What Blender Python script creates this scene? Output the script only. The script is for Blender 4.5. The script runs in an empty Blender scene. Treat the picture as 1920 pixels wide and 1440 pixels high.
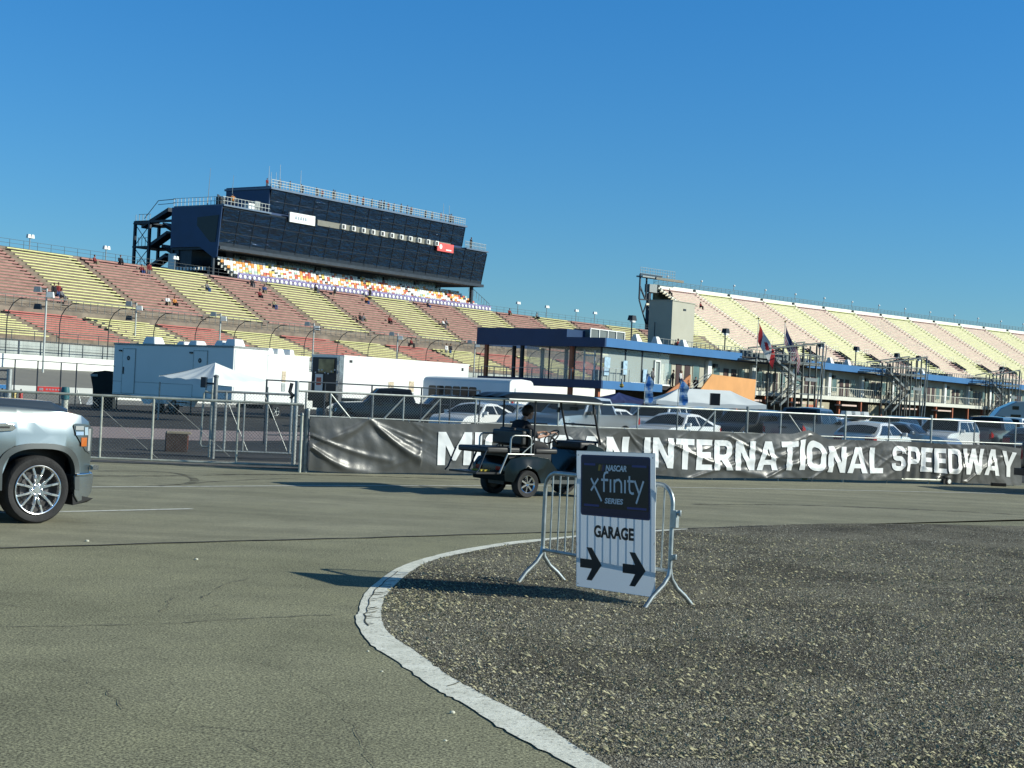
import bpy, bmesh, math, random
import numpy as np
from mathutils import Vector, Matrix, noise
from mathutils.bvhtree import BVHTree
from mathutils.geometry import tessellate_polygon
random.seed(7)
sc = bpy.context.scene
COL = sc.collection
R = math.radians
# ------------------------------------------------------------------ camera
CAMH = 1.85
F = 2880.0
ROLL, PITCH = R(2.7), math.atan(22 / 2880)
f0 = Vector((0, math.cos(PITCH), math.sin(PITCH)))
u0 = Vector((0, -math.sin(PITCH), math.cos(PITCH)))
r0 = Vector((1, 0, 0))
cr = r0 * math.cos(ROLL) + u0 * math.sin(ROLL)
cu = u0 * math.cos(ROLL) - r0 * math.sin(ROLL)
cam = bpy.data.objects.new('camera', bpy.data.cameras.new('camera'))
COL.objects.link(cam)
cam.matrix_world = Matrix(((cr.x, cu.x, -f0.x, 0), (cr.y, cu.y, -f0.y, 0), (cr.z, cu.z, -f0.z, CAMH), (0, 0, 0, 1)))
cam.data.sensor_width = 36
cam.data.lens = 54
cam.data.clip_start = 0.1
cam.data.clip_end = 5000
sc.camera = cam
C0 = Vector((0, 0, CAMH))
def ray(px, py): return f0 + cr * ((px - 960) / F) - cu * ((py - 720) / F)
def G(px, py, z=0.0):
    """ground point seen at a pixel of the photograph (layout survey)"""
    d = ray(px, py); return C0 + d * ((z - CAMH) / d.z)
def D(px, py, y):
    d = ray(px, py); return C0 + d * (y / d.y)
def XD(px, y):      # ground position at depth y on the vertical plane through column px at horizon level
    py = 742 + .0472 * (px - 960); p = D(px, py, y); return Vector((p.x, p.y, 0))
# ------------------------------------------------------------------ materials
MATS = {}
def mat(name, col, rough=0.6, metal=0.0, var=0.12, scale=3.0, bump=0.0, bscale=40.0, coat=0.0, spec=0.5, trans=0.0, alpha=1.0, emit=None):
    if name in MATS: return MATS[name]
    m = bpy.data.materials.new(name); m.use_nodes = True
    n = m.node_tree.nodes; l = m.node_tree.links; b = n['Principled BSDF']
    b.inputs['Roughness'].default_value = rough; b.inputs['Metallic'].default_value = metal
    b.inputs['Specular IOR Level'].default_value = spec
    if coat: b.inputs['Coat Weight'].default_value = coat; b.inputs['Coat Roughness'].default_value = .06
    if trans: b.inputs['Transmission Weight'].default_value = trans
    b.inputs['Alpha'].default_value = alpha
    c = (*col, 1)
    if var > 0:
        tc = n.new('ShaderNodeTexCoord'); nz = n.new('ShaderNodeTexNoise'); nz.inputs['Scale'].default_value = scale
        nz.inputs['Detail'].default_value = 6
        rp = n.new('ShaderNodeValToRGB'); rp.color_ramp.elements[0].position = .3; rp.color_ramp.elements[1].position = .7
        rp.color_ramp.elements[0].color = (*[x * (1 - var) for x in col], 1); rp.color_ramp.elements[1].color = (*[min(1, x * (1 + var)) for x in col], 1)
        l.new(tc.outputs['Object'], nz.inputs['Vector']); l.new(nz.outputs['Fac'], rp.inputs['Fac']); l.new(rp.outputs['Color'], b.inputs['Base Color'])
        if bump:
            n2 = n.new('ShaderNodeTexNoise'); n2.inputs['Scale'].default_value = bscale
            bp = n.new('ShaderNodeBump'); bp.inputs['Strength'].default_value = bump; bp.inputs['Distance'].default_value = .02
            l.new(tc.outputs['Object'], n2.inputs['Vector']); l.new(n2.outputs['Fac'], bp.inputs['Height']); l.new(bp.outputs['Normal'], b.inputs['Normal'])
    else: b.inputs['Base Color'].default_value = c
    if emit:
        b.inputs['Emission Color'].default_value = (*emit[:3], 1); b.inputs['Emission Strength'].default_value = emit[3]
    MATS[name] = m; return m
class NT:       # small node helper
    def __init__(s, name):
        s.m = bpy.data.materials.new(name); s.m.use_nodes = True; s.n = s.m.node_tree.nodes; s.l = s.m.node_tree.links
        s.b = s.n['Principled BSDF']; s.tc = s.n.new('ShaderNodeTexCoord').outputs['Object']; MATS[name] = s.m
    def noise(s, scale, detail=5, rough=.55, vec=None):
        x = s.n.new('ShaderNodeTexNoise'); x.inputs['Scale'].default_value = scale; x.inputs['Detail'].default_value = detail
        x.inputs['Roughness'].default_value = rough; s.l.new(vec or s.tc, x.inputs['Vector']); return x.outputs['Fac']
    def vor(s, scale, feature='F1', out='Distance', vec=None):
        x = s.n.new('ShaderNodeTexVoronoi'); x.feature = feature; x.inputs['Scale'].default_value = scale
        s.l.new(vec or s.tc, x.inputs['Vector']); return x.outputs[out]
    def mapping(s, sc_=(1, 1, 1), rot=(0, 0, 0), loc=(0, 0, 0)):
        x = s.n.new('ShaderNodeMapping'); x.inputs['Scale'].default_value = sc_; x.inputs['Rotation'].default_value = rot
        x.inputs['Location'].default_value = loc; s.l.new(s.tc, x.inputs['Vector']); return x.outputs['Vector']
    def ramp(s, fac, stops, const=False):
        x = s.n.new('ShaderNodeValToRGB'); e = x.color_ramp.elements
        while len(e) < len(stops): e.new(.5)
        for i, (p, c) in enumerate(stops):
            e[i].position = p; e[i].color = (*c, 1) if hasattr(c, '__len__') else (c, c, c, 1)
        if const: x.color_ramp.interpolation = 'CONSTANT'
        s.l.new(fac, x.inputs['Fac']); return x.outputs['Color']
    def mix(s, fac, a, b, mode='MIX'):
        x = s.n.new('ShaderNodeMix'); x.data_type = 'RGBA'; x.blend_type = mode
        for v, i in ((fac, 0), (a, 6), (b, 7)):
            if isinstance(v, bpy.types.NodeSocket): s.l.new(v, x.inputs[i])
            elif i == 0: x.inputs[0].default_value = v
            else: x.inputs[i].default_value = (*v, 1)
        return x.outputs[2]
    def math(s, op, a, b=0.0):
        x = s.n.new('ShaderNodeMath'); x.operation = op
        for v, i in ((a, 0), (b, 1)):
            if isinstance(v, bpy.types.NodeSocket): s.l.new(v, x.inputs[i])
            else: x.inputs[i].default_value = v
        return x.outputs[0]
    def bump(s, h, strength=.5, dist=.02):
        x = s.n.new('ShaderNodeBump'); x.inputs['Strength'].default_value = strength; x.inputs['Distance'].default_value = dist
        s.l.new(h, x.inputs['Height']); s.l.new(x.outputs['Normal'], s.b.inputs['Normal'])
    def col(s, c): s.l.new(c, s.b.inputs['Base Color'])
# ------------------------------------------------------------------ mesh builder
def smooth(me, ang=35):
    me.polygons.foreach_set('use_smooth', [True] * len(me.polygons))
    try: me.set_sharp_from_angle(angle=R(ang))
    except Exception: pass
class MB:
    def __init__(s): s.v = []; s.f = []; s.mi = []; s.cur = 0
    def add(s, vs, fs, mi=None):
        o = len(s.v); s.v += [tuple(v) for v in vs]; s.f += [tuple(i + o for i in f) for f in fs]
        s.mi += [s.cur if mi is None else mi] * len(fs)
    def box(s, c, d, rz=0, mi=None, top=None):
        x, y, z = d[0] / 2, d[1] / 2, d[2] / 2; ca, sa = math.cos(rz), math.sin(rz); vs = []
        tx, ty = (top if top else (1, 1))
        for a, b, e in ((-1, -1, -1), (1, -1, -1), (1, 1, -1), (-1, 1, -1), (-1, -1, 1), (1, -1, 1), (1, 1, 1), (-1, 1, 1)):
            px, py = a * x * (tx if e > 0 else 1), b * y * (ty if e > 0 else 1)
            vs.append((c[0] + px * ca - py * sa, c[1] + px * sa + py * ca, c[2] + e * z))
        s.add(vs, [(0, 3, 2, 1), (4, 5, 6, 7), (0, 1, 5, 4), (1, 2, 6, 5), (2, 3, 7, 6), (3, 0, 4, 7)], mi)
    def hexa(s, vs, mi=None): s.add(vs, [(0, 3, 2, 1), (4, 5, 6, 7), (0, 1, 5, 4), (1, 2, 6, 5), (2, 3, 7, 6), (3, 0, 4, 7)], mi)
    def bb(s, x0, x1, y0, y1, z0, z1, mi=None): s.box(((x0 + x1) / 2, (y0 + y1) / 2, (z0 + z1) / 2), (x1 - x0, y1 - y0, z1 - z0), 0, mi)
    def tube(s, pts, r, n=8, mi=None, cap=True, closed=False):
        pts = [Vector(p) for p in pts]; k = len(pts); rs = r if hasattr(r, '__len__') else [r] * k; vs = []; fs = []; prev = None
        for i, p in enumerate(pts):
            a = pts[(i - 1) % k] if (i > 0 or closed) else p; b = pts[(i + 1) % k] if (i < k - 1 or closed) else p
            t = (b - a); t = t.normalized() if t.length > 1e-9 else Vector((0, 0, 1))
            if prev is None:
                nn = t.cross(Vector((0, 0, 1)));
                if nn.length < .01: nn = t.cross(Vector((1, 0, 0)))
                nn.normalize()
            else:
                nn = prev - t * prev.dot(t); nn.normalize()
            prev = nn; bn = t.cross(nn)
            for j in range(n):
                an = 2 * math.pi * j / n; vs.append(p + nn * (math.cos(an) * rs[i]) + bn * (math.sin(an) * rs[i]))
        for i in range(k if closed else k - 1):
            for j in range(n):
                i2 = (i + 1) % k; fs.append((i * n + j, i * n + (j + 1) % n, i2 * n + (j + 1) % n, i2 * n + j))
        if cap and not closed: fs.append(tuple(range(n))[::-1]); fs.append(tuple((k - 1) * n + j for j in range(n)))
        s.add(vs, fs, mi)
    def bar(s, a, b, w, h=None, mi=None):      # square bar
        a, b = Vector(a), Vector(b); h = h or w; t = (b - a).normalized()
        sd = t.cross(Vector((0, 0, 1)));
        if sd.length < .02: sd = Vector((1, 0, 0))
        sd.normalize(); up = sd.cross(t).normalized(); sd = sd * w / 2; up = up * h / 2
        s.hexa([a - sd - up, a + sd - up, b + sd - up, b - sd - up, a - sd + up, a + sd + up, b + sd + up, b - sd + up], mi)
    def lathe(s, prof, c, axis='z', n=24, mi=None, sx=1.0):
        vs = []; fs = []; k = len(prof)
        for j in range(n):
            a = 2 * math.pi * j / n; ca, sa = math.cos(a), math.sin(a)
            for (r_, h_) in prof:
                if axis == 'z': p = (c[0] + r_ * ca * sx, c[1] + r_ * sa, c[2] + h_)
                elif axis == 'y': p = (c[0] + r_ * ca, c[1] + h_, c[2] - r_ * sa)
                else: p = (c[0] + h_, c[1] + r_ * ca, c[2] + r_ * sa)
                vs.append(p)
        for j in range(n):
            j2 = (j + 1) % n
            for i in range(k - 1): fs.append((j * k + i, j2 * k + i, j2 * k + i + 1, j * k + i + 1))
        s.add(vs, fs, mi)
    def prism(s, poly, o, ux, uy, n, t, mi=None):   # polygon in frame (ux,uy), thickness t along n
        o, ux, uy, n = Vector(o), Vector(ux), Vector(uy), Vector(n); k = len(poly)
        a = [o + ux * p[0] + uy * p[1] for p in poly]; b = [p + n * t for p in a]
        tr = tessellate_polygon([[Vector((p[0], p[1], 0)) for p in poly]])
        fs = [tuple(x) for x in tr] + [tuple(i + k for i in x[::-1]) for x in tr] + [(i, (i + 1) % k, (i + 1) % k + k, i + k) for i in range(k)]
        s.add(a + b, fs, mi)
    def ball(s, c, r, n=10, mi=None, sz=(1, 1, 1)):
        prof = [(max(1e-4, math.sin(math.pi * i / n)) * r, -math.cos(math.pi * i / n) * r) for i in range(n + 1)]
        o = len(s.v); s.lathe(prof, (0, 0, 0), 'z', n * 2, mi)
        for i in range(o, len(s.v)):
            v = s.v[i]; s.v[i] = (c[0] + v[0] * sz[0], c[1] + v[1] * sz[1], c[2] + v[2] * sz[2])
    def quad(s, a, b, c, d, mi=None): s.add([a, b, c, d], [(0, 1, 2, 3)], mi)
    def grid(s, nu, nv, fn, mi=None):
        vs = [fn(i / nu, j / nv) for j in range(nv + 1) for i in range(nu + 1)]
        fs = [(j * (nu + 1) + i, j * (nu + 1) + i + 1, (j + 1) * (nu + 1) + i + 1, (j + 1) * (nu + 1) + i) for j in range(nv) for i in range(nu)]
        s.add(vs, fs, mi)
    def mesh(s, name, mats, sm=0, fix=True):
        me = bpy.data.meshes.new(name); me.from_pydata(s.v, [], s.f)
        for m in (mats if isinstance(mats, (list, tuple)) else [mats]): me.materials.append(m)
        me.polygons.foreach_set('material_index', s.mi)
        if fix:
            bm = bmesh.new(); bm.from_mesh(me); bmesh.ops.recalc_face_normals(bm, faces=bm.faces); bm.to_mesh(me); bm.free()
        if sm: smooth(me, sm)
        me.update(); return me
    def build(s, name, mats, parent=None, sm=0, fix=True, label=None):
        o = bpy.data.objects.new(name, s.mesh(name, mats, sm, fix)); COL.objects.link(o); o.parent = parent
        if label: o['label'] = label
        return o
def thing(name, label, cat, loc=(0, 0, 0), rz=0, group=None):
    o = bpy.data.objects.new(name, None); COL.objects.link(o); o.location = loc; o.rotation_euler = (0, 0, rz); o.empty_display_size = .2
    return tag(o, label, cat, group)
def tag(o, label, cat, group=None):
    o['label'] = label; o['category'] = cat
    if group: o['group'] = group
    return o
def struct(o): o['kind'] = 'structure'; return o
def kids(o): return KID.get(o.name, [])
def dup(o, parent=None, top=True):
    c = o.copy(); COL.objects.link(c); c.parent = parent
    for ch in [x for x in list(COL.objects) if x.parent == o]: dup(ch, c, False)
    return c
def bevel(o, w=.03, seg=3, ang=35):
    m = o.modifiers.new('bevel', 'BEVEL'); m.width = w; m.segments = seg; m.limit_method = 'ANGLE'; m.angle_limit = R(ang); m.harden_normals = False
    return o
def text_mesh(txt, size=1.0, offset=0.0, shear=0.0, space=1.0, word=1.0, res=4):
    """2D text as (verts, faces) with its left end at x=0 and base at y=0"""
    cv = bpy.data.curves.new('t', 'FONT'); cv.body = txt; cv.size = size; cv.offset = offset; cv.shear = shear; cv.space_character = space; cv.resolution_u = res
    cv.space_word = word
    ob = bpy.data.objects.new('t', cv); COL.objects.link(ob)
    bpy.context.view_layer.update()
    dg = bpy.context.evaluated_depsgraph_get(); me = bpy.data.meshes.new_from_object(ob.evaluated_get(dg))
    vs = [(v.co.x, v.co.y) for v in me.vertices]; fs = [tuple(p.vertices) for p in me.polygons]
    bpy.data.objects.remove(ob); bpy.data.curves.remove(cv); bpy.data.meshes.remove(me)
    x0 = min(v[0] for v in vs); x1 = max(v[0] for v in vs); y0 = min(v[1] for v in vs); y1 = max(v[1] for v in vs)
    return vs, fs, (x0, x1, y0, y1)
def put_text(mb, txt, o, ux, uy, w, h, offset=.0, shear=0, n=None, t=0, mi=None, space=1.0, center=True):
    """text fitted to w x h in the frame (o,ux,uy); o = lower left corner"""
    vs, fs, (x0, x1, y0, y1) = text_mesh(txt, 1.0, offset, shear, space)
    o, ux, uy = Vector(o), Vector(ux).normalized(), Vector(uy).normalized()
    P = [o + ux * ((v[0] - x0) / (x1 - x0) * w) + uy * ((v[1] - y0) / (y1 - y0) * h) for v in vs]
    mb.add(P, fs, mi)
# ------------------------------------------------------------------ light
SUN = Vector((.99, -.11, 0)).normalized() * math.cos(R(25.5)) + Vector((0, 0, math.sin(R(25.5))))
sun = bpy.data.objects.new('sun', bpy.data.lights.new('sun', 'SUN')); COL.objects.link(sun)
sun.data.energy = 4.8; sun.data.angle = R(.53); sun.data.color = (1, .99, .86)
sun.rotation_euler = SUN.to_track_quat('Z', 'Y').to_euler(); sun.location = (30, -10, 40)
w = bpy.data.worlds.new('World'); sc.world = w; w.use_nodes = True
n = w.node_tree.nodes; sky = n.new('ShaderNodeTexSky'); sky.sky_type = 'NISHITA'; sky.sun_disc = False
sky.sun_elevation = R(25.5); sky.sun_rotation = math.atan2(SUN.x, SUN.y); sky.air_density = 1.0; sky.dust_density = 0; sky.ozone_density = 10; sky.altitude = 0
tint = n.new('ShaderNodeMix'); tint.data_type = 'RGBA'; tint.blend_type = 'MULTIPLY'; tint.inputs[0].default_value = 1; tint.inputs[7].default_value = (.74, 1.06, 1.04, 1)
tcw = n.new('ShaderNodeTexCoord'); sxz = n.new('ShaderNodeSeparateXYZ'); mr = n.new('ShaderNodeMapRange'); mr.inputs[1].default_value = .04; mr.inputs[2].default_value = .26
hl_ = n.new('ShaderNodeMix'); hl_.data_type = 'RGBA'; hl_.inputs[6].default_value = (.82, .98, .90, 1); hl_.inputs[7].default_value = (.55, 1.11, 1.17, 1)
mr2 = n.new('ShaderNodeMapRange'); mr2.inputs[1].default_value = .30; mr2.inputs[2].default_value = .55; hz_ = n.new('ShaderNodeMix'); hz_.data_type = 'RGBA'; hz_.inputs[7].default_value = (.82, .88, .70, 1)
for a_, b_ in ((tcw.outputs['Generated'], sxz.inputs[0]), (sxz.outputs[2], mr.inputs[0]), (mr.outputs[0], hl_.inputs[0]), (sxz.outputs[2], mr2.inputs[0]), (mr2.outputs[0], hz_.inputs[0]), (hl_.outputs[2], hz_.inputs[6]), (hz_.outputs[2], tint.inputs[7])): w.node_tree.links.new(a_, b_)
w.node_tree.links.new(sky.outputs[0], tint.inputs[6]); w.node_tree.links.new(tint.outputs[2], n['Background'].inputs[0]); n['Background'].inputs[1].default_value = .103
vs = sc.view_settings; vs.view_transform = 'Standard'; vs.look = 'None'; vs.gamma = 1; vs.exposure = .22; vs.use_curve_mapping = False
sc.render.engine = 'CYCLES'; sc.cycles.max_bounces = 6; sc.cycles.transparent_max_bounces = 12; sc.cycles.use_denoising = True
# directions of the speedway grid: U along the pit road, N towards the lot
TH = R(55.8)
U = Vector((math.cos(TH), math.sin(TH), 0)); N = Vector((math.sin(TH), -math.cos(TH), 0))
# shared materials
M = {}
M['galv'] = mat('galvanised_steel', (.36, .39, .38), .5, .55, .2, 12)
M['galvd'] = mat('weathered_steel', (.22, .24, .24), .5, .6, .3, 9)
M['steel'] = mat('dark_steel', (.018, .03, .045), .5, .3, .3, 2)
M['white'] = mat('white_paint', (.78, .8, .77), .45, 0, .06, 2)
M['black'] = mat('black_plastic', (.012, .012, .013), .45, 0, .3, 8)
M['rubber'] = mat('tyre_rubber', (.018, .018, .019), .8, 0, .3, 10, .4, 60)
M['chrome'] = mat('chrome', (.75, .77, .8), .12, 1, 0)
M['glassd'] = mat('dark_car_glass', (.010, .013, .016), .06, 0, 0, spec=.35)
M['concrete'] = mat('concrete', (.36, .35, .31), .85, 0, .25, 2, .3, 30)
M['lamp'] = mat('headlamp_lens', (.65, .68, .7), .08, .6, 0)
M['red'] = mat('tail_lamp', (.35, .01, .01), .15, 0, 0)
M['wire'] = mat('fence_wire', (.3, .32, .31), .5, .5, 0)
# ================================================================== GROUND
def asphalt(name, c1, c2, agg=120., seed=0, fleck=.5, streak=0, cracks=0.0, spk=.16):
    t = NT(name); v = t.mapping(loc=(seed, seed * .7, 0))
    big = t.noise(.35, 6, .6, v); base = t.mix(t.ramp(big, [(.35, 0.), (.65, 1.)]), c1, c2)
    fine = t.noise(agg, 3, .7, v); crs = t.noise(agg * .32, 4, .75, v)
    base = t.mix(fleck * .38, base, t.ramp(crs, [(.34, (.18, .18, .17)), (.5, (.5, .5, .5)), (.66, (.86, .86, .82))]), 'OVERLAY')
    stn = t.ramp(t.noise(1.1, 7, .65, t.mapping(loc=(seed + 3, 5, 0))), [(.38, (.36, .36, .36)), (.5, (.5, .5, .5)), (.66, (.6, .6, .57))]); base = t.mix(.45, base, stn, 'OVERLAY')
    base = t.mix(fleck, base, t.ramp(fine, [(.38, (.14, .14, .14)), (.5, (.5, .5, .5)), (.60, (.90, .90, .86))]), 'OVERLAY')
    sp = t.vor(34, out='Color'); 
    s2 = t.ramp(t.vor(40, out='Distance'), [(.12, 1.), (.2, 0.)])
    sel = t.ramp(t.noise(300, 1, .5, v), [(.6, 0.), (.7, 1.)])
    base = t.mix(t.math('MULTIPLY', t.math('MULTIPLY', s2, sel), spk * 3), base, (.55, .54, .48))
    if streak:
        sv = t.mapping(sc_=(.08, 1.6, 1), rot=(0, 0, -R(33)), loc=(2, 9, 0)); st = t.noise(.9, 7, .65, sv)
        base = t.mix(t.math('MULTIPLY', t.ramp(st, [(.42, 1.), (.56, 0.)]), streak), base, [x * .45 for x in c1])
    if cracks:
        wv = t.mapping(sc_=(.10, .42, 1), rot=(0, 0, R(3)), loc=(.5, .3, 0))
        dv = t.n.new('ShaderNodeMix'); dv.data_type = 'RGBA'; dv.inputs[0].default_value = .06
        nz = t.n.new('ShaderNodeTexNoise'); nz.inputs['Scale'].default_value = 4; nz.inputs['Detail'].default_value = 6; t.l.new(t.tc, nz.inputs['Vector'])
        t.l.new(wv, dv.inputs[6]); t.l.new(nz.outputs['Color'], dv.inputs[7])
        cr_ = t.vor(1.1, 'DISTANCE_TO_EDGE', vec=dv.outputs[2])
        ms = t.ramp(t.noise(.5, 3, .6), [(.5, 0.), (.6, 1.)])
        base = t.mix(t.math('MULTIPLY', t.math('MULTIPLY', t.ramp(cr_, [(.0012, 1.), (.0045, 0.)]), ms), cracks), base, (.03, .028, .024))
    t.col(base); t.b.inputs['Roughness'].default_value = .92; t.b.inputs['Specular IOR Level'].default_value = .25
    t.bump(fine, .5, .006)
    return t.m
M['asph_old'] = asphalt('old_coarse_asphalt', (.195, .192, .125), (.24, .235, .157), 62, 1, .95, 0, .8, .3)
M['asph_road'] = asphalt('worn_road_asphalt', (.235, .228, .158), (.275, .266, .19), 90, 3, .45, .28, 0, .1)
M['asph_dark'] = asphalt('dark_lot_asphalt', (.045, .044, .042), (.06, .058, .055), 60, 5, .4, .3)
M['asph_pit'] = asphalt('pit_road_asphalt', (.055, .054, .052), (.075, .072, .068), 60, 9, .4, .3)
def sheet(name, pts, z, m, zfn=None):
    b = MB(); P = [(p[0], p[1], z) for p in pts]
    tr = tessellate_polygon([[Vector(p) for p in P]]); b.add(P, [tuple(x) for x in tr])
    o = b.build(name, m); 
    for p in o.data.polygons:
        if p.normal.z < 0: p.flip()
    return struct(o)
sheet('ground', [(-1500, -300), (1500, -300), (1500, 2500), (-1500, 2500)], 0, M['asph_old'])
M['crack'] = mat('crack_dark', (.085, .08, .065), .95, 0, .4, 30)  # dark tone of the thin strips that draw the cracks
def crack(pts, wd, seed=1, jit=.02, gap=.25):
    rr_ = random.Random(seed); P = [Vector((G(*p).x, G(*p).y)) for p in pts]; Q = []
    for a, c in zip(P, P[1:]):
        n_ = max(2, int((c - a).length / .06))
        for k in range(n_): Q.append(a.lerp(c, k / n_))
    Q.append(P[-1]); W = [wd * .7 * rr_.uniform(.3, 1.3) * (1 if noise.noise(Vector((i * .13, seed * 7.1, 0))) > -gap else .15) for i in range(len(Q))]
    Q = [q + Vector((noise.noise(Vector((i * .35, seed, 1))), noise.noise(Vector((i * .35, seed, 5))))) * jit for i, q in enumerate(Q)]
    b = MB()
    for i in range(len(Q) - 1):
        d = (Q[i + 1] - Q[i]).normalized(); nn = Vector((-d.y, d.x)); b.quad((*(Q[i] - nn * W[i]), .006), (*(Q[i + 1] - nn * W[i + 1]), .006), (*(Q[i + 1] + nn * W[i + 1]), .006), (*(Q[i] + nn * W[i]), .006))
    return struct(b.build('pavement_crack', M['crack']))
for k, (pts, wd, jt) in enumerate([([(-40, 1176), (110, 1175), (300, 1171), (420, 1163), (560, 1156), (668, 1152)], .010, .03), ([(200, 1159), (330, 1155), (470, 1152), (600, 1153)], .006, .03), ([(185, 1108), (290, 1115), (380, 1122)], .006, .03), ([(0, 1132), (55, 1142), (100, 1146)], .006, .03), ([(380, 1122), (420, 1096), (470, 1085)], .006, .04), ([(320, 1120), (318, 1132), (300, 1150)], .007, .05),
        ([(120, 1238), (175, 1282), (210, 1300), (228, 1330)], .005, .05), ([(430, 1145), (410, 1135), (395, 1140)], .005, .04), ([(555, 1046), (700, 1047), (860, 1040)], .004, .02), ([(500, 1240), (640, 1320), (700, 1440)], .003, .05), ([(0, 1320), (200, 1345), (420, 1380), (560, 1440)], .0035, .06)]): crack(pts, wd, k + 2, jt)
# newer road band beyond the seam
def gl(px, py): p = G(px, py); return (p.x, p.y)
A0, A1 = Vector(gl(0, 1028)), Vector(gl(1000, 1000)); dA = (A1 - A0).normalized()
fL, fR = Vector(gl(580, 887)), Vector(gl(1905, 911)); dF = (fR - fL).normalized()
gate0 = Vector(gl(150, 869))
b0 = A0 - dA * 60; b1 = A0 + dA * 140
road_pts = [b0]
for k in range(101):
    p = A0 + dA * (k * .16 - 6); road_pts.append(p + Vector((-dA.y, dA.x)) * (.015 * math.sin(k * .9) + .02 * math.sin(k * .23)))
road_pts += [b1, fR + dF * 60 + Vector((-dF.y, dF.x)) * 1.5, fL + Vector((-.1, .9)), gate0 + Vector((0, 1.6)), gate0 + Vector((-40, 3))]
sheet('road', road_pts, .004, M['asph_road'])
b = MB()        # dark sealed seam along the old pavement edge
for k in range(90):
    p = A0 + dA * (k * .17 - 3); q = A0 + dA * ((k + 1) * .17 - 3); nn = Vector((-dA.y, dA.x))
    def off(i): return .015 * math.sin(i * .955) + .02 * math.sin(i * .244)
    w0, w1 = .018 + .014 * abs(math.sin(k * 1.7)), .018 + .014 * abs(math.sin((k + 1) * 1.7))
    b.quad((*(p + nn * (off(k) - w0)), .009), (*(q + nn * (off(k + 1) - w1)), .009), (*(q + nn * (off(k + 1) + w1)), .009), (*(p + nn * (off(k) + w0)), .009))
struct(b.build('road_seam', mat('crack_sealant', (.025, .024, .022), .8, 0, .3, 5)))
# lot behind the fence
lot = [gate0 + Vector((-60, 3.4)), gate0 + Vector((0, 2.1)), fL + Vector((-.1, 1.4)), fR + dF * 60 + Vector((-dF.y, dF.x)) * 2.0, Vector((400, 120)), Vector((400, 600)), Vector((-300, 600)), Vector((-300, 60))]
sheet('parking_lot', lot, .006, M['asph_dark'])
t = NT('pink_concrete'); t.col(t.mix(t.noise(1.5, 6), (.25, .19, .18), (.34, .27, .25))); t.b.inputs['Roughness'].default_value = .9
sheet('concrete_strip', [gl(-500, 789), gl(170, 800), gl(420, 808), gl(620, 812), gl(700, 812), gl(700, 826), gl(600, 826), gl(420, 828), gl(170, 821), gl(-500, 806)], .012, t.m)
t = NT('dusty_verge'); t.col(t.mix(t.ramp(t.noise(6, 8, .7), [(.35, 0.), (.65, 1.)]), (.10, .09, .075), (.24, .22, .18))); t.bump(t.noise(60), .6); t.b.inputs['Roughness'].default_value = .95
sheet('verge', [gl(-300, 850), gl(150, 858), gl(330, 862), gl(560, 868), gl(578, 884), gl(560, 880), gl(150, 866), gl(-300, 858)], .012, t.m)
sheet('verge', [gl(-250, 836), gl(150, 838), gl(300, 846), gl(420, 852), gl(560, 857), gl(575, 862), gl(420, 858), gl(150, 850), gl(-250, 846)], .013, M['asph_pit'])
# painted lane lines
t = NT('worn_line_paint'); wv = t.ramp(t.noise(9, 8, .75), [(.32, 0.), (.5, 1.)])
t.col(t.mix(wv, (.2, .19, .16), (.62, .62, .55))); t.b.inputs['Roughness'].default_value = .8; M['line'] = t.m
def pline(pts, wdt):
    P = [Vector(gl(*p)) for p in pts]; b = MB(); L = []; Rr = []
    for i, p in enumerate(P):
        d = (P[min(i + 1, len(P) - 1)] - P[max(i - 1, 0)]).normalized(); nn = Vector((-d.y, d.x)) * wdt / 2
        L.append((p.x + nn.x, p.y + nn.y, .010)); Rr.append((p.x - nn.x, p.y - nn.y, .010))
    for i in range(len(P) - 1): b.quad(Rr[i], Rr[i + 1], L[i + 1], L[i])
    return struct(b.build('lane_marking', M['line']))
pline([(-250, 915), (170, 914), (600, 911.5), (900, 911.5), (1050, 912), (1237, 914), (1600, 920), (1916, 927), (2200, 934)], .13)
pline([(-300, 968), (120, 960.5), (360, 955)], .13)
# tyre skid arcs near the gate
b = MB()
def skid(pts, wd):
    P = [Vector(gl(*p)) for p in pts]
    Q = []
    for i in range(len(P) - 1):
        a0, a1, a2, a3 = P[max(i - 1, 0)], P[i], P[i + 1], P[min(i + 2, len(P) - 1)]
        for k in range(6):
            s = k / 6; Q.append(.5 * ((2 * a1) + (a2 - a0) * s + (2 * a0 - 5 * a1 + 4 * a2 - a3) * s * s + (3 * a1 - a0 - 3 * a2 + a3) * s ** 3))
    Q.append(P[-1])
    for i in range(len(Q) - 1):
        d = (Q[i + 1] - Q[i]).normalized(); nn = Vector((-d.y, d.x)) * wd / 2
        b.quad((*(Q[i] - nn), .008), (*(Q[i + 1] - nn), .008), (*(Q[i + 1] + nn), .008), (*(Q[i] + nn), .008))
skid([(180, 884), (260, 884), (330, 888), (365, 900), (345, 908), (280, 912)], .16)
skid([(165, 893), (300, 893), (480, 890), (640, 892), (800, 897), (900, 900)], .3)
skid([(330, 910), (430, 902), (560, 897)], .14)
skid([(1300, 946), (1500, 948), (1700, 955), (1919, 966)], .2)
t = NT('tyre_marks'); t.b.inputs['Base Color'].default_value = (.05, .047, .04, 1); t.b.inputs['Roughness'].default_value = .9
t.l.new(t.ramp(t.noise(2.2, 8, .75), [(.4, .0), (.62, .75)]), t.b.inputs['Alpha'])
struct(b.build('tyre_marks', t.m))
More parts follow.
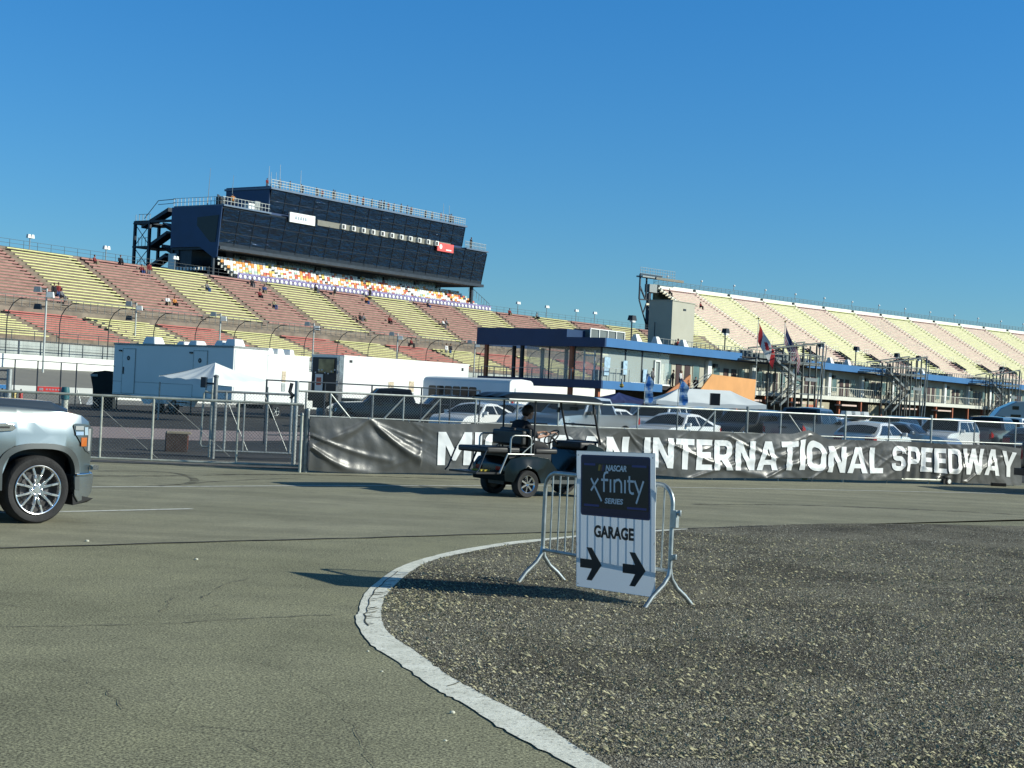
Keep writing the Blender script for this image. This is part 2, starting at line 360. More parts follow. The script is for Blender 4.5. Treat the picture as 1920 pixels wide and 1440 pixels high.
# ---- island: white curb band + gravel
def z5(l): return [(560 + a / 2.743, 960 + c / 2.743) for a, c in l]
outer = z5([(1900, 1590), (1640, 1440), (1380, 1295), (1240, 1222), (1120, 1160), (1000, 1090), (850, 990), (750, 940), (660, 885), (560, 812), (480, 755), (390, 700), (335, 640), (303, 585), (292, 540), (308, 520), (318, 470), (345, 415), (400, 365), (470, 312), (560, 268), (660, 237), (800, 202), (950, 176), (1100, 154), (1270, 138), (1440, 122), (1700, 104), (1880, 92), (2000, 84)])
inner = z5([(2080, 1580), (1800, 1435), (1555, 1290), (1400, 1192), (1250, 1095), (1110, 1022), (950, 945), (870, 900), (770, 845), (680, 780), (590, 712), (510, 662), (460, 620), (432, 575), (425, 530), (428, 495), (440, 450), (470, 405), (520, 355), (590, 300), (660, 262), (755, 233), (880, 207), (1010, 182), (1140, 163), (1290, 147), (1440, 130), (1700, 112), (1880, 99), (2000, 91)])
def densify(l, k=5):
    P = [Vector(gl(*p)) for p in l]; Q = []
    for i in range(len(P) - 1):
        a0, a1, a2, a3 = P[max(i - 1, 0)], P[i], P[i + 1], P[min(i + 2, len(P) - 1)]
        for j in range(k):
            s = j / k; Q.append(.5 * ((2 * a1) + (a2 - a0) * s + (2 * a0 - 5 * a1 + 4 * a2 - a3) * s * s + (3 * a1 - a0 - 3 * a2 + a3) * s ** 3))
    Q.append(P[-1]); return Q
QO, QI = densify(outer), densify(inner)
t = NT('chipped_curb_paint')
ch = t.ramp(t.noise(22, 9, .85), [(.38, 0.), (.47, 1.)]); gr = t.ramp(t.noise(5, 5, .6), [(.3, 0.), (.7, 1.)])
base = t.mix(gr, (.62, .62, .52), (.84, .84, .73)); base = t.mix(ch, (.2, .19, .16), base)
t.col(base); t.b.inputs['Roughness'].default_value = .8; t.bump(t.noise(60, 6), .4, .01)
b = MB(); nn_ = len(QO)
for r_ in range(6):
    for i in range(nn_ - 1):
        def pt(i, r_):
            s = r_ / 6; p = QO[i].lerp(QI[i], s); jit = .018 * noise.noise(Vector((i * .9, r_ * 3, 1))) if r_ in (0, 6) else 0
            h = .0065 + .0012 * noise.noise(Vector((p.x * 4, p.y * 4, 2)))
            return (p.x + jit, p.y + jit, h)
        b.quad(pt(i, r_), pt(i + 1, r_), pt(i + 1, r_ + 1), pt(i, r_ + 1))
struct(b.build('curb', t.m, sm=60))
# cracks across the curb at its nose + fine dirt lines, as thin dark slivers
b = MB()
for k in range(26):
    i = random.choice(range(66, 92)) if k < 20 else random.randrange(20, 120)
    if i >= nn_: continue
    a, c = QO[i].lerp(QI[i], random.uniform(.25, .45)), QO[i].lerp(QI[i], random.uniform(.6, 1.0)); d = (c - a).normalized(); nn = Vector((-d.y, d.x)) * .006
    m_ = a.lerp(c, .5) + nn * random.uniform(-2, 2)
    for p, q in ((a, m_), (m_, c)): b.quad((*(p - nn), .0095), (*(q - nn), .0095), (*(q + nn), .0095), (*(p + nn), .0095))
for i in range(64, 95):
    a, c = QO[i].lerp(QI[i], .36 + .04 * math.sin(i * 1.3)), QO[i + 1].lerp(QI[i + 1], .36 + .04 * math.sin(i * 1.3 + 1.3)); nn = (QI[i] - QO[i]).normalized() * .007
    b.quad((*(a - nn), .0095), (*(c - nn), .0095), (*(c + nn), .0095), (*(a + nn), .0095))
struct(b.build('curb_cracks', mat('crack_dirt', (.05, .05, .03), .9, 0, .4, 20)))
# gravel bed
bound = [Vector(p) for p in QI[3:]] + [Vector(gl(*p)) for p in [(1300, 991), (1400, 986), (1560, 982), (1750, 983), (1920, 987), (2200, 992)]] + [Vector((16, 12)), Vector((14, 4.0)), Vector((4, 4.0)), Vector(gl(1600, 1700))]
t = NT('gravel_ground')
v = t.tc
g1 = t.noise(.55, 5, .6); g2 = t.noise(70, 5, .8); vc = t.vor(95, out='Color'); vd = t.vor(95)
base = t.mix(t.ramp(g1, [(.36, 0.), (.62, 1.)]), (.11, .10, .078), (.25, .235, .18))
sepv = t.n.new('ShaderNodeSeparateColor'); t.l.new(vc, sepv.inputs[0])
base = t.mix(.75, base, t.ramp(sepv.outputs[0], [(.0, (.22, .22, .22)), (.5, (.48, .48, .48)), (.93, (.62, .62, .6)), (.99, (1, .98, .9))]), 'OVERLAY')
base = t.mix(.5, base, t.ramp(g2, [(.35, (.2, .2, .2)), (.65, (.8, .8, .78))]), 'OVERLAY')
moss = t.ramp(t.noise(.9, 5, .6, t.mapping(loc=(7.3, 2.2, 0))), [(.6, 0.), (.72, 1.)]); base = t.mix(t.math('MULTIPLY', moss, .45), base, (.12, .12, .045))
t.col(base); t.b.inputs['Roughness'].default_value = .95; t.b.inputs['Specular IOR Level'].default_value = .2
hh = t.math('ADD', t.ramp(vd, [(0., 1.), (.6, 0.)]), g2); t.bump(hh, .9, .02)
# fine relief mesh clipped to the boundary
xs = [p.x for p in bound]; ys = [p.y for p in bound]
P2 = [(p.x, p.y) for p in bound]
PA = np.array(P2)
def inside(X, Y):
    res = np.zeros(X.shape, bool); j = len(PA) - 1
    for i in range(len(PA)):
        xi, yi = PA[i]; xj, yj = PA[j]
        c = ((yi > Y) != (yj > Y)) & (X < (xj - xi) * (Y - yi) / (yj - yi + 1e-12) + xi); res ^= c; j = i
    return res
o = sheet('gravel_bed', bound, .005, t.m)
rng = np.random.default_rng(4)
# loose stones and dead blades: one mass, denser near the camera
def stones(name, n, smin, smax, mats, near=7.0, far=24.0, pw=1.0, flat=.6, zz=.010, region=None, wts=None, blades=False):
    X = []; Y = []
    tot = 0; out = []
    while tot < n:
        d = near + (far - near) * rng.random(n) ** pw; lat = (rng.random(n) * 1.32 - .31) * d * .46
        ok = inside(lat, d)
        if region is not None: ok &= region(lat, d)
        out.append(np.stack([lat[ok], d[ok]], 1)); tot += ok.sum()
        if region is not None and len(out) > 60: break
    P = np.concatenate(out)[:n]; n = len(P)
    s = smin + (smax - smin) * rng.random(n) ** 3
    if blades:
        a = rng.random(n) * 6.28; L = s; w_ = .0022 + .0015 * rng.random(n); hz = L * (.15 + .5 * rng.random(n))
        dx, dy = np.cos(a), np.sin(a)
        V = np.zeros((n, 4, 3)); V[:, 0] = np.stack([P[:, 0] - dy * w_, P[:, 1] + dx * w_, np.full(n, zz)], 1); V[:, 1] = np.stack([P[:, 0] + dy * w_, P[:, 1] - dx * w_, np.full(n, zz)], 1)
        V[:, 2] = np.stack([P[:, 0] + dx * L * .5 + dy * w_ * .8, P[:, 1] + dy * L * .5 - dx * w_ * .8, zz + hz], 1)
        V[:, 3] = np.stack([P[:, 0] + dx * L, P[:, 1] + dy * L, zz + hz * .8], 1)
        fa = np.array([[0, 1, 2], [0, 2, 3]])
    else:
        base = np.array([[1, 0, 0], [.3, .95, .05], [-.85, .5, 0], [-.7, -.6, .0], [.35, -.9, .05], [.1, .05, 1.], [-.25, .3, .85]])
        fa = np.array([[0, 1, 5], [1, 2, 6], [1, 6, 5], [2, 3, 6], [3, 4, 5], [3, 5, 6], [4, 0, 5]])
        a = rng.random(n) * 6.28; jit = 1 + .35 * (rng.random((n, 7, 3)) - .5)
        B = base[None] * jit; ca, sa = np.cos(a)[:, None], np.sin(a)[:, None]; asp = (.6 + .7 * rng.random(n))[:, None]
        x = (B[..., 0] * ca - B[..., 1] * sa * asp) * s[:, None] * .5; y = (B[..., 0] * sa + B[..., 1] * ca * asp) * s[:, None] * .5; z = B[..., 2] * s[:, None] * flat * .5
        V = np.stack([x + P[:, 0:1], y + P[:, 1:2], z + zz - .003], 2)
    k = V.shape[1]; me = bpy.data.meshes.new(name); nf = len(fa)
    me.vertices.add(n * k); me.vertices.foreach_set('co', V.reshape(-1).astype(np.float32))
    idx = (fa[None] + (np.arange(n) * k)[:, None, None]).reshape(-1)
    me.loops.add(n * nf * 3); me.loops.foreach_set('vertex_index', idx.astype(np.int32))
    me.polygons.add(n * nf); me.polygons.foreach_set('loop_start', np.arange(0, n * nf * 3, 3, dtype=np.int32))
    for m in mats: me.materials.append(m)
    mi = rng.choice(len(mats), n, p=wts)
    if not blades:      # patches of darker and lighter stones
        pn_ = np.sin(P[:, 0] * 1.1 + 1.7 * np.sin(P[:, 1] * .6)) + np.sin(P[:, 1] * 1.3 + 1.3 * np.sin(P[:, 0] * .9 + 2)) + .6 * np.sin(P[:, 0] * 3.1 + P[:, 1] * 2.3)
        dk = (pn_ > .7) & (rng.random(n) < .62); mi = np.where(dk, 0, mi); lt_ = (pn_ < -.9) & (rng.random(n) < .45); mi = np.where(lt_, 1, mi)
        rut = np.abs(P[:, 1] - (14.2 + 1.1 * np.sin(P[:, 0] * .55) + .25 * P[:, 0])) ; rt = ((rut < .14) | (np.abs(rut - 1.5) < .12)) & (P[:, 0] > 1.2) & (rng.random(n) < .6); mi = np.where(rt, 0, mi); me.polygons.foreach_set('material_index', np.repeat(mi, nf).astype(np.int32))
    me.update(calc_edges=True); me.validate()
    ob = bpy.data.objects.new(name, me); COL.objects.link(ob); ob['kind'] = 'stuff'; return ob
sm_ = [mat('stone_dark', (.062, .058, .045), .9, 0, .3, 30), mat('stone_mid', (.21, .198, .152), .9, 0, .3, 30), mat('stone_light', (.36, .345, .27), .85, 0, .3, 30), mat('stone_pale', (.66, .65, .52), .8, 0, .15, 30)]
o = stones('gravel', 340000, .005, .022, sm_, 7, 26, 1.5, wts=[.34, .45, .185, .025], flat=.8, zz=.008); tag(o, 'loose dark grey and pale gravel covering the island inside the white curb', 'gravel')
gm = [mat('dead_grass', (.34, .32, .2), .9, 0, .3, 20), mat('dead_grass_dark', (.16, .15, .1), .9, 0, .3, 20), mat('green_grass', (.17, .18, .07), .8, 0, .3, 20)]
o = stones('dry_grass', 42000, .015, .045, gm, 8, 22, 1.3, wts=[.42, .52, .06], blades=True); tag(o, 'short dead grass blades scattered through the gravel island', 'grass')
n0 = Vector(gl(735, 1130))
o = stones('grass', 650, .02, .05, gm, 12, 16.5, 1.0, wts=[.15, .1, .75], blades=True, region=lambda x, y: ((x - n0.x - .25) ** 2 / .2 + (y - n0.y) ** 2 / 1.3) < rng.random(x.shape)); tag(o, 'yellow green grass tuft patch against the nose of the white curb', 'grass')
# few stray pebbles on the asphalt
b = MB()
for px, py, s in [(848, 1338, .035), (368, 1050, .04), (716, 1260, .02), (690, 1222, .02), (835, 1390, .02), (163, 1016, .05), (1268, 1440, .02)]:
    p = G(px, py); b.ball((p.x, p.y, s * .2), s / 2, 5, None, (1, .8, .6))
struct(b.build('pebbles', sm_[3]))
# ================================================================== FENCES, GATES, BANNER
def rrect(x0, y0, x1, y1, r, k=5):
    P = []
    for cx_, cy_, a0 in ((x1 - r, y0 + r, -90), (x1 - r, y1 - r, 0), (x0 + r, y1 - r, 90), (x0 + r, y0 + r, 180)):
        for i in range(k + 1): a = R(a0 + 90 * i / k); P.append((cx_ + r * math.cos(a), cy_ + r * math.sin(a)))
    return P
def chain(mb, o, ux, L, z0, z1, pitch=.075, r=.0028):
    """diamond mesh of real wires in the vertical rectangle o + ux*[0,L], z0..z1"""
    H = z1 - z0; o = Vector(o); ux = Vector(ux).normalized(); nrm = Vector((-ux.y, ux.x, 0)); k = -H
    for sgn in (1, -1):
        k = -H
        while k < L:
            # line x = k + t (sgn 1) or x = k + H - t
            t0, t1 = 0.0, H
            if sgn == 1: t0 = max(0, -k); t1 = min(H, L - k)
            else: t0 = max(0, k + H - L); t1 = min(H, k + H)
            if t1 - t0 > .02:
                xa = k + t0 if sgn == 1 else k + H - t0; xb = k + t1 if sgn == 1 else k + H - t1
                a = o + ux * xa + Vector((0, 0, z0 + t0)); c = o + ux * xb + Vector((0, 0, z0 + t1)); off = nrm * (.002 * sgn)
                d = (c - a).normalized(); s = d.cross(nrm) * r; q = nrm * r
                vs = [a + off + s, a + off - s * .5 + q, a + off - s * .5 - q, c + off + s, c + off - s * .5 + q, c + off - s * .5 - q]
                mb.add(vs, [(0, 1, 4, 3), (1, 2, 5, 4), (2, 0, 3, 5)])
            k += pitch
GV, GD, WH, WI = M['galv'], M['galvd'], M['white'], M['wire']
rail = mat('pale_gate_rail', (.44, .46, .40), .55, .3, .25, 6)
def lerp3(a, b, t): return Vector(a).lerp(Vector(b), t)
# --- long low sliding gate at left
g0, g1 = G(150, 866), G(562, 882); gd = (g1 - g0).normalized(); gl_ = (g1 - g0).length
gA = g0 - gd * 7.2
t = thing('rolling_gate', 'long low chain link sliding gate with pale pipe rails, behind the silver truck nose', 'gate', gA)
L = (g1 - gA).length
tm = Vector((0, 0, 1)); b = MB(); b.tube([Vector((0, 0, 1.44)), gd * L + tm * 1.44], .028, 8); b.build('top_rail', rail, t, 40)
b = MB(); b.tube([gd * .6 + tm * .1, gd * L + tm * .1], .026, 8); b.build('bottom_rail', rail, t, 40)
for px in (290, 430, 566):
    d_ = (G(px - 6, 866) - gA).length; b = MB(); b.tube([gd * d_ + tm * .1, gd * d_ + tm * 1.44], .024, 8); b.build('upright', rail, t, 40)
for q in (.8, 4.2, 7.6):
    b = MB(); b.tube([gd * q + tm * .1, gd * q + tm * 1.44], .024, 8); b.build('upright', rail, t, 40)
d0 = (G(150, 866) - gA).length
b = MB(); b.tube([gd * (d0 + .1) + tm * 1.40, gd * (d0 + 1.62) + tm * .14], .006, 5); b.tube([gd * (d0 + 1.75) + tm * 1.40, gd * (d0 + 3.2) + tm * .2], .006, 5); b.build('brace_cable', GD, t)
b = MB(); chain(b, (0, 0, 0), gd, L, .12, 1.42); b.build('wire_mesh', WI, t)
# --- end posts of the gate (a pair) beside the banner
for i, (px, h, r_) in enumerate(((572, 1.32, .045), (562, 1.22, .03))):
    p = G(px, 886) + Vector((0, -.05 * i, 0)); t = thing('gate_post', ['thick green grey steel post at the left edge of the black banner', 'slim pale post closing the sliding gate, beside the thick banner post'][i], 'post', p)
    b = MB(); b.tube([(0, 0, 0), (0, 0, h)], r_, 12); b.build('shaft', GD if i == 0 else rail, t, 40)
    b = MB(); b.lathe([(r_ + .006, 0), (r_ + .006, .03), (r_ * .6, .06), (.001, .065)], (0, 0, h), n=12); b.build('cap', GD, t, 40)
# --- bollard pipe with teal cap
p = G(124, 862); p = XD(124, 40.5)
t = thing('bollard', 'pale upright pipe with a fat teal cap behind the silver truck hood', 'bollard', p)
b = MB(); b.lathe([(.001, 0), (.085, 0), (.085, 1.25)], (0, 0, 0), n=18); b.build('pipe', mat('pale_pipe', (.42, .44, .38), .6, 0, .2), t, 40)
b = MB(); b.lathe([(.11, 0), (.115, .22), (.10, .32), (.001, .33)], (0, 0, 1.2), n=18); b.build('cap', mat('teal_plastic', (.02, .12, .14), .5, 0, .2), t, 40)
# --- inner swing gate with diagonal braces
sA, sB = XD(408, 37.2), XD(553, 37.6); sd = (sB - sA).normalized(); sl = (sB - sA).length
t = thing('swing_gate', 'taller chain link swing gate with diagonal braces behind the sliding gate', 'gate', sA)
for nm, z in (('top_rail', 1.62), ('bottom_rail', .18)):
    b = MB(); b.tube([tm * z, sd * sl + tm * z], .03, 8); b.build(nm, GV, t, 40)
for q in (.12, .36, .66, .97): b = MB(); b.tube([sd * sl * q + tm * .18, sd * sl * q + tm * 1.62], .02 if .2 < q < .9 else .03, 8); b.build('upright', GV, t, 40)
for q in (.1, .62): b = MB(); b.tube([sd * sl * q + tm * 1.55, sd * (sl * q + sl * .32) + tm * .22], .013, 6); b.build('brace', GD, t, 40)
b = MB(); chain(b, (0, 0, 0), sd, sl, .2, 1.6); b.build('wire_mesh', WI, t)
t = thing('gate_post', 'thick tall round post where the swing gate hangs, beside the white canopy', 'post', XD(405, 36.8))
b = MB(); b.tube([(0, 0, 0), (0, 0, 1.98)], .055, 12); b.build('shaft', GD, t, 40)
b = MB(); b.ball((0, 0, 1.98), .07, 6, None, (1, 1, .6)); b.build('cap', GD, t, 40)
b = MB(); b.bar((-.25, 0, 1.8), (0, 0, 1.8), .05); b.bar((-.28, -.03, 1.7), (-.28, -.03, 1.95), .12, .2); b.build('hinge', M['steel'], t)
t = thing('gate_post', 'thin white pipe frame just left of the thick swing gate post', 'post', XD(386, 37.4))
b = MB(); b.tube([(.28, 0, 1.55), (0, 0, 1.6), (-.03, 0, 1.55), (-.06, 0, .32), (-.02, 0, .26), (.15, 0, .26)], .025, 8); b.tube([(.17, 0, 0), (.17, 0, 1.65)], .03, 8); b.build('pipe_frame', rail, t, 40)
t = thing('gate_post', 'tall post right of the swing gate with a bundled strap near its top', 'post', XD(557, 35.2))
b = MB(); b.tube([(0, 0, 0), (0, 0, 1.96)], .05, 12); b.build('shaft', GV, t, 40)
b = MB(); b.tube([(-.12, 0, 1.9), (-.16, 0, 1.7), (-.08, 0, 1.62), (-.14, 0, 1.55)], .045, 6); b.build('strap', M['black'], t, 40)
# --- left fence bits behind the truck
t = thing('fence', 'chain link fence end with a thick grey pipe post at the photo left edge', 'fence', XD(18, 52))
b = MB(); b.tube([(0, 0, 0), (0, 0, 1.95)], .09, 10); b.build('post', GV, t, 40)
b = MB(); b.tube([(0, 0, 1.9), (-3, .3, 1.9)], .035, 8); b.tube([(0, 0, 1.6), (-3, .3, 1.6)], .03, 8); b.build('rail', GD, t, 40)
b = MB(); chain(b, (-3, .3, 0), (3, -.3, 0), 3, .1, 1.85, .12); b.build('wire_mesh', WI, t)
# far thin fence (dark posts) across the left
fa, fb = XD(-60, 78), XD(215, 84); fd = (fb - fa).normalized(); fl = (fb - fa).length
t = thing('fence', 'thin dark post and rail fence in front of the pit wall at the left', 'fence', fa)
b = MB(); b.tube([tm * 2.55, fd * fl + tm * 2.45], .022, 6); b.build('rail', M['steel'], t)
for px in (23, 89, 158, 205):
    q = (XD(px, 80) - fa).dot(fd); b = MB(); b.tube([fd * q, fd * q + tm * 2.5], .035, 6); b.build('post', M['steel'], t)
# --- main fence
fencegap = Vector((-dF.y, dF.x, 0)) * .12
f0_, f1_ = G(557, 886) + fencegap, G(2150, 916) + fencegap
md = (f1_ - f0_).normalized(); ml = (f1_ - f0_).length
def along(px):      # distance along the fence line seen at column px
    d = ray(px, 742 + .0472 * (px - 960)); A = Vector((d.x, d.y)); o2 = Vector((f0_.x, f0_.y)); e = Vector((md.x, md.y))
    den = A.x * -e.y + A.y * e.x; tt = (o2.x * -e.y + o2.y * e.x) / den; return (A * tt - o2).dot(e)
t = thing('chain_link_fence', 'long galvanised chain link fence carrying the black banner', 'fence', f0_)
b = MB(); hts = [(0, 1.74), (ml * .35, 1.74), (ml * .7, 1.75), (ml, 1.73)]
b.tube([md * a + tm * h for a, h in hts], .023, 8); b.build('top_rail', GV, t, 40)
b = MB(); b.tube([tm * 1.21, md * ml + tm * 1.16], .018, 6); b.build('middle_rail', GV, t, 40)
for i, px in enumerate([575, 621, 700, 758, 826, 893, 971, 1048, 1123, 1197, 1271, 1341, 1402, 1465, 1528, 1586, 1668, 1747, 1828, 1905, 1990, 2080]):
    a = along(px); big = px in (1123, 1402, 1586, 1747); b = MB(); b.tube([md * a, md * a + tm * (1.86 if big else 1.74)], .034 if big else .020, 8); b.build('post', GV if i % 2 else GD, t, 40)
for px, sg in ((621, 1), (758, -1), (826, -1), (1341, -1), (1480, 1)):
    a = along(px); b = MB(); b.tube([md * a + tm * 1.7, md * (a + sg * .75) + tm * .9], .018, 6); b.build('brace', GV, t, 40)
b = MB(); chain(b, (0, 0, 0), md, ml, 1.0, 1.72, .065, .0024); b.build('wire_mesh', WI, t)
# dark back fence
fa, fb = XD(500, 47), XD(900, 56); fd = (fb - fa).normalized(); fl = (fb - fa).length
t = thing('fence', 'dark rusty tube fence behind the galvanised fence, in front of the white trailers', 'fence', fa)
b = MB(); b.tube([tm * 1.98, fd * fl + tm * 1.98], .026, 6); b.tube([tm * .3, fd * fl + tm * .3], .022, 6); b.build('rail', M['steel'], t)
for q in (0, .24, .45, .69, .84, 1.0):
    b = MB(); b.tube([fd * fl * q, fd * fl * q + tm * 2.0], .03, 6); b.build('post', M['steel'], t)
# --- banner
bA, bB = along(581), along(1914); BL = bB - bA
nF = Vector((md.y, -md.x, 0))
def bpx(px): return (along(px) - bA) / BL
topk = [(581, 1.19), (700, 1.2), (820, 1.16), (960, 1.2), (1130, 1.17), (1230, 1.21), (1400, 1.2), (1480, 1.22), (1511, 1.33), (1550, 1.12), (1700, 1.13), (1762, 1.1), (1860, 1.12), (1914, 1.05)]
botk = [(581, .05), (640, .02), (760, .03), (1000, .07), (1230, .10), (1300, .05), (1500, .11), (1600, .08), (1736, .14), (1800, .05), (1914, .02)]
def interp(ks, u):
    ks = [(bpx(p), z) for p, z in ks]
    for (a, za), (c, zc) in zip(ks, ks[1:]):
        if u <= c: s = max(0, (u - a) / (c - a)); return za + (zc - za) * (s * s * (3 - 2 * s) * .5 + s * .5)
    return ks[-1][1]
rb = random.Random(11)
folds = []
att = [690, 766, 850, 955, 1095, 1170, 1290, 1372, 1430, 1511, 1600, 1660, 1762, 1842]
for px in att:
    for k in range(rb.choice((3, 4, 5))):
        a = along(px) - bA; ln = rb.uniform(.5, 2.6) * rb.choice((-1, -1, 1)); folds.append((a, 1.2, a + ln, rb.uniform(.1, .85), rb.uniform(.018, .045), rb.uniform(.010, .03), rb.uniform(.0, .35)))
folds += [(.05, .55, 1.35, .05, .09, .07, .2), (1.35, 1.2, .3, .75, .1, .05, .2), (1.35, 1.2, 3.4, .12, .11, .085, .3), (3.4, .12, 9, .04, .05, .035, -.1), (.05, .8, 1.9, .3, .05, .04, .1), (9.2, .9, 12.6, .1, .07, .05, .25), (11.0, 1.1, 14.2, .35, .06, .038, .3), (12.2, .1, 15.0, .95, .07, .045, -.2), (13.6, .07, 16.2, 1.15, .06, .04, -.2), (9.9, .05, 13.3, .7, .07, .04, -.2),
          (16.8, .9, 15.4, .08, .06, .035, -.2), (19.0, .1, 20.4, .8, .05, .05, -.1), (17.8, .1, 19.0, .5, .05, .05, -.1)]
def disp(a, z):
    d = .02 * math.sin(a * 2.1) + .06 * noise.noise(Vector((a * .8, z * 1.5, 3))) + .014 * noise.noise(Vector((a * 5, z * 3, 9)))
    for (a0, z0, a1, z1, w_, A, bow) in folds:
        if a < min(a0, a1) - .4 or a > max(a0, a1) + .4: continue
        s = (a - a0) / (a1 - a0); s = min(1, max(0, s)); zz = z0 + (z1 - z0) * s - bow * math.sin(math.pi * s) * .6
        slope = abs((z1 - z0) / (a1 - a0)); ww = w_ * (.45 + .9 * s) * math.sqrt(1 + slope * slope)
        fade = 1 if 0 < s < 1 else math.exp(-((min(abs(a - a0), abs(a - a1))) / .12) ** 2)
        d += A * (1 if a < bpx(790) * BL else (.22 if a < bpx(905) * BL else .85)) * math.exp(-((z - zz) / ww) ** 2) * fade * (1 - .5 * s)
    if bpx(1690) * BL < a < bpx(1800) * BL: d += .026 * math.sin((a - bpx(1690) * BL) * 17) * (.4 + .6 * (1.1 - z))
    return d * min(1, .25 + (BL - a) / 1.2)
BO = f0_ + md * bA + nF * .14
def bpos(a, v, off=0.0):    # v 0 bottom .. 1 top
    u = a / BL; zt, zb = interp(topk, u), interp(botk, u); z = zb + (zt - zb) * v; e = min(1, (1 - v) * 3.5 + .12)
    return BO + md * a + nF * (disp(a, z / 1.0) * e + off) + tm * z
t = thing('banner', 'long black vinyl banner with white block lettering tied along the fence', 'banner', (0, 0, 0))
b = MB(); b.grid(900, 44, lambda u, v: bpos(u * BL, v))
vn = NT('black_vinyl'); vn.b.inputs['Base Color'].default_value = (.05, .052, .052, 1)
vn.col(vn.mix(vn.noise(1.6, 5), (.052, .055, .054), (.082, .085, .082))); vn.b.inputs['Roughness'].default_value = .40; vn.b.inputs['Specular IOR Level'].default_value = .7
vn.bump(vn.noise(6, 4, .5), .2, .03)
b.build('vinyl_sheet', vn.m, t, 80, fix=False)
wl = mat('banner_white_print', (.8, .82, .82), .45, 0, .04)
TK = .205
def arcp(cx, cy, r, a0, a1, k=6): return [(cx + r * math.cos(R(a0 + (a1 - a0) * i / k)), cy + r * math.sin(R(a0 + (a1 - a0) * i / k))) for i in range(k + 1)]
def strokepoly(P, w_):      # outline of a thick open path
    P = [Vector(p) for p in P]; Lf = []; Rt = []
    for i, p in enumerate(P):
        a = (p - P[i - 1]).normalized() if i else (P[1] - P[0]).normalized(); c = (P[i + 1] - p).normalized() if i < len(P) - 1 else a
        m = (a + c).normalized(); nn = Vector((-m.y, m.x)); k = w_ / 2 / max(.5, nn.dot(Vector((-a.y, a.x)))); Lf.append(p + nn * k); Rt.append(p - nn * k)
    return [tuple(p) for p in Lf + Rt[::-1]]
def glyph(ch):
    t = TK; h = t / 2; r = .24
    if ch == 'I': return t, [([(0, 0), (t, 0), (t, 1), (0, 1)], [])]
    if ch == 'T': w = .66; return w, [([(w / 2 - h, 0), (w / 2 + h, 0), (w / 2 + h, 1 - t * .95), (w, 1 - t * .95), (w, 1), (0, 1), (0, 1 - t * .95), (w / 2 - h, 1 - t * .95)], [])]
    if ch == 'L': w = .56; return w, [([(0, 0), (w, 0), (w, t), (t, t), (t, 1), (0, 1)], [])]
    if ch == 'E': w = .58; q = .9 * t; return w, [([(0, 0), (w, 0), (w, q), (t, q), (t, .5 - q / 2), (w - .04, .5 - q / 2), (w - .04, .5 + q / 2), (t, .5 + q / 2), (t, 1 - q), (w, 1 - q), (w, 1), (0, 1)], [])]
    if ch == 'H': w = .70; return w, [([(0, 0), (t, 0), (t, .4), (w - t, .4), (w - t, 0), (w, 0), (w, 1), (w - t, 1), (w - t, .6), (t, .6), (t, 1), (0, 1)], [])]
    if ch == 'N': w = .72; return w, [([(0, 0), (t, 0), (t, .62), (w - t * .98, 0), (w, 0), (w, 1), (w - t, 1), (w - t, .38), (t * .98, 1), (0, 1)], [])]
    if ch == 'M': w = .92; c = w / 2; return w, [([(0, 0), (t, 0), (t, .60), (c - .04, .14), (c + .04, .14), (w - t, .60), (w - t, 0), (w, 0), (w, 1), (w - t, 1), (c, .46), (t, 1), (0, 1)], [])]
    if ch == 'A': w = .80; c = w / 2; return w, [([(0, 0), (t * 1.05, 0), (t * 1.05 + .05, .19), (w - t * 1.05 - .05, .19), (w - t * 1.05, 0), (w, 0), (c + t * .6, 1), (c - t * .6, 1)], [[(c - .125, .36), (c + .125, .36), (c, .76)]])]
    if ch == 'W': w = 1.12; c = w / 2; return w, [([(.18, 0), (.40, 0), (c, .55), (w - .40, 0), (w - .18, 0), (w, 1), (w - t, 1), (w - .28, .40), (c + .10, 1), (c - .10, 1), (.28, .40), (t, 1), (0, 1)], [])]
    if ch == 'Y': w = .78; c = w / 2; return w, [([(c - h, 0), (c + h, 0), (c + h, .40), (w, 1), (w - t * 1.1, 1), (c, .60), (t * 1.1, 1), (0, 1), (c - h, .40)], [])]
    if ch == 'O': w = .76; return w, [(rrect(0, 0, w, 1, .30, 6), [rrect(t, t, w - t, 1 - t, .13, 5)])]
    if ch == 'D': w = .70; return w, [([(0, 0)] + arcp(w - .32, .32, .32, -90, 0) + arcp(w - .32, .68, .32, 0, 90) + [(0, 1)], [[(t, t)] + arcp(w - t - .14, t + .14, .14, -90, 0) + arcp(w - t - .14, 1 - t - .14, .14, 0, 90) + [(t, 1 - t)]])]
    if ch == 'P': w = .66; return w, [([(0, 0), (t, 0), (t, .30)] + arcp(w - .27, .57, .27, -90, 0) + arcp(w - .27, .73, .27, 0, 90) + [(0, 1)], [[(t, .49)] + arcp(w - t - .09, .58, .09, -90, 0) + arcp(w - t - .09, .72, .09, 0, 90) + [(t, .81)]])]
    if ch == 'R': w = .70; return w, [([(0, 0), (t, 0), (t, .33), (t + .08, .33), (w - t * 1.15, 0), (w, 0), (w - .19, .37)] + arcp(w - .27, .62, .24, -40, 0, 3) + arcp(w - .29, .74, .26, 0, 90) + [(0, 1)], [[(t, .52)] + arcp(w - t - .11, .60, .08, -90, 0) + arcp(w - t - .11, .73, .08, 0, 90) + [(t, .81)]])]
    if ch == 'C': w = .70; return w, [(strokepoly([(w - h, .66), (w - h, 1 - h - .19)] + arcp(w - h - .19, 1 - h - .19, .19, 0, 90)[1:] + arcp(h + .19, 1 - h - .19, .19, 90, 180) + arcp(h + .19, h + .19, .19, 180, 270) + arcp(w - h - .19, h + .19, .19, 270, 360)[:-1] + [(w - h, h + .19), (w - h, .34)], t), [])]
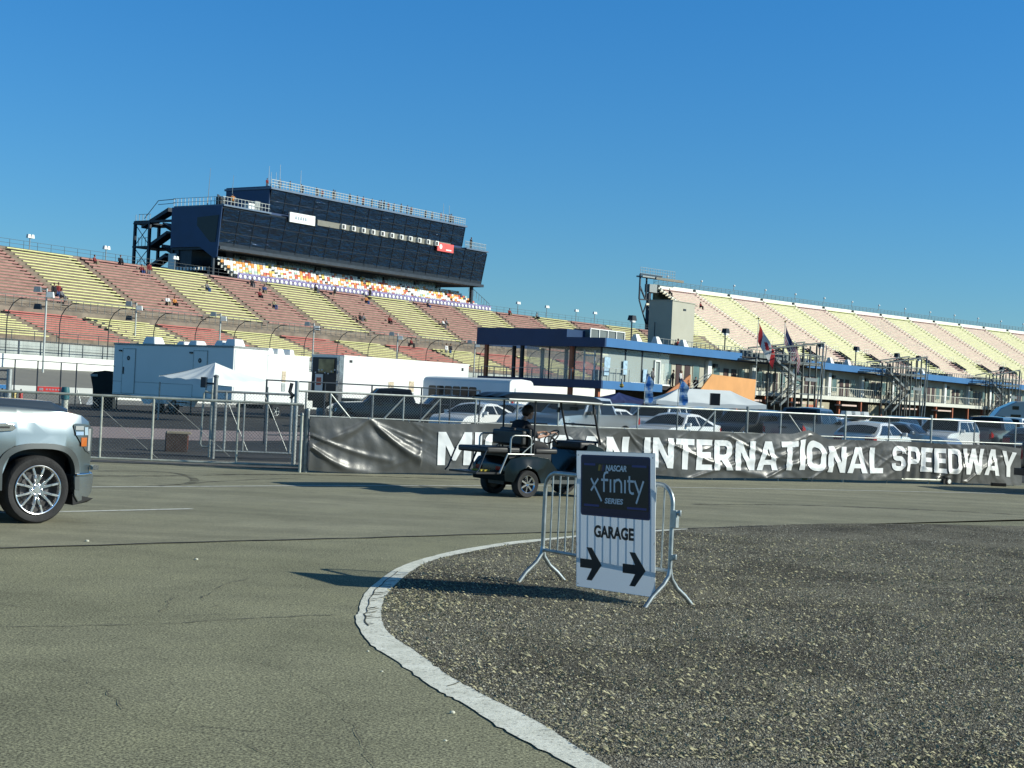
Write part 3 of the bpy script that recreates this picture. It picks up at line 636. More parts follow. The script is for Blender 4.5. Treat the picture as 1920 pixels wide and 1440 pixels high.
    if ch == 'G': w = .72; return w, [(strokepoly([(w - h, .68), (w - h, 1 - h - .19)] + arcp(w - h - .19, 1 - h - .19, .19, 0, 90)[1:] + arcp(h + .19, 1 - h - .19, .19, 90, 180) + arcp(h + .19, h + .19, .19, 180, 270) + arcp(w - h - .19, h + .19, .19, 270, 360)[:-1] + [(w - h, h + .19), (w - h, .44), (w * .5, .44)], t * .95), [])]
    if ch == 'S': w = .68; q = .17; return w, [(strokepoly([(w - h, .70), (w - h, 1 - h - q)] + arcp(w - h - q, 1 - h - q, q, 0, 90)[1:] + arcp(h + q, 1 - h - q, q, 90, 180) + arcp(h + q, .5 + q, q, 180, 270)[1:] + arcp(w - h - q, .5 - q, q, 90, 0) + arcp(w - h - q, h + q, q, 0, -90)[1:] + arcp(h + q, h + q, q, 270, 180) + [(h, .30)], t * .92), [])]
    return .3, []
def word(txt, p0, p1, v0, v1, wob=0, off=0):
    vs_ = []; fs_ = []; cx_ = 0
    for ch in txt:
        w_, shp = glyph(ch)
        for outer, holes in shp:
            loops = [[Vector((p[0] + cx_, p[1], 0)) for p in l] for l in [outer] + holes]; o_ = len(vs_); vs_ += [(p.x, p.y) for l in loops for p in l]; fs_ += [tuple(o_ + i for i in tri) for tri in tessellate_polygon(loops)]
        cx_ += w_ + .085
    x0, x1, y0, y1 = 0, cx_ - .085, 0, 1
    bm = bmesh.new(); bv = [bm.verts.new((x, y, 0)) for x, y in vs_]
    for f in fs_:
        try: bm.faces.new([bv[i] for i in f])
        except ValueError: pass
    a0, a1 = bpx(p0) * BL, bpx(p1) * BL; sx = (x1 - x0) / (a1 - a0)
    nx = int((a1 - a0) / .045); ny = 16
    for i in range(1, nx): bmesh.ops.bisect_plane(bm, geom=bm.verts[:] + bm.edges[:] + bm.faces[:], plane_co=(x0 + (x1 - x0) * i / nx, 0, 0), plane_no=(1, 0, 0))
    for i in range(1, ny): bmesh.ops.bisect_plane(bm, geom=bm.verts[:] + bm.edges[:] + bm.faces[:], plane_co=(0, y0 + (y1 - y0) * i / ny, 0), plane_no=(0, 1, 0))
    for v in bm.verts:
        a = a0 + (v.co.x - x0) / sx; q = (v.co.y - y0) / (y1 - y0); v.co = bpos(a, v0 + (v1 - v0) * q + wob * math.sin(a * 1.7), .016)
    bmesh.ops.triangulate(bm, faces=bm.faces[:])
    me = bpy.data.meshes.new('lettering'); bm.to_mesh(me); bm.free(); me.materials.append(wl); smooth(me, 80)
    o = bpy.data.objects.new('lettering', me); COL.objects.link(o); o.parent = t; o['label'] = 'white block letters reading ' + txt
word('MICHIGAN', 820, 1178, .17, .83, 0, .044); word('INTERNATIONAL', 1206, 1652, .17, .82); word('SPEEDWAY', 1668, 1901, .22, .88, .015)
b = MB(); 
for px in att:
    a = along(px) - bA; p = bpos(min(a, BL), .985, .01); b = MB(); b.tube([p, p + tm * .05 - nF * .1], .008, 4); b.build('cable_tie', M['white'], t)
b = MB(); b.tube([BO + md * bpx(1690) * BL - nF * .03 + tm * .13, BO + md * bpx(1772) * BL + nF * .04 + tm * .12], .03, 8); b.build('skid_rail', rail, t, 40)
pw = BO + md * (bpx(1772) * BL) + nF * .1
t = thing('caster_wheel', 'small wheel with a white hub under the banner below the word SPEEDWAY', 'wheel', (pw.x, pw.y, .1), math.atan2(md.y, md.x))
b = MB(); b.lathe([(.05, -.03), (.1, -.03), (.1, .03), (.05, .03)], (0, 0, 0), 'y', 18); b.build('tyre', M['rubber'], t, 40)
b = MB(); b.lathe([(.001, -.036), (.06, -.036), (.068, 0), (.001, .03)], (0, 0, 0), 'y', 18); b.build('hub', M['white'], t, 40)
b = MB(); b.bar((-.12, .05, .03), (0, .05, 0), .04); b.bar((-.14, .05, -.06), (-.14, .05, .06), .1, .12); b.build('bracket', M['black'], t)
pb = G(1508, 900); t = MB(); t.box((0, 0, .07), (.16, .12, .14), 0, None, (.9, .9)); o = t.build('wood_block', mat('raw_wood', (.5, .4, .2), .8, 0, .2, 8), None); bevel(o, .01); o.location = pb; tag(o, 'small yellowish wood block holding up the foot of the black banner', 'block')
pb = G(1872, 912); t = MB(); t.box((0, 0, .05), (.4, .15, .1)); o = t.build('block', M['black'], None); bevel(o, .02); o.location = pb; tag(o, 'black foot block under the right end of the banner', 'block')
# rusty concrete block behind the gate
t = thing('crate', 'square rust red and dark block standing on the lot behind the sliding gate', 'crate', XD(336, 39.5), .25)
b = MB(); b.box((0, 0, .24), (.55, .5, .48)); bevel(b.build('body', mat('dark_block', (.05, .035, .03), .9, 0, .4, 6), t), .015)
b = MB(); b.box((.05, 0, .5), (.62, .52, .06)); bevel(b.build('lid', mat('sandy_lid', (.3, .26, .19), .9, 0, .3, 6), t), .012)
b = MB(); b.box((.287, 0, .26), (.02, .4, .36)); b.build('rusty_face', mat('rust', (.22, .06, .035), .85, 0, .5, 6), t)
# ================================================================== BARRIER + SIGN
PL, PR = G(1032, 1090), G(1267, 1138)
PL = Vector((.385, 15.45, 0)); PR = Vector((1.515, 14.0, 0))
bd = (PR - PL); bl = bd.length; ang = math.atan2(bd.y, bd.x)
t = thing('crowd_barrier', 'galvanised steel crowd barrier with round tube frame standing on the gravel island', 'barrier', PL, ang)
# local x along the barrier, y = back side
g_ = mat('barrier_zinc', (.40, .44, .44), .42, .75, .22, 14)
H0, H1, ZB = 1.1, 1.09, .30
def bent(x0, x1, z0, z1, r, k=6):
    P = [(x0, 0, z0)]
    for i in range(k + 1): a = math.pi - math.pi / 2 * i / k; P.append((x0 + r + r * math.cos(a), 0, z1 - r + r * math.sin(a)))
    for i in range(k + 1): a = math.pi / 2 - math.pi / 2 * i / k; P.append((x1 - r + r * math.cos(a), 0, z1 - r + r * math.sin(a)))
    P.append((x1, 0, z0)); return P
b = MB(); b.tube(bent(0, bl, ZB, H0, .17), .021, 12); b.build('frame_tube', g_, t, 50)
b = MB(); b.tube([(0, 0, ZB + .02), (bl, 0, ZB + .02)], .019, 12); b.build('bottom_rail', g_, t, 50)
nb = 15
for i in range(nb):
    x = bl * (i + 1) / (nb + 1); zt = H0 - .002
    if x < .17: zt = H0 - .17 + math.sqrt(max(0, .17 ** 2 - (.17 - x) ** 2))
    b = MB(); b.tube([(x, 0, ZB + .02), (x, 0, zt)], .0085, 8); b.build('bar', g_, t, 50)
def leg(x, s, out):
    b = MB(); P = [(x, 0, ZB + .06), (x, s * .01, ZB - .02), (x, s * .07, ZB - .1), (x, s * .2, .10), (x, s * .29, .0)]
    if out: P = [(x, 0, ZB + .3), (x, 0, ZB + .05), (x, s * .025, ZB - .05), (x, s * .1, ZB - .14), (x, s * .2, .09), (x, s * .3, 0)]
    b.tube(P, .021, 10); b.build('leg', g_, t, 50)
for x in (0.0, bl): leg(x, -1, False); leg(x, 1, True)
b = MB(); b.box((bl + .04, 0, .80), (.06, .045, .16)); b.tube([(bl + .06, 0, .86), (bl + .10, 0, .86)], .02, 8); b.tube([(bl + .095, 0, .83), (bl + .095, 0, .885)], .016, 8); bevel(b.build('hook', g_, t, 40), .005)
b = MB(); b.box((bl + .03, 0, .45), (.05, .035, .05)); b.tube([(bl + .06, 0, .43), (bl + .06, 0, .48)], .018, 8)
bevel(b.build('hook', g_, t, 40), .005)
# sign board hung on the near (camera) side, leaning against it
A_ = D(1078, 846, 14.98); B_ = D(1226, 850, 14.08); C_ = D(1230, 1121, 14.03); D_ = D(1085, 1098, 14.93)
cx = (A_ + B_ + C_ + D_) / 4; ux = ((B_ - A_) + (C_ - D_)).normalized(); uz = ((A_ - D_) + (B_ - C_)); uz = (uz - ux * uz.dot(ux)).normalized(); un = ux.cross(uz)
if un.y > 0: un = -un
W_ = ((B_ - A_).length + (C_ - D_).length) / 2; H_ = ((A_ - D_).length + (B_ - C_).length) / 2
print('sign', W_, H_, [tuple(round(c, 2) for c in p) for p in (A_, B_, C_, D_)])
o = cx - ux * W_ / 2 - uz * H_ / 2
t = thing('garage_sign', 'white board sign with black panel, GARAGE and two black arrows, tied to the barrier', 'sign', o)
m3 = Matrix((ux, uz, -(-un))).transposed() if False else Matrix((ux, uz, ux.cross(uz))).transposed()
t.matrix_world = m3.to_4x4(); t.location = o; t.rotation_euler = m3.to_euler()
sg = 1 if ux.cross(uz).dot(un) > 0 else -1      # local z toward the viewer?
def pl(mb, poly, z, th=.0006, mi=None): mb.prism(poly, (0, 0, z * sg), (1, 0, 0), (0, 1, 0), (0, 0, sg), th, mi)
tn = NT('sign_plastic'); tn.col(tn.mix(tn.ramp(tn.noise(90, 3, .7), [(.3, 0.), (.7, 1.)]), (.68, .72, .76), (.76, .79, .82))); tn.b.inputs['Roughness'].default_value = .45
# translucent corrugated plastic: the sun behind shows the bars through it
tr_ = tn.n.new('ShaderNodeBsdfTranslucent'); tr_.inputs['Color'].default_value = (.75, .83, .9, 1); mx = tn.n.new('ShaderNodeMixShader'); mx.inputs[0].default_value = .16
out_ = tn.n['Material Output']; tn.l.new(tn.b.outputs[0], mx.inputs[1]); tn.l.new(tr_.outputs[0], mx.inputs[2]); tn.l.new(mx.outputs[0], out_.inputs[0])
S = W_ / .74
b = MB(); b.add([(0, 0, 0), (W_, 0, 0), (W_, H_, 0), (0, H_, 0)], [(0, 1, 2, 3)]); b.build('board', tn.m, t, fix=False)
b = MB(); e = .004
for q in ((0, W_, -e, 0), (0, W_, H_, H_ + e), (-e, 0, -e, H_ + e), (W_, W_ + e, -e, H_ + e)): b.bb(q[0], q[1], q[2], q[3], -.003, .003)
b.build('board_edge', mat('sign_edge', (.62, .66, .68), .5, 0, 0), t)
navy, blk, blu, lt = mat('sign_navy', (.012, .014, .055), .35, 0, 0), mat('sign_black', (.012, .013, .014), .35, 0, 0), mat('sign_blue', (.02, .028, .10), .35, 0, 0), mat('sign_letter', (.62, .68, .74), .4, 0, 0)
def X(u): return u * W_
def Y(v): return v * H_
def Z(v): return (.53 + (v - .445) * (.445 / .52)) * H_
b = MB(); pl(b, rrect(X(.055), Z(.445), X(.945), Z(.965), .028), .001); b.build('panel_border', blu, t, fix=True)
b = MB(); pl(b, rrect(X(.075), Z(.457), X(.925), Z(.953), .02), .002); b.build('panel', navy, t)
b = MB(); pl(b, [(X(.075), Z(.515)), (X(.925), Z(.515)), (X(.925), Z(.895)), (X(.075), Z(.895))], .003); b.build('panel_field', blk, t)
for x0, x1, y in ((.1, .25, .875), (.72, .9, .875), (.1, .3, .525), (.66, .9, .525)):
    b = MB(); pl(b, [(X(x0), Z(y)), (X(x1), Z(y)), (X(x1), Z(y + .018)), (X(x0), Z(y + .018))], .0036)
    b.build('stripe', mat('sign_stripe', (.03, .045, .2), .35, 0, 0), t)
zt = .0042 * sg
def tx(name, s, u0, u1, v0, v1, m, off=.02, sh=0, sp=1.0):
    Z_ = Y if name[0] == 'g' else Z
    b = MB(); put_text(b, s, (X(u0), Z_(v0), zt), (1, 0, 0), (0, 1, 0), X(u1 - u0), Z_(v1) - Z_(v0), off, sh, space=sp); b.build(name, m, t, fix=False)
tx('small_lettering', 'NASCAR', .385, .655, .833, .885, lt, .035, .18); tx('small_lettering', 'SERIES', .375, .61, .558, .605, lt, .03, .12)
tx('garage_lettering', 'GARAGE', .235, .745, .375, .465, mat('sign_ink', (.015, .017, .02), .4, 0, 0), .042)
b = MB()
for i, c in enumerate(((.28, .17, .02), (.10, .045, .01), (.02, .02, .10))):
    b = MB(); x0 = .285 + i * .026; pl(b, [(X(x0), Z(.833)), (X(x0 + .026), Z(.833)), (X(x0 + .038), Z(.885)), (X(x0 + .012), Z(.885))], .0042); b.build('colour_bar', mat('sign_bar_%s' % 'abc'[i], c, .4, 0, 0), t)
# thin rounded strokes spelling xfinity
def stroke(mb, P, w_=.0135):
    P = [Vector((X(a), Z(c), 0)) for a, c in P]
    for i in range(len(P) - 1):
        d = (P[i + 1] - P[i]).normalized(); nn = Vector((-d.y, d.x, 0)) * w_ / 2; pl(mb, [(P[i] - nn)[:2], (P[i + 1] - nn)[:2], (P[i + 1] + nn)[:2], (P[i] + nn)[:2]], .0042 + .0003 * (i % 3))
    for p in P[1:-1]: pl(mb, [(p.x + w_ / 2 * math.cos(a), p.y + w_ / 2 * math.sin(a)) for a in [k * math.pi / 4 for k in range(8)]], .0052)
b = MB(); w0 = .0215
stroke(b, [(.195, .765), (.335, .575)], w0); stroke(b, [(.29, .765), (.195, .66)], w0)                 # x with a long tail
stroke(b, [(.365, .655), (.365, .79), (.375, .812), (.395, .822), (.42, .822)], w0); stroke(b, [(.33, .757), (.42, .757)], w0)   # f
stroke(b, [(.45, .655), (.45, .765)], w0)                                                            # i
stroke(b, [(.5, .655), (.5, .765)], w0); stroke(b, [(.5, .735), (.525, .76), (.56, .765), (.585, .745), (.59, .72), (.59, .655)], w0)      # n
stroke(b, [(.635, .655), (.635, .765)], w0)                                                          # i
stroke(b, [(.69, .80), (.69, .69), (.70, .665), (.725, .655), (.745, .66)], w0); stroke(b, [(.665, .757), (.745, .757)], w0)      # t
stroke(b, [(.755, .765), (.81, .66)], w0); stroke(b, [(.865, .765), (.775, .575)], w0)                # y
b.build('large_lettering', lt, t)
ink = mat('sign_ink', (0, 0, 0))
for x0 in (.05, .605):
    b = MB(); y0 = .175
    P = [(x0, y0 - .033), (x0 + .155, y0 - .033), (x0 + .085, y0 - .12), (x0 + .155, y0 - .12), (x0 + .285, y0), (x0 + .155, y0 + .12), (x0 + .085, y0 + .12), (x0 + .155, y0 + .033), (x0, y0 + .033)]
    pl(b, [(X(a), Y(c)) for a, c in P], .002); b.build('arrow', ink, t)
for u, v in ((.02, .02), (.975, .02), (.02, .97), (.975, .97)):
    b = MB(); pl(b, [(X(u) + .006 * math.cos(a), Y(v) + .006 * math.sin(a)) for a in [k * .785 for k in range(8)]], .002); b.build('grommet', M['black'], t)
for u, v in ((.0, .3), (.99, .36), (.0, .8)):
    b = MB(); b.tube([(X(u), Y(v), 0), (X(u) + .02, Y(v) + .01, .02 * sg), (X(u) + .03, Y(v) + .03, .025 * sg)], .002, 4); b.build('cable_tie', M['black'], t)
# ================================================================== GRANDSTANDS
def path_pts(p0, h0, h1, L, ds=.5, back=0):
    """arc path, heading interpolated; returns f(s)->(pos, tangent, normal to the track)"""
    P = [Vector((p0[0], p0[1], 0))]; n = int(L / ds)
    for i in range(n):
        h = R(90 - (h0 + (h1 - h0) * (i + .5) / n)); P.append(P[-1] + Vector((math.cos(h), math.sin(h), 0)) * ds)
    Q = [P[0]]
    nb_ = int(back / ds)
    h = R(90 - h0); pre = [P[0] - Vector((math.cos(h), math.sin(h), 0)) * ds * (nb_ - k) for k in range(nb_)]
    P = pre + P
    def f(s):
        x = (s + back) / ds; i = int(max(0, min(len(P) - 2, math.floor(x)))); a = P[i].lerp(P[i + 1], x - i); t = (P[i + 1] - P[i]).normalized()
        return a, t, Vector((t.y, -t.x, 0))
    return f
def benchrow(mb, f, s0, s1, r, z, w=.26, th=.06, n=4, mi=None, back=0):
    """long plank at offset r towards the track, top height z"""
    L0 = []
    for i in range(n + 1):
        p, t, nn = f(s0 + (s1 - s0) * i / n)
        L0.append((p + nn * (r - w / 2) + Vector((0, 0, z)), p + nn * (r + w / 2) + Vector((0, 0, z)), p + nn * (r + w / 2) + Vector((0, 0, z - th)), p + nn * (r - w / 2) + Vector((0, 0, z - th))))
    for i in range(n):
        a, b_ = L0[i], L0[i + 1]
        for k in range(4): mb.add([a[k], a[(k + 1) % 4], b_[(k + 1) % 4], b_[k]], [(0, 1, 2, 3)], mi)
    for e in (L0[0], L0[-1]): mb.add(list(e), [(0, 1, 2, 3)], mi)
    if back:
        benchrow(mb, f, s0, s1, r - w / 2 - .03, z + back, .05, back - .06, n, mi, 0)
def stepped(mb, f, s0, s1, prof, n, mi=None):
    vs = []; k = len(prof)
    for i in range(n + 1):
        p, t, nn = f(s0 + (s1 - s0) * i / n)
        for (r, z) in prof: vs.append(p + nn * r + Vector((0, 0, z)))
    fs = [(i * k + j, i * k + j + 1, (i + 1) * k + j + 1, (i + 1) * k + j) for i in range(n) for j in range(k - 1)]
    mb.add(vs, fs, mi)
ypal = mat('yellow_bench_paint', (.64, .63, .28), .55, 0, .12, 1.5)
rup = mat('faded_red_bench_paint', (.34, .165, .14), .6, 0, .25, 1.2)
rlo = mat('red_bench_paint', (.50, .14, .12), .55, 0, .15, 1.2)
ctread = mat('stand_concrete', (.20, .165, .13), .9, 0, .3, .8)
ctreadr = mat('stand_concrete_warm', (.22, .15, .12), .9, 0, .3, .8)
railm = mat('stand_rail', (.38, .38, .34), .5, .4, .1, 3)
fL_ = path_pts((-52.4, 155.1), 28.5, 39.5, 160, back=44)
HT, HC = 14.2, 8.45
NU, NL = 17, 11
ru = 9.9; rl0, rl1 = 11.3, 18.9; zl0, zl1 = 7.25, 4.7
SEC = 10.35
stand = thing('grandstand', 'long grandstand with alternating yellow and red bench sections below the press box', 'grandstand', (0, 0, 0))
def upr(i): return (.15 + ru * i / NU, HT - (HT - HC) * i / NU)
def lor(i): return (rl0 + (rl1 - rl0) * i / NL, zl0 - (zl0 - zl1) * i / NL)
prof = [(-.6, HT + .38), (-.1, HT + .38), (-.05, HT + .05), (.0, HT + .05)]
for i in range(NU): r, z = upr(i); prof += [(r, z), (r, z - (HT - HC) / NU)]
prof += [(ru + .15, HC - .35), (ru + 1.25, HC - .4), (ru + 1.25, zl0 + .0)]
for i in range(NL): r, z = lor(i); prof += [(r, z), (r, z - (zl0 - zl1) / NL)]
prof += [(rl1 + .5, zl1), (rl1 + .5, 2.6)]
b = MB(); stepped(b, fL_, -42, 158, prof, 60); b.build('concrete_tiers', ctread, stand, fix=False)
b = MB(); stepped(b, fL_, -42, 158, [(-.6, 0), (-.6, HT)], 40); p, t_, nn = fL_(157.9); P_ = [(-.6, 0), (rl1 + .4, 0), (rl1 + .4, zl1 - .2), (rl0, zl0 - .3), (ru, HC - .6), (0, HT - .2), (-.6, HT - .1)]; b.prism(P_, p, nn, (0, 0, 1), t_, .1); b.build('rear_wall', M['steel'], stand, fix=False)
AIS = .62
offs = 0
bounds = []
for k in range(-4, 16):
    s0 = k * SEC; s1 = s0 + SEC; bounds.append(s0)
    yel = (k % 2 == 0)
    if s1 > 158: continue
    m = ypal if yel else rup
    b = MB()
    for i in range(NU):
        r, z = upr(i); benchrow(b, fL_, s0 + AIS, s1 - AIS, r + .16, z + .30, .27, .10 if yel else .16, 3)
    b.build('bench_section', m, stand, fix=False, label=('upper section of pale yellow benches' if yel else 'upper section of faded red benches'))
    b = MB()
    for i in range(NL):
        r, z = lor(i); benchrow(b, fL_, s0 + AIS, s1 - AIS, r + .2, z + .30, .3, .09, 3)
    b.build('bench_section', ypal if yel else rlo, stand, fix=False, label=('lower section of yellow benches' if yel else 'lower section of red benches'))
    if k > -4:      # aisle steps
        b = MB()
        for i in range(NU):
            r, z = upr(i); p, t_, nn = fL_(s0); q = p + nn * (r + .12)
            b.box((q.x, q.y, z - .12 + .12), (.9, .22, .2), math.atan2(t_.y, t_.x))
        b.build('aisle_steps', ctreadr, stand)
# crosswalk guard rail, top fence
b = MB()
for q in range(0, 196):
    s = -40 + q * 1.0
    if s > 156: break
    p, t_, nn = fL_(s); a = p + nn * (ru + .95); b.bar((a.x, a.y, HC - .4), (a.x, a.y, HC + .62), .05)
pts = [];
for q in range(0, 66): p, t_, nn = fL_(-40 + q * 3); a = p + nn * (ru + .95); pts.append(a)
b.tube([a + Vector((0, 0, HC + .62)) for a in pts], .035, 4); b.tube([a + Vector((0, 0, HC + .15)) for a in pts], .025, 4); b.build('crosswalk_railing', railm, stand)
b = MB()
for q in range(0, 104):
    s = -40 + q * 1.9; p, t_, nn = fL_(s); a = p - nn * .5; b.bar((a.x, a.y, HT), (a.x, a.y, HT + 1.25), .035)
for z in (.45, .85, 1.25):
    b.tube([(fL_(-40 + q * 3)[0] - fL_(-40 + q * 3)[2] * .5) + Vector((0, 0, HT + z)) for q in range(66)], .018, 4)
b.build('top_railing', M['galvd'], stand)
b = MB()    # lower front wall + structure seen at left
stepped(b, fL_, -42, 158, [(rl1 + .9, 2.4), (rl1 + .9, 4.55), (rl1 + 1.05, 4.55), (rl1 + 1.05, 2.4)], 40); b.build('front_wall', mat('pale_wall', (.38, .42, .40), .8, 0, .25, .5), stand, fix=False)
b = MB()
for q in range(0, 72):
    p, t_, nn = fL_(-40 + q * 2.6); a = p + nn * (rl1 + 1.0); b.bar((a.x, a.y, 4.55), (a.x, a.y, 5.5), .05)
b.tube([(fL_(-40 + q * 3)[0] + fL_(-40 + q * 3)[2] * (rl1 + 1.0)) + Vector((0, 0, 5.5)) for q in range(62)], .03, 4); b.build('front_railing', M['galvd'], stand)
# floodlights on top rail: small white double lamps
kl = 0
def topkit(s, h, lab, grp):
    p, t_, nn = fL_(s); a = p - nn * .5; o = thing('loudspeaker', lab, 'loudspeaker', (a.x, a.y, HT), math.atan2(t_.y, t_.x), grp)
    b = MB(); b.bar((0, 0, 0), (0, 0, h), .07); b.build('pole', M['galvd'], o)
    for sx in (-1, 1):
        b = MB(); b.box((sx * .24, -.05, h + .12), (.42, .34, .38), 0, None, (.7, .8)); b.build('horn', M['white'], o)
    return o
labs = ['white horn pair on the top rail near the left photo edge', 'white horn pair on the top rail just left of the stair tower', 'white horn pair low beside the stair tower foot', 'first white horn right of the press box on the top rail', 'second white horn right of the press box on the top rail', 'third white horn right of the press box on the top rail', 'fourth white horn right of the press box, nearest the dark tower']
for px, s in ((68, 4.5), (201, 15.5), (322, 26.5)): topkit(s, 1.7, labs[kl], 'horn speakers along the left stand top rail'); kl += 1
for s in (100.5, 108.5, 117.0, 122.5): topkit(s, 2.1, labs[kl], 'horn speakers along the left stand top rail'); kl += 1
# ------------------------------------------------------------------ outer wall, track, catch fence, poles
def offp(f, s, r, z): p, t_, nn = f(s); q = p + nn * r; return Vector((q.x, q.y, z))
RW = 23.3
b = MB(); stepped(b, fL_, -42, 150, [(RW - .3, 0), (RW - .3, 3.35), (RW + .35, 3.35), (RW + .35, 2.2)], 40)
o = b.build('outer_wall', mat('white_wall_paint', (.74, .75, .70), .7, 0, .08, .3), fix=False); tag(o, 'tall white safety wall along the far side of the banked track', 'wall')
b = MB(); stepped(b, fL_, -42, 150, [(RW + .36, 2.25), (RW + 21, .25), (RW + 26, .03)], 40)
t = NT('banked_asphalt'); t.col(t.mix(t.noise(.4, 6), (.17, .165, .145), (.23, .225, .2))); t.b.inputs['Roughness'].default_value = .9
struct(b.build('race_track', t.m, fix=False))
# inner pit wall
iw = [XD(-250, 98), XD(0, 104.5), XD(215, 108), XD(420, 116), XD(900, 132)]
b = MB()
for a, c in zip(iw, iw[1:]):
    d_ = (c - a).normalized(); b.hexa([a, c, c + Vector((0, .3, 0)), a + Vector((0, .3, 0)), a + tm * .98, c + tm * .98, c + Vector((0, .3, .98)), a + Vector((0, .3, .98))])
wt = thing('pit_wall', 'low white concrete pit wall with a red advertisement at the far left', 'wall', (0, 0, 0)); b.build('wall', mat('white_wall_paint', (0, 0, 0)), wt)
pw0, pw1 = D(71, 735, 105.2), D(116, 735, 105.8)
pw0 = XD(71, 105.8 - .2); pw1 = XD(118, 106.4 - .25)
def wallpanel(px0, px1, z0, z1, m, nm, push=.35):
    def pt(px):
        for a, c in zip(iw, iw[1:]):
            dd = ray(px, 742 + .0472 * (px - 960)); e = c - a; den = dd.x * e.y - dd.y * e.x; tt = (a.x * e.y - a.y * e.x) / den; q = Vector((dd.x * tt, dd.y * tt, 0)); s = (q - a).dot(e) / e.dot(e)
            if -.01 <= s <= 1.01: return q - Vector((q.x, q.y, 0)).normalized() * .02 * push
        return q
    a, c = pt(px0), pt(px1); b = MB(); b.quad(a + tm * z0, c + tm * z0, c + tm * z1, a + tm * z1); b.build(nm, m, wt, fix=False); return a, c
a_, c_ = wallpanel(71, 118, .62, .97, mat('ad_red', (.55, .045, .04), .5, 0, .1), 'advert_panel')
wallpanel(0, 17, .55, .97, mat('ad_blue', (.05, .22, .5), .5, 0, .1), 'advert_panel')
b = MB(); 
for q in (.12, .2, .38, .5, .62, .74, .86): p = a_.lerp(c_, q) + tm * .72 - Vector((0, .02, 0)); b.box((p.x, p.y, p.z + .06), (.14, .01, .10 if q > .3 else .18))
b.build('advert_lettering', M['white'], wt)
# catch fence: tall posts curving in over the track + cables + mesh
cf = thing('catch_fence', 'dark catch fence with hooked posts and cables above the white safety wall', 'fence', (0, 0, 0))
for q in range(31):
    s = -38 + q * 5.9
    if s > 148: break
    P = [offp(fL_, s, RW - .1, 3.2), offp(fL_, s, RW - .1, 6.2), offp(fL_, s, RW + .05, 6.9), offp(fL_, s, RW + .5, 7.5), offp(fL_, s, RW + 1.2, 7.9), offp(fL_, s, RW + 2.0, 7.95)]
    b = MB(); b.tube(P, .042, 6); b.build('hooked_post', M['steel'], cf, 50)
b = MB()
for z in (3.8, 4.5, 5.2, 5.9, 6.6):
    b.tube([offp(fL_, -40 + q * 4, RW, z) for q in range(48)], .010, 3)
for r, z in ((.3, 7.3), (1.2, 7.9), (2.0, 7.95)): b.tube([offp(fL_, -40 + q * 4, RW + r - .1, z) for q in range(48)], .014, 3)
b.build('cables', M['galvd'], cf)
b = MB()
for q in range(390):
    s = -40 + q * .5; 
    if s > 148: break
    b.tube([offp(fL_, s, RW + .02, 3.35), offp(fL_, s, RW + .02, 6.6)], .004, 3)
b.build('mesh_wires', M['galvd'], cf)
# low dark steel framework between wall and stand
b = MB()
for q in range(0, 76):
    s = -40 + q * 2.5; b.bar(offp(fL_, s, RW - 1.6, 2.0), offp(fL_, s, RW - 1.6, 4.6), .08); 
b.tube([offp(fL_, -40 + q * 4, RW - 1.6, 4.6) for q in range(47)], .04, 4); b.tube([offp(fL_, -40 + q * 4, RW - 1.6, 3.9) for q in range(47)], .03, 4)
o = b.build('walkway_railing', M['galvd']); tag(o, 'pipe railing of the walkway between the stand and the safety wall', 'railing')
b = MB(); stepped(b, fL_, -42, 150, [(RW - 3.2, 3.25), (RW - .5, 3.25), (RW - .5, 2.6)], 40); struct(b.build('walkway', mat('dark_walkway', (.03, .03, .032), .8, 0, .2), fix=False))
# light poles
lp = [('white pole with a lamp cluster standing before the leftmost lower red benches', 88, 541, 125, 662), ('thin lamp pole rising behind the left end of the blue grey trailer', 256, 568, 150, 655), ('thin lamp pole above the right end of the blue grey trailer', 414, 588, 155, 650), ('thin lamp pole above the dark opening between the white trailers', 589, 606, 165, 665), ('thin lamp pole above the middle of the white box trailer', 746, 625, 180, 680), ('thin lamp pole beside the right end of the white box trailer', 891, 640, 195, 700)]
for lab, px, py, y, pyb in lp:
    top = D(px, py, y); o = thing('light_pole', lab, 'lamp pole', (top.x, top.y, 0), 0, 'lamp poles along the front of the left stand')
    b = MB(); b.tube([(0, 0, 0), (0, 0, top.z)], [.10, .075], 8); b.build('pole', mat('pale_pole', (.5, .53, .5), .5, .2, .1), o, 50)
    for i, (dx, dz) in enumerate(((-.7, -.1), (-.62, -1.5), (.35, -.5))):
        if px > 400 and i == 1: continue
        b = MB(); b.bar((0, 0, top.z + dz), (dx, 0, top.z + dz), .1); b.box((dx, -.15, top.z + dz), (.6, .4, .45), 0, None, (.8, .8)); b.build('lamp_head', [M['galv'], M['steel'], M['white']][i], o)
# ------------------------------------------------------------------ far right grandstand
KR = 1.28
fR_ = path_pts((23.6 * KR, 257.5 * KR), 44.5, 49.0, 190, back=16)
HR = 1.85 + 19.15 * KR
rs = thing('grandstand', 'tall sunlit grandstand at the right with yellow and pink seats, sun glare painted into their colour', 'grandstand', (0, 0, 0))
NR = 58; rise, run = .42, .76
pr = [(-1.2, HR - .1), (0, HR - .1)]
for i in range(NR): pr += [(i * run, HR - i * rise), (i * run, HR - (i + 1) * rise)]
b = MB(); stepped(b, fR_, 0, 182, pr, 50); stepped(b, fR_, -12.6, 0, pr[22:], 4); b.build('concrete_tiers', mat('pale_stand_concrete', (.56, .53, .42), .85, 0, .15, .8), rs, fix=False)
ry = mat('yellow_seats_glare', (.76, .77, .38), .4, 0, .10, 2); rr_ = mat('pink_seats_glare', (.72, .48, .45), .4, 0, .14, 2); rw = mat('white_bench_back', (.82, .82, .72), .4, 0, .05)  # sun glare on the seats painted in as paler yellow and pink
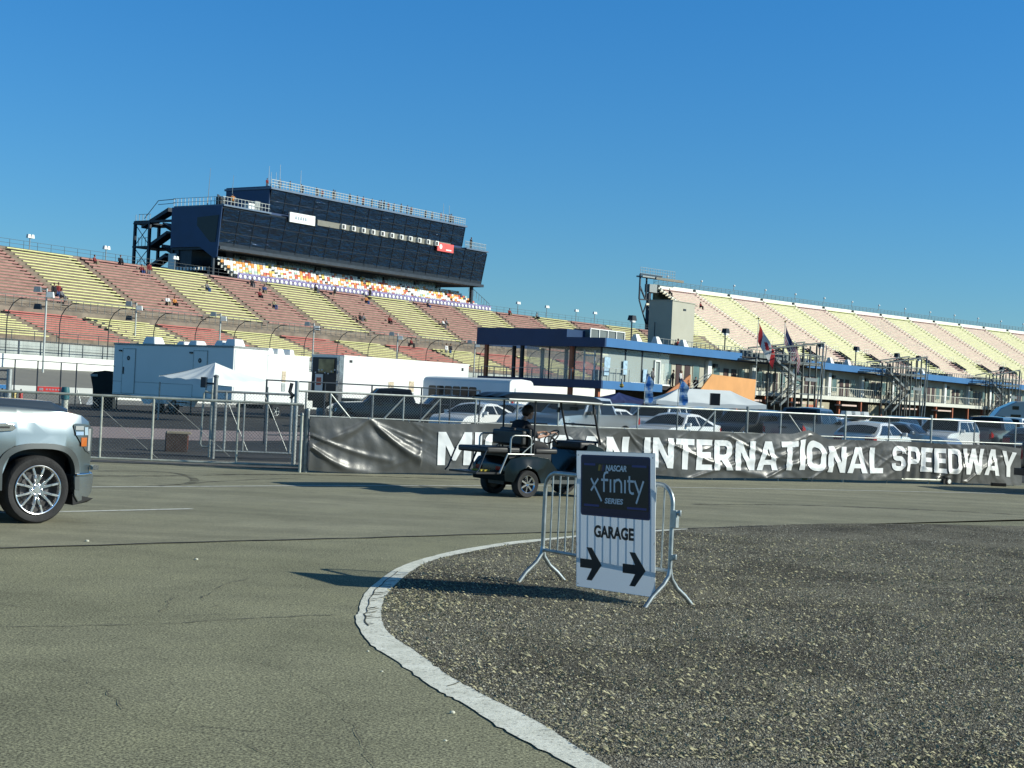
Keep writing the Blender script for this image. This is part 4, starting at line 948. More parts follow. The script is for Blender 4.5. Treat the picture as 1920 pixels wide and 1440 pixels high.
SR = 9.78 * KR; gs = mat('grey_bench', (.22, .24, .26), .5, 0, .2, 2)
for k in range(-1, 14):
    s0, s1 = k * SR + .45, (k + 1) * SR - .25; yel = k % 2 == 1
    b = MB()
    for i in range(12 if k < 0 else 1, NR):
        r, z = i * run, HR - i * rise
        benchrow(b, fR_, s0, s1, r + .16, z + .34, .3, .12, 2, 0)
    if k == 6:      # bare steel patch in the upper middle of this section
        rnd = random.Random(5)
        for i in range(3, 20):
            for j in range(9):
                if rnd.random() < .45: r, z = i * run, HR - i * rise; s_ = s0 + j * 1.2; benchrow(b, fR_, s_, s_ + rnd.uniform(.4, .8), r + .16, z + .352, .31, .06, 1, 1)
    b.build('seating_section', [ry if yel else rr_, gs], rs, fix=False, label='yellow seating section paled by painted glare' if yel else ('pink seating section paled by painted glare, with bare grey patches' if k == 6 else 'pink seating section paled by painted glare'))
    if k < 0: continue
    b = MB(); benchrow(b, fR_, s0, s1, .05, HR + .75, .12, .95, 2); benchrow(b, fR_, s0, s1, .5, HR + .15, .5, .2, 2); b.build('white_top_row', rw, rs, fix=False)
    # vomitory
    p, t_, nn = fR_(k * SR + .1); az = math.atan2(t_.y, t_.x)
    rv, zv = 16.6 * KR, HR - 16.6 * KR * rise / run
    if k > 0:
        b = MB()
        for (ra, rb_) in ((rv, rv + 3.3),):
            za, zb_ = HR - ra * rise / run, HR - rb_ * rise / run
            for sx in (-.85, .95):
                q0 = p + t_ * sx + nn * ra; q1 = p + t_ * sx + nn * rb_
                b.hexa([q0 + tm * (za - .1) - t_ * .07, q0 + tm * (za - .1) + t_ * .07, q1 + tm * (zb_ - .1) + t_ * .07, q1 + tm * (zb_ - .1) - t_ * .07, q0 + tm * (za + .65) - t_ * .07, q0 + tm * (za + .65) + t_ * .07, q1 + tm * (zb_ + .65) + t_ * .07, q1 + tm * (zb_ + .65) - t_ * .07])
            q0 = p + nn * ra; q1 = p + nn * rb_
            b.hexa([q0 + tm * (za + .2) - t_ * .8, q0 + tm * (za + .2) + t_ * .8, q1 + tm * (zb_ + .3) + t_ * .8, q1 + tm * (zb_ + .3) - t_ * .8, q0 + tm * (za + .45) - t_ * .8, q0 + tm * (za + .45) + t_ * .8, q1 + tm * (zb_ + .5) + t_ * .8, q1 + tm * (zb_ + .5) - t_ * .8])
        b.build('entry_walls', M['black'], rs)
        b = MB(); q0 = p + nn * (rv - .3); z_ = HR - (rv - .3) * rise / run
        for sx in (-.8, 0, .9): b.bar(q0 + t_ * sx + tm * z_, q0 + t_ * sx + tm * (z_ + 1.4), .07)
        for zz in (.7, 1.4): b.bar(q0 - t_ * .8 + tm * (z_ + zz), q0 + t_ * .9 + tm * (z_ + zz), .06)
        b.build('entry_railing', rw, rs)
    b = MB()
    for i in range(NR - 1): q = p + nn * (i * run + .3); b.box((q.x, q.y, HR - i * rise + .02), (.5, .3, .3), az)
    b.build('aisle_steps', rw, rs)
    # dark notch at the top row
    b = MB(); q = p + nn * .1; b.box((q.x, q.y, HR + .35), (.55, .6, .7), az); b.build('aisle_notch', M['black'], rs)
b = MB()    # rear walkway with tall railings
for q in range(114):
    p, t_, nn = fR_(q * 1.6); a = p - nn * 1.1; b.bar(a + tm * (HR - .2), a + tm * (HR + 1.95), .05)
for z in (.6, 1.0, 1.3, 1.6, 1.95): b.tube([fR_(q * 3.0)[0] - fR_(q * 3.0)[2] * 1.1 + tm * (HR + z) for q in range(61)], .045, 4)
b.build('rear_railing', mat('grey_green_steel', (.22, .28, .28), .6, .3, .15, 2), rs)
b = MB(); stepped(b, fR_, 0, 182, [(-1.2, 0), (-1.2, HR + .9)], 40); b.build('rear_panel', mat('rear_panel_green', (.42, .44, .32), .8, 0, .4, .9), rs, fix=False)
k = 0
for q in range(15):
    for up in (0, 1):
        s = q * SR * .96 + (4.5 if up else 1.2); 
        if s > 175: continue
        p, t_, nn = fR_(s); a = p - nn * 1.1 + tm * (HR + 1.9 * up); 
        o = thing('loudspeaker', ('round white speaker raised above the right stand rear railing' if up else 'small white speaker hung below the right stand rear railing'), 'loudspeaker', a, math.atan2(t_.y, t_.x), 'speakers raised above the right stand railing' if up else 'speakers hung below the right stand railing')
        b = MB(); b.bar((0, 0, -.2), (0, 0, .75), .09); b.build('bracket', M['galvd'], o)
        b = MB(); (b.ball((0, -.1, 1.05), .26, 6) if up else b.box((0, -.2, .45), (.55, .4, .75), 0, None, (.6, .7))); b.build('horn', M['white'], o, 50)
# left end steel frame of the right stand (camera platform)
p, t_, nn = fR_(-12.6); az = math.atan2(t_.y, t_.x)
b = MB(); b.prism([(9, 0), (NR * run, 0), (NR * run, HR - NR * rise - .3), (9, HR - 9 * rise / run - .8)], p + t_ * .3, nn, (0, 0, 1), t_, .2); b.build('end_wall', M['steel'], rs); p, t_, nn = fR_(0)
fr = thing('camera_platform', 'dark steel platform cantilevered off the left end of the right grandstand', 'platform', (p.x, p.y, 0), az)
def fb(nm, bars, w_=.28, m=None):
    b = MB()
    for a, c in bars: b.bar([q * KR for q in a], [q * KR for q in c], w_ * KR)
    b.build(nm, m or M['steel'], fr)
fb('column', [((-2.2, 0, 0), (-2.2, 0, 19.6))], .55)
fb('upper_beams', [((-4.6, 0, 22.6), (1.0, 0, 22.6)), ((-4.6, 0, 18.4), (-1.6, 0, 18.5)), ((-4.6, 0, 18.4), (-4.6, 0, 22.6)), ((-2.9, 0, 18.4), (-2.9, 0, 22.4)), ((-2.2, 0, 19.6), (.4, -.5, 20.0)), ((-4.6, 0, 20.6), (-3.1, 0, 18.6))], .22)
fb('braces', [((-4.6, 0, 18.3), (-2.3, 0, 13.9)), ((-3.4, 0, 16.3), (-2.6, 0, 18)), ((-1.9, 0, 18.5), (.9, -2, 14.6)), ((-2.1, 0, 14.5), (-.6, 0, 16.2)), ((-2, 0, 12.2), (1.3, -2, 12.2)), ((-1.9, 0, 11.8), (.7, -2, 9.5))], .17)
b = MB()
for i in range(15): x = -4.6 + i * .65; b.bar((x * KR, 0, 28.6), (x * KR, 0, 30.4), .06)
for z in (29.2, 29.8, 30.4): b.bar((-5.9, 0, z), (5.9, 0, z), .06)
b.build('platform_railing', M['galvd'], fr)
b = MB(); b.bb(-6, 1.3, -.8, 1.0, 28.3, 28.6); b.bb(-3.3, -.8, -.6, .8, 25.3, 27); b.build('deck', M['galvd'], fr)
b = MB(); b.bb(-2.8, 6.6, -1.9, -1.5, 28.0, 28.5); b.build('ledge', mat('ledge_grey', (.2, .2, .17), .8), fr)
# fence line between the two stands: (far trees of track fence) low yellow bleacher continues behind the lot building
# ================================================================== PRESS BOX on top of the left stand
navy_clad = mat('navy_cladding', (.010, .040, .115), .45, .2, .12, .6)
t = NT('dark_tower_glass'); t.b.inputs['Roughness'].default_value = .06; t.b.inputs['Specular IOR Level'].default_value = .7; t.b.inputs['IOR'].default_value = 1.6
t.b.inputs['Base Color'].default_value = (.003, .007, .016, 1)
mp = t.mapping(sc_=(.55, 1, 1.3)); t.bump(t.noise(.9, 5, .65, mp), .5, .55); t.b.inputs['Specular Tint'].default_value = (.55, .75, 1, 1); M['tglass'] = t.m
mull = mat('mullion_dark', (.012, .016, .022), .4, .3, 0)
po = Vector((-36.1, 187.0, 0)); pdir = Vector((31.3, 45.3, 0)).normalized(); paz = math.atan2(pdir.y, pdir.x)
pbx = thing('press_box', 'long dark glass press box tower with navy end wall standing on the left grandstand', 'press box', po, paz)
# local: x along, -y toward the track
LB = 55.2
def glassbox(x0, x1, z0, z1, y0t, y0b, yb, nm, lab=None):
    """box whose front leans out: front y at top y0t, at bottom y0b; back yb"""
    b = MB(); b.add([(x0, y0t, z1), (x1, y0t, z1), (x1, y0b, z0), (x0, y0b, z0)], [(0, 1, 2, 3)]); f = b.build(nm, M['tglass'], pbx, label=lab)
    b = MB(); n_ = int((x1 - x0) / 2.7)
    for i in range(n_ + 1):
        x = x0 + (x1 - x0) * i / n_; b.bar((x, y0t - .02, z1), (x, y0b - .02, z0), .07, .05)
    for z in ([.33, .66] if z1 - z0 > 3.5 else [.5]):
        y = y0b + (y0t - y0b) * z; b.bar((x0, y - .02, z0 + (z1 - z0) * z), (x1, y - .02, z0 + (z1 - z0) * z), .05, .05)
    b.build('mullions', mull, f)
    return f
glassbox(.1, LB, 18.75, 23.1, 0, .85, 9, 'lower_glass', 'long lower band of dark leaning glass')
glassbox(8.3, 49.6, 23.7, 26.45, .15, .62, 8, 'upper_glass', 'upper band of dark glass')
b = MB(); b.hexa([(.0, .9, 18.4), (LB + .1, .9, 18.4), (LB + .1, 8.5, 18.4), (0, 8.5, 18.4), (0, .1, 23.3), (LB + .1, .1, 23.3), (LB + .1, 8.5, 23.3), (0, 8.5, 23.3)], 0); bb_ = b.build('body', M['steel'], pbx)
b = MB(); b.bb(8.2, 49.7, .7, 8, 23.3, 26.5); b.build('upper_body', navy_clad, pbx)
b = MB(); b.prism([(8.8, 18.35), (3.6, 18.35), (1.0, 16.9), (.55, 17.1), (.05, 23.35), (8.8, 23.35)], (-.12, 0, 0), (0, 1, 0), (0, 0, 1), (-1, 0, 0), .12); b.build('end_wall', navy_clad, pbx, label='flat navy end wall beside the stair tower')
b = MB(); b.prism([(4.2, 22.0), (4.2, 21.0), (1.8, 18.9), (.9, 18.9), (.5, 22.2)], (-.26, 0, 0), (0, 1, 0), (0, 0, 1), (-1, 0, 0), .02); b.build('end_window', mat('end_window_glass', (.01, .013, .018), .3, 0, .2, spec=.3), pbx)
b = MB(); b.bb(8.15, 8.28, .35, 8, 23.4, 26.9); b.build('upper_end_wall', navy_clad, pbx)
b = MB(); b.bb(8.0, 49.8, -.1, 8.2, 26.5, 26.75); b.bb(-.1, 8.2, -.15, 8.6, 23.32, 23.52); b.bb(49.8, LB + .2, -.15, 8.6, 23.32, 23.52); b.build('roof_edge', mat('roof_edge_blue', (.10, .15, .22), .5, .3, .1), pbx)
b = MB(); b.bb(0, LB, .3, 8.6, 18.05, 18.45); b.build('soffit', M['steel'], pbx)
# open camera band between the glass bands
b = MB(); b.bb(17, 46, -.02, .35, 22.95, 23.68); b.build('camera_ledge', mat('ledge_grey', (0, 0, 0)), pbx)
for i in range(11):
    x = 21.5 + i * 2.05; b = MB(); b.bb(x, x + .75, -.35, .0, 23.0, 23.65); b.bb(x + .08, x + .5, -.37, -.352, 23.06, 23.55, 1); b.build('window_hood', [M['white'], M['black']], pbx)
b = MB(); b.bb(11.4, 16.2, -.3, -.1, 22.75, 24.0); sgn = b.build('white_advert', M['white'], pbx, label='white advertising board with grey lettering on the glass')
for x_, w_ in ((12.55, .42), (13.05, .34), (13.5, .38), (13.95, .34), (14.4, .4)): b = MB(); b.box((x_, -.31, 23.38), (w_ * .8, .02, .4), 0, None, (.55, 1)); b.build('advert_letter', mat('grey_ink', (.22, .30, .38), .5, 0, 0), sgn)
b = MB(); b.bb(42.5, 46.4, -.3, -.1, 22.3, 23.5); sgn = b.build('red_advert', mat('ad_pinkred', (.7, .09, .08), .5, 0, .15, 2), pbx, label='red advertising board near the right end')
b = MB(); b.ball((43.3, -.32, 22.95), .35, 6, None, (1, .05, 1)); b.build('advert_emblem', M['white'], sgn)
b = MB(); b.box((45.2, -.31, 22.6), (1.3, .02, .18)); b.build('advert_stripe', M['white'], sgn)
# concourse glass + doors under the box
cg = mat('concourse_glass', (.06, .1, .1), .15, 0, .3, .5, spec=.9)
CY = 4.2
b = MB(); b.bb(6.3, LB - 6.5, CY, CY + .2, 15.9, 18.2); b.build('concourse_glass', cg, pbx)
b = MB()
for i in range(52): x = 6.5 + i * .82; b.bb(x, x + .05, CY - .03, CY, 15.9, 18.2)
b.build('concourse_mullions', M['galv'], pbx)
for x in (7.4, 14.3, 21.6, 28.4, 31.0, 33.4, 36.0, 43.2, 49.0 - .6): b = MB(); b.bb(x, x + 1.0, CY - .16, CY - .02, 15.7, 17.9); b.bb(x + .2, x + .8, CY - .18, CY - .162, 16.2, 17.5, 1); b.build('door', [M['black'], cg], pbx)
b = MB(); b.bb(24.8, 33.5, CY - .12, CY - .05, 17.0, 18.2); b.build('dark_panel', M['steel'], pbx)
for q in ((LB - 1.5, 1.5), (LB - 7, 6.5)): b = MB(); b.bar((q[0], q[1], 13), (q[0], q[1], 18.4), .42); b.build('column', M['steel'], pbx)
b = MB(); b.bb(.3, 6.2, 2.5, 8, 13.0, 15.1); b.bb(.3, 6.2, 5.5, 8, 15.1, 18.2); b.bar((.6, 2.0, 12), (.6, 2.0, 18.2), .3); b.bar((.4, 7.9, 8), (.4, 7.9, 18.2), .5); b.bb(.2, 6, 2.2, 2.4, 15.0, 16.0, 0); b.build('lower_landing', M['steel'], pbx)
b = MB()
for i in range(9): b.bb(.05, .2, 2.7 + i * .6, 3.0 + i * .6, 15.5, 15.9)
b.bb(.0, .15, 8.0, 9.3, 15.1, 17.6); b.build('white_notices', M['white'], pbx)
# roof railings
b = MB()
for i in range(76): x = 8.3 + i * .55; b.bar((x, .2, 26.7), (x, .2, 27.75), .05)
for z in (27.1, 27.4, 27.75): b.bar((8.3, .2, z), (49.6, .2, z), .06)
for i in range(16): x = 49.9 + i * .34; b.bar((x, .2, 23.5), (x, .2, 24.5), .05)
for i in range(14): x = .2 + i * .6; b.bar((x, .2, 23.5), (x, .2, 24.5), .05)
for i in range(14): y = .4 + i * .65; b.bar((.1, y, 23.5), (.1, y, 24.5), .05)
for z in (24.0, 24.5): b.bar((49.8, .2, z), (LB, .2, z), .05); b.bar((0, .2, z), (8.2, .2, z), .05); b.bar((.1, .2, z), (.1, 9, z), .05)
b.build('roof_railing', M['galv'], pbx)
for x, h in ((8.6, 2.6), (9.0, 1.9), (10.6, 3.1), (14.5, 2.9), (45.2, 2.6), (46.6, 2.5), (9.9, 2.0)):
    b = MB(); b.tube([(x, 1, 26.7), (x, 1, 26.9 + h)], [.05, .02], 5); b.build('antenna', M['galv'], pbx)
for x, h in ((.2, 4.6), (4.2, 4.3)):
    b = MB(); b.tube([(x, 3, 23.5), (x + .2, 3, 23.5 + h)], [.05, .02], 5); b.build('antenna', M['galv'], pbx)
# stair tower
st = thing('stair_tower', 'open dark steel stair tower with zigzag flights at the left end of the press box', 'stair tower', po, paz)
b = MB()
Y0, Y1 = 8.9, 16.2; Zs = [10.5, 13.0, 15.9, 18.7, 21.7]
for y in (Y0 + .2, Y1 - 2.7, Y1): b.bar((.5, y, 5), (.5, y, 21.9 if y > 10 else 23.4), .32); b.bar((4.5, y, 5), (4.5, y, 21.9), .32)
b.build('columns', M['steel'], st)
b = MB()
for z in Zs: b.bb(.3, 4.7, Y0 + 4.4, Y1 + .2, z - .2, z); b.bb(.3, 4.7, Y0, Y0 + 1.6, z - 1.5, z - 1.3)
b.bar((.5, Y0, 21.8), (.5, Y1, 21.8), .3); b.build('landings', M['steel'], st)
b = MB()
for z in Zs[:-1]:
    b.hexa([(.5, Y0 + 4.5, z - .1), (1.9, Y0 + 4.5, z - .1), (1.9, Y0 + 1.5, z + 1.4), (.5, Y0 + 1.5, z + 1.4), (.5, Y0 + 4.5, z + .35), (1.9, Y0 + 4.5, z + .35), (1.9, Y0 + 1.5, z + 1.85), (.5, Y0 + 1.5, z + 1.85)])
    b.hexa([(2.6, Y0 + 1.5, z + 1.35), (4.2, Y0 + 1.5, z + 1.35), (4.2, Y0 + 4.6, z + 2.8), (2.6, Y0 + 4.6, z + 2.8), (2.6, Y0 + 1.5, z + 1.8), (4.2, Y0 + 1.5, z + 1.8), (4.2, Y0 + 4.6, z + 3.25), (2.6, Y0 + 4.6, z + 3.25)])
b.hexa([(.5, Y0 + 6.2, 21.0), (1.9, Y0 + 6.2, 21.0), (1.9, Y0 + 1.4, 23.0), (.5, Y0 + 1.4, 23.0), (.5, Y0 + 6.2, 21.4), (1.9, Y0 + 6.2, 21.4), (1.9, Y0 + 1.4, 23.5), (.5, Y0 + 1.4, 23.5)])
b.build('flights', M['steel'], st)
for z0, z1 in zip(Zs[:-1], Zs[1:]):
  for sd_ in (0, 1):
    b = MB()
    if sd_ == 0: b.bar((.5, Y1 - 2.8, z0), (.5, Y1, z1 - .2), .07); b.bar((.5, Y1 - 2.8, z1 - .2), (.5, Y1, z0), .07)
    else: b.bar((4.5, Y0, z0), (4.5, Y0 + 4, z1 - .2), .07); b.bar((4.5, Y0, z1 - .2), (4.5, Y0 + 4, z0), .07)
    b.build('cross_brace', M['steel'], st)
for z in Zs:
    b = MB()
    for i in range(5): b.bar((.45, Y0 + 4.6 + i * .65, z), (.45, Y0 + 4.6 + i * .65, z + 1.05), .05)
    b.bar((.45, Y0 + 4.5, z + 1.05), (.45, Y1 - .6, z + 1.05), .05); b.build('handrail', M['galvd'], st)
b = MB(); b.tube([(.45, Y0 + 5.6, 22.2), (.45, Y0 + 3.2, 24.4), (.45, Y0, 24.5)], .05, 5); b.tube([(.45, Y0 + 3.2, 23.9), (.45, Y0, 24.0)], .04, 5)
b.build('handrail', M['galvd'], st)
# dishes and camera gear on the low roof
for i, (x, y, lab) in enumerate(((2.6, 3.5, 'dark tilted satellite dish on the low roof above the navy end wall'), (4.2, 2.5, 'smaller dark dish right of the tilted one on the low press box roof'))):
    o = thing('satellite_dish', lab, 'satellite dish', po + pdir * x + Vector((-pdir.y, pdir.x, 0)) * y + tm * 23.5, paz)
    b = MB(); b.tube([(0, 0, 0), (0, 0, .8)], .06, 6); b.build('mast', M['galvd'], o)
    b = MB(); b.lathe([(.001, 0), (.35, .06), (.62, .2)], (0, 0, 0), n=14); d_ = b.build('dish', M['steel'], o); d_.location = (0, 0, 1.1); d_.rotation_euler = (R(50), R(20), 0)
o = thing('equipment_box', 'black equipment box on the low roof corner of the press box', 'box', po + pdir * .6 + Vector((-pdir.y, pdir.x, 0)) * 1.2 + tm * 23.5, paz); b = MB(); b.bb(-.4, .5, -.4, .4, 0, 1.0); b.build('case', M['black'], o); b = MB(); b.bar((-.3, -.42, .2), (.4, -.42, .2), .05); b.build('handle', M['galv'], o)
o = thing('equipment_rack', 'white and grey broadcast gear stacked on the low roof beside the upper glass box', 'equipment', po + pdir * 6.2 + Vector((-pdir.y, pdir.x, 0)) * 1.4 + tm * 23.5, paz); b = MB(); b.bb(-.9, .1, -.4, .5, 0, .9); b.build('cabinet', M['white'], o); b = MB(); b.bb(.3, 1.2, -.3, .5, 0, 1.3); b.build('cabinet', M['galvd'], o)
# club seats (multi coloured) between stand and press box
cs = thing('club_seating', 'band of multicoloured club seats between the press box glass and the benches', 'seating', po, paz)
rnd = random.Random(3); seat_m = [mat('seat_white', (.78, .8, .76), .45, 0, .05), mat('seat_orange', (.72, .30, .06), .45, 0, .1), mat('seat_red', (.55, .12, .07), .45, 0, .1), mat('seat_yellow', (.75, .55, .15), .45, 0, .1), mat('seat_green', (.35, .5, .42), .45, 0, .1)]
f2 = lambda s: (lambda q: q)(fL_(s))
S_A, S_B = 37.6, 92.0
b = MB(); rows = 7
def clubpt(s, r, z): p, t_, nn = fL_(s); q = p + nn * r; return po_inv @ Vector((q.x, q.y, z))
bpy.context.view_layer.update(); po_inv = cs.matrix_world.inverted()
cb = MB()
for i in range(rows):
    rr = -1.0 - (i) * .46; zz = HT + .35 + i * .34
    s0, s1 = S_A - i * .1, S_B - i * .35
    n_ = 30
    for k in range(n_):
        a, c = s0 + (s1 - s0) * k / n_, s0 + (s1 - s0) * (k + 1) / n_
        A_, B_, C_, D_ = clubpt(a, rr + .46, zz - .36), clubpt(c, rr + .46, zz - .36), clubpt(c, rr + .46, zz), clubpt(a, rr + .46, zz)
        E_, F_ = clubpt(c, rr, zz), clubpt(a, rr, zz); cb.add([A_, B_, C_, D_], [(0, 1, 2, 3)]); cb.add([D_, C_, E_, F_], [(0, 1, 2, 3)])
    m_ = int((s1 - s0) / .56)
    for k in range(m_):
        if k % 17 == 0: continue
        s = s0 + k * .56; q = clubpt(s, rr + .26, zz); p, t_, nn = fL_(s); az = math.atan2(t_.y, t_.x) - paz
        col_ = rnd.choices(range(5), (.56, .17, .12, .1, .05))[0]
        if i == 0: continue
        b.box((q.x, q.y, q.z + .32), (.46, .34, .10), az, col_); q2 = clubpt(s, rr + .05, zz); b.box((q2.x, q2.y, q2.z + .52), (.46, .08, .42), az, col_)
cb.build('club_tiers', mat('club_floor', (.5, .5, .46), .8, 0, .1), cs); sobj = b.build('club_seats', seat_m, cs)
b = MB()
for k in range(64):
    s = S_A + (S_B + 1.5 - S_A) * k / 64; a, c = clubpt(s, -.55, HT + .32), clubpt(s + (S_B - S_A) / 64 * 1.0, -.55, HT + .32); b.quad(a, c, c + tm * .85, a + tm * .85)
    q = clubpt(s + .45, -.52, HT + .72); b2 = MB(); b2.ball(q, .3, 5, None, (.9, .3, .8)); b2.build('fascia_emblem', M['white'], cs)
b.build('fascia_banner', mat('fascia_purple', (.20, .17, .36), .6, 0, .2, 1), cs, fix=False); 
b = MB()
for k in range(9): q = clubpt(S_B + 1.0, -.6 - k * .5, HT + .5 + k * .36); b.bar(q, q + tm * 1.0, .05)
b.bar(clubpt(S_B + 1, -.6, HT + 1.5), clubpt(S_B + 1, -4.6, HT + 4.4), .05); b.build('end_railing', M['galvd'], cs)
# ================================================================== HOSPITALITY / GARAGE SUITES BUILDING
def rel(o): return None
bo = Vector((8.6, 150.0, 0)); baz = math.atan2(.826, .563)
bd_ = Vector((.563, .826, 0)).normalized(); bn_ = Vector((-bd_.y, bd_.x, 0))
bld = thing('pavilion', 'two storey suites building with blue fascia, open terrace and orange stair', 'building', bo, baz)
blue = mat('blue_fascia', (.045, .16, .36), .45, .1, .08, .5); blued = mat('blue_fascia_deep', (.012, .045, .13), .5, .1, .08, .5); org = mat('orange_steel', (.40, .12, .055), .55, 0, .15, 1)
tan = mat('tan_cladding', (.42, .41, .33), .75, 0, .12, .5); dkd = mat('dark_door', (.045, .02, .018), .5, 0, .2); pglass = mat('pale_glass', (.10, .16, .16), .12, 0, .3, .6, spec=.8)
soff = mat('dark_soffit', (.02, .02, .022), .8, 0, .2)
LN = 150
# local: x along the lit facade, -y toward the lot, +y back
def B_(nm, boxes, m, par=None, lab=None, bev=0):
    for q in boxes: b = MB(); b.bb(*q); o = b.build(nm, m, par or bld, label=lab)
    return o
B_('roof_fascia', [(-.5, 29.5, -.8, -.55, 7.05, 7.9), (48, 74.5, -.8, -.55, 7.05, 7.9), (86, 112, -.8, -.55, 7.05, 7.9), (112.5, LN, -.8, -.55, 7.05, 7.9)], blue)
B_('roof_fascia', [(-.8, -.5, -.8, 3.6, 7.0, 7.9), (-.8, -.5, 3.6, 14.2, 6.95, 8.7), (-.8, 10.5, 14.2, 14.5, 6.95, 8.7), (-.5, 6, 3.6, 3.75, 7.9, 8.7)], mat('blue_fascia_shaded', (.010, .040, .115), .45, .1, .1, .6), lab='blue fascia of the terrace end with its shade painted in navy')  # deep navy: shade of the end face painted into the blue
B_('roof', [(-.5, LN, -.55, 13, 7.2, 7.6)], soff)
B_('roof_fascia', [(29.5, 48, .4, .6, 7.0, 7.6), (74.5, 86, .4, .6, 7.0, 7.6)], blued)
B_('deck_fascia', [(-.5, 11.5, -.6, -.35, 2.95, 3.75)], blue); B_('deck_fascia', [(-.8, -.5, -.6, 14.2, 2.95, 3.75)], mat('blue_fascia_shaded', (0, 0, 0)))
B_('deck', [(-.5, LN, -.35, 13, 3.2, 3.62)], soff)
# terrace room (glass) at the left end
for x, y in ((-.2, 13.6), (-.2, 3.3), (-.1, .2)): B_('column', [(x - .2, x + .2, y - .2, y + .2, 0, 3.2)], org)
for x, y in ((-.2, 13.6), (-.2, 3.3)): B_('column', [(x - .17, x + .17, y - .17, y + .17, 3.6, 7.1)], org)
B_('column', [(-.0, .35, 9.3, 9.6, 3.6, 7.1), (8.4, 8.7, 9.3, 9.6, 3.6, 7.1), (4, 4.3, 13, 13.3, 3.6, 7.1), (9.3, 9.6, 12.9, 13.2, 3.6, 7.1)], M['steel'])
tg = NT('clear_room_glass'); tg.b.inputs['Base Color'].default_value = (.75, .85, .82, 1); tg.b.inputs['Roughness'].default_value = .03; tg.b.inputs['Alpha'].default_value = .28
B_('room_glass', [(.6, .65, .4, 9.2, 3.65, 7.0), (.6, 14.5, .35, .4, 3.65, 7.0)], tg.m)
B_('room_mullions', [(.55, .7, .3, .45, 3.6, 7.05), (5.2, 5.35, .3, .45, 3.6, 7.05), (8.6, 8.75, .3, .45, 3.6, 7.05), (.55, .7, 3.4, 3.5, 3.6, 7.05), (.55, .7, 6.4, 6.5, 3.6, 7.05)], M['steel'])
B_('white_door', [(.5, .6, 1.0, 1.15, 3.6, 6.7), (.5, .6, 2.2, 2.35, 3.6, 6.7), (.5, .6, 1.0, 2.35, 6.1, 6.25)], M['white'])
B_('white_door', [(11.2, 11.35, .2, .34, 3.6, 6.2), (12.3, 12.45, .2, .34, 3.6, 6.2), (11.2, 12.45, .2, .34, 6.1, 6.25)], M['white'])
B_('counter', [(2.0, 5.0, 1.5, 2.2, 3.62, 4.8), (6.8, 9.6, 1.6, 2.4, 3.62, 4.7)], M['black']); B_('poster', [(.9, 2.0, .15, .2, 4.3, 6.1), (4.6, 5.4, .15, .2, 4.5, 5.9), (8.7, 9.5, .15, .2, 3.9, 5.2)], mat('pale_blue_print', (.35, .5, .62), .4, 0, .3, 4))
B_('rear_wall', [(14.4, LN, 7.5, 7.8, 3.6, 7.1)], tan)
# terrace railing
b = MB()
for i in range(10): y = .0 + i * 1.55; b.bar((-.45, y, 3.7), (-.45, y, 4.75), .07)
for i in range(5): b.bar((-.4 + i * 1.3, -.45, 3.7), (-.4 + i * 1.3, -.45, 5.0), .07)
b.bar((-.45, 0, 4.75), (-.45, 13.8, 4.75), .05); b.bar((-.45, -.45, 5.0), (5, -.45, 5.0), .06); b.build('terrace_railing', M['galv'], bld)
b = MB(); b.bb(5, 13.2, -.55, -.35, 3.62, 3.78); b.build('white_edge', M['white'], bld)
# facade of the suites further right
rnd = random.Random(8); y = 1.2
segs = []
B_('suite_wall', [(14.4, LN, y, y + .3, 3.6, 7.1)], tan)
x = 15.0; i = 0
while x < LN - 2:
    k = i % 5
    if k in (1, 2): b = MB(); b.bb(x, x + 1.25, y - .06, y - .01, 3.65, 6.1); b.build('door', dkd, bld); b = MB() ; x += 2.0 if k == 1 else 1.9
    elif k in (0, 3): b = MB(); b.bb(x, x + 1.5, y - .05, y - .01, 4.4, 6.1); o = b.build('window', pglass, bld); b = MB(); b.bb(x - .06, x, y - .08, y - .01, 4.35, 6.15); b.bb(x + 1.5, x + 1.56, y - .08, y - .01, 4.35, 6.15); b.bb(x - .06, x + 1.56, y - .08, y - .01, 4.3, 4.4); b.build('frame', tan, o); x += 2.6
    else: b = MB(); b.bb(x + .3, x + 1.2, y - .4, y - .01, 3.65, 6.8); b.build('pier', M['white'], bld); x += 2.3
    if k == 4: b = MB(); b.bb(x - .2, x + .5, y - .35, y, 6.1, 6.5); b.build('wall_lamp', M['black'], bld)
    i += 1
B_('balcony_fascia', [(27, LN, -.75, -.55, 3.25, 3.75)], mat('pale_trim', (.6, .6, .52), .6, 0, .1))
b = MB(); x = 27
while x < LN: b.bar((x, -.7, 3.75), (x, -.7, 4.85), .05); x += .75
b.bar((27, -.7, 4.85), (LN, -.7, 4.85), .06); b.build('balcony_railing', mat('pale_trim', (0, 0, 0)), bld)
# ground floor: dark bays, signs, orange columns
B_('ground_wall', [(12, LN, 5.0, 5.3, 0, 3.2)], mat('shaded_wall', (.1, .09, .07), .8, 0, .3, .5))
x = 14
while x < LN: B_('column', [(x, x + .35, -.6, -.25, 0, 3.2)], org); x += 7.5
B_('shopfront', [(48.0, 56.5, -.3, -.1, 1.7, 2.9), (70, 76, -.3, -.1, .6, 2.9)], mat('shopfront_tan', (.34, .3, .2), .7, 0, .2, 1))
B_('shop_lettering', [(49.2, 51.6, -.33, -.305, 2.15, 2.5)], org); B_('shop_lettering', [(51.8, 54.6, -.33, -.305, 2.2, 2.42)], mat('pale_trim', (0, 0, 0)))
for x0, x1 in ((28, 34), (36.5, 40.5), (42, 46.5), (58, 63), (80, 86), (95, 101)): B_('awning', [(x0, x1, -1.4, -.4, 2.55, 2.75)], mat('awning_pink', (.6, .45, .38), .7, 0, .1))
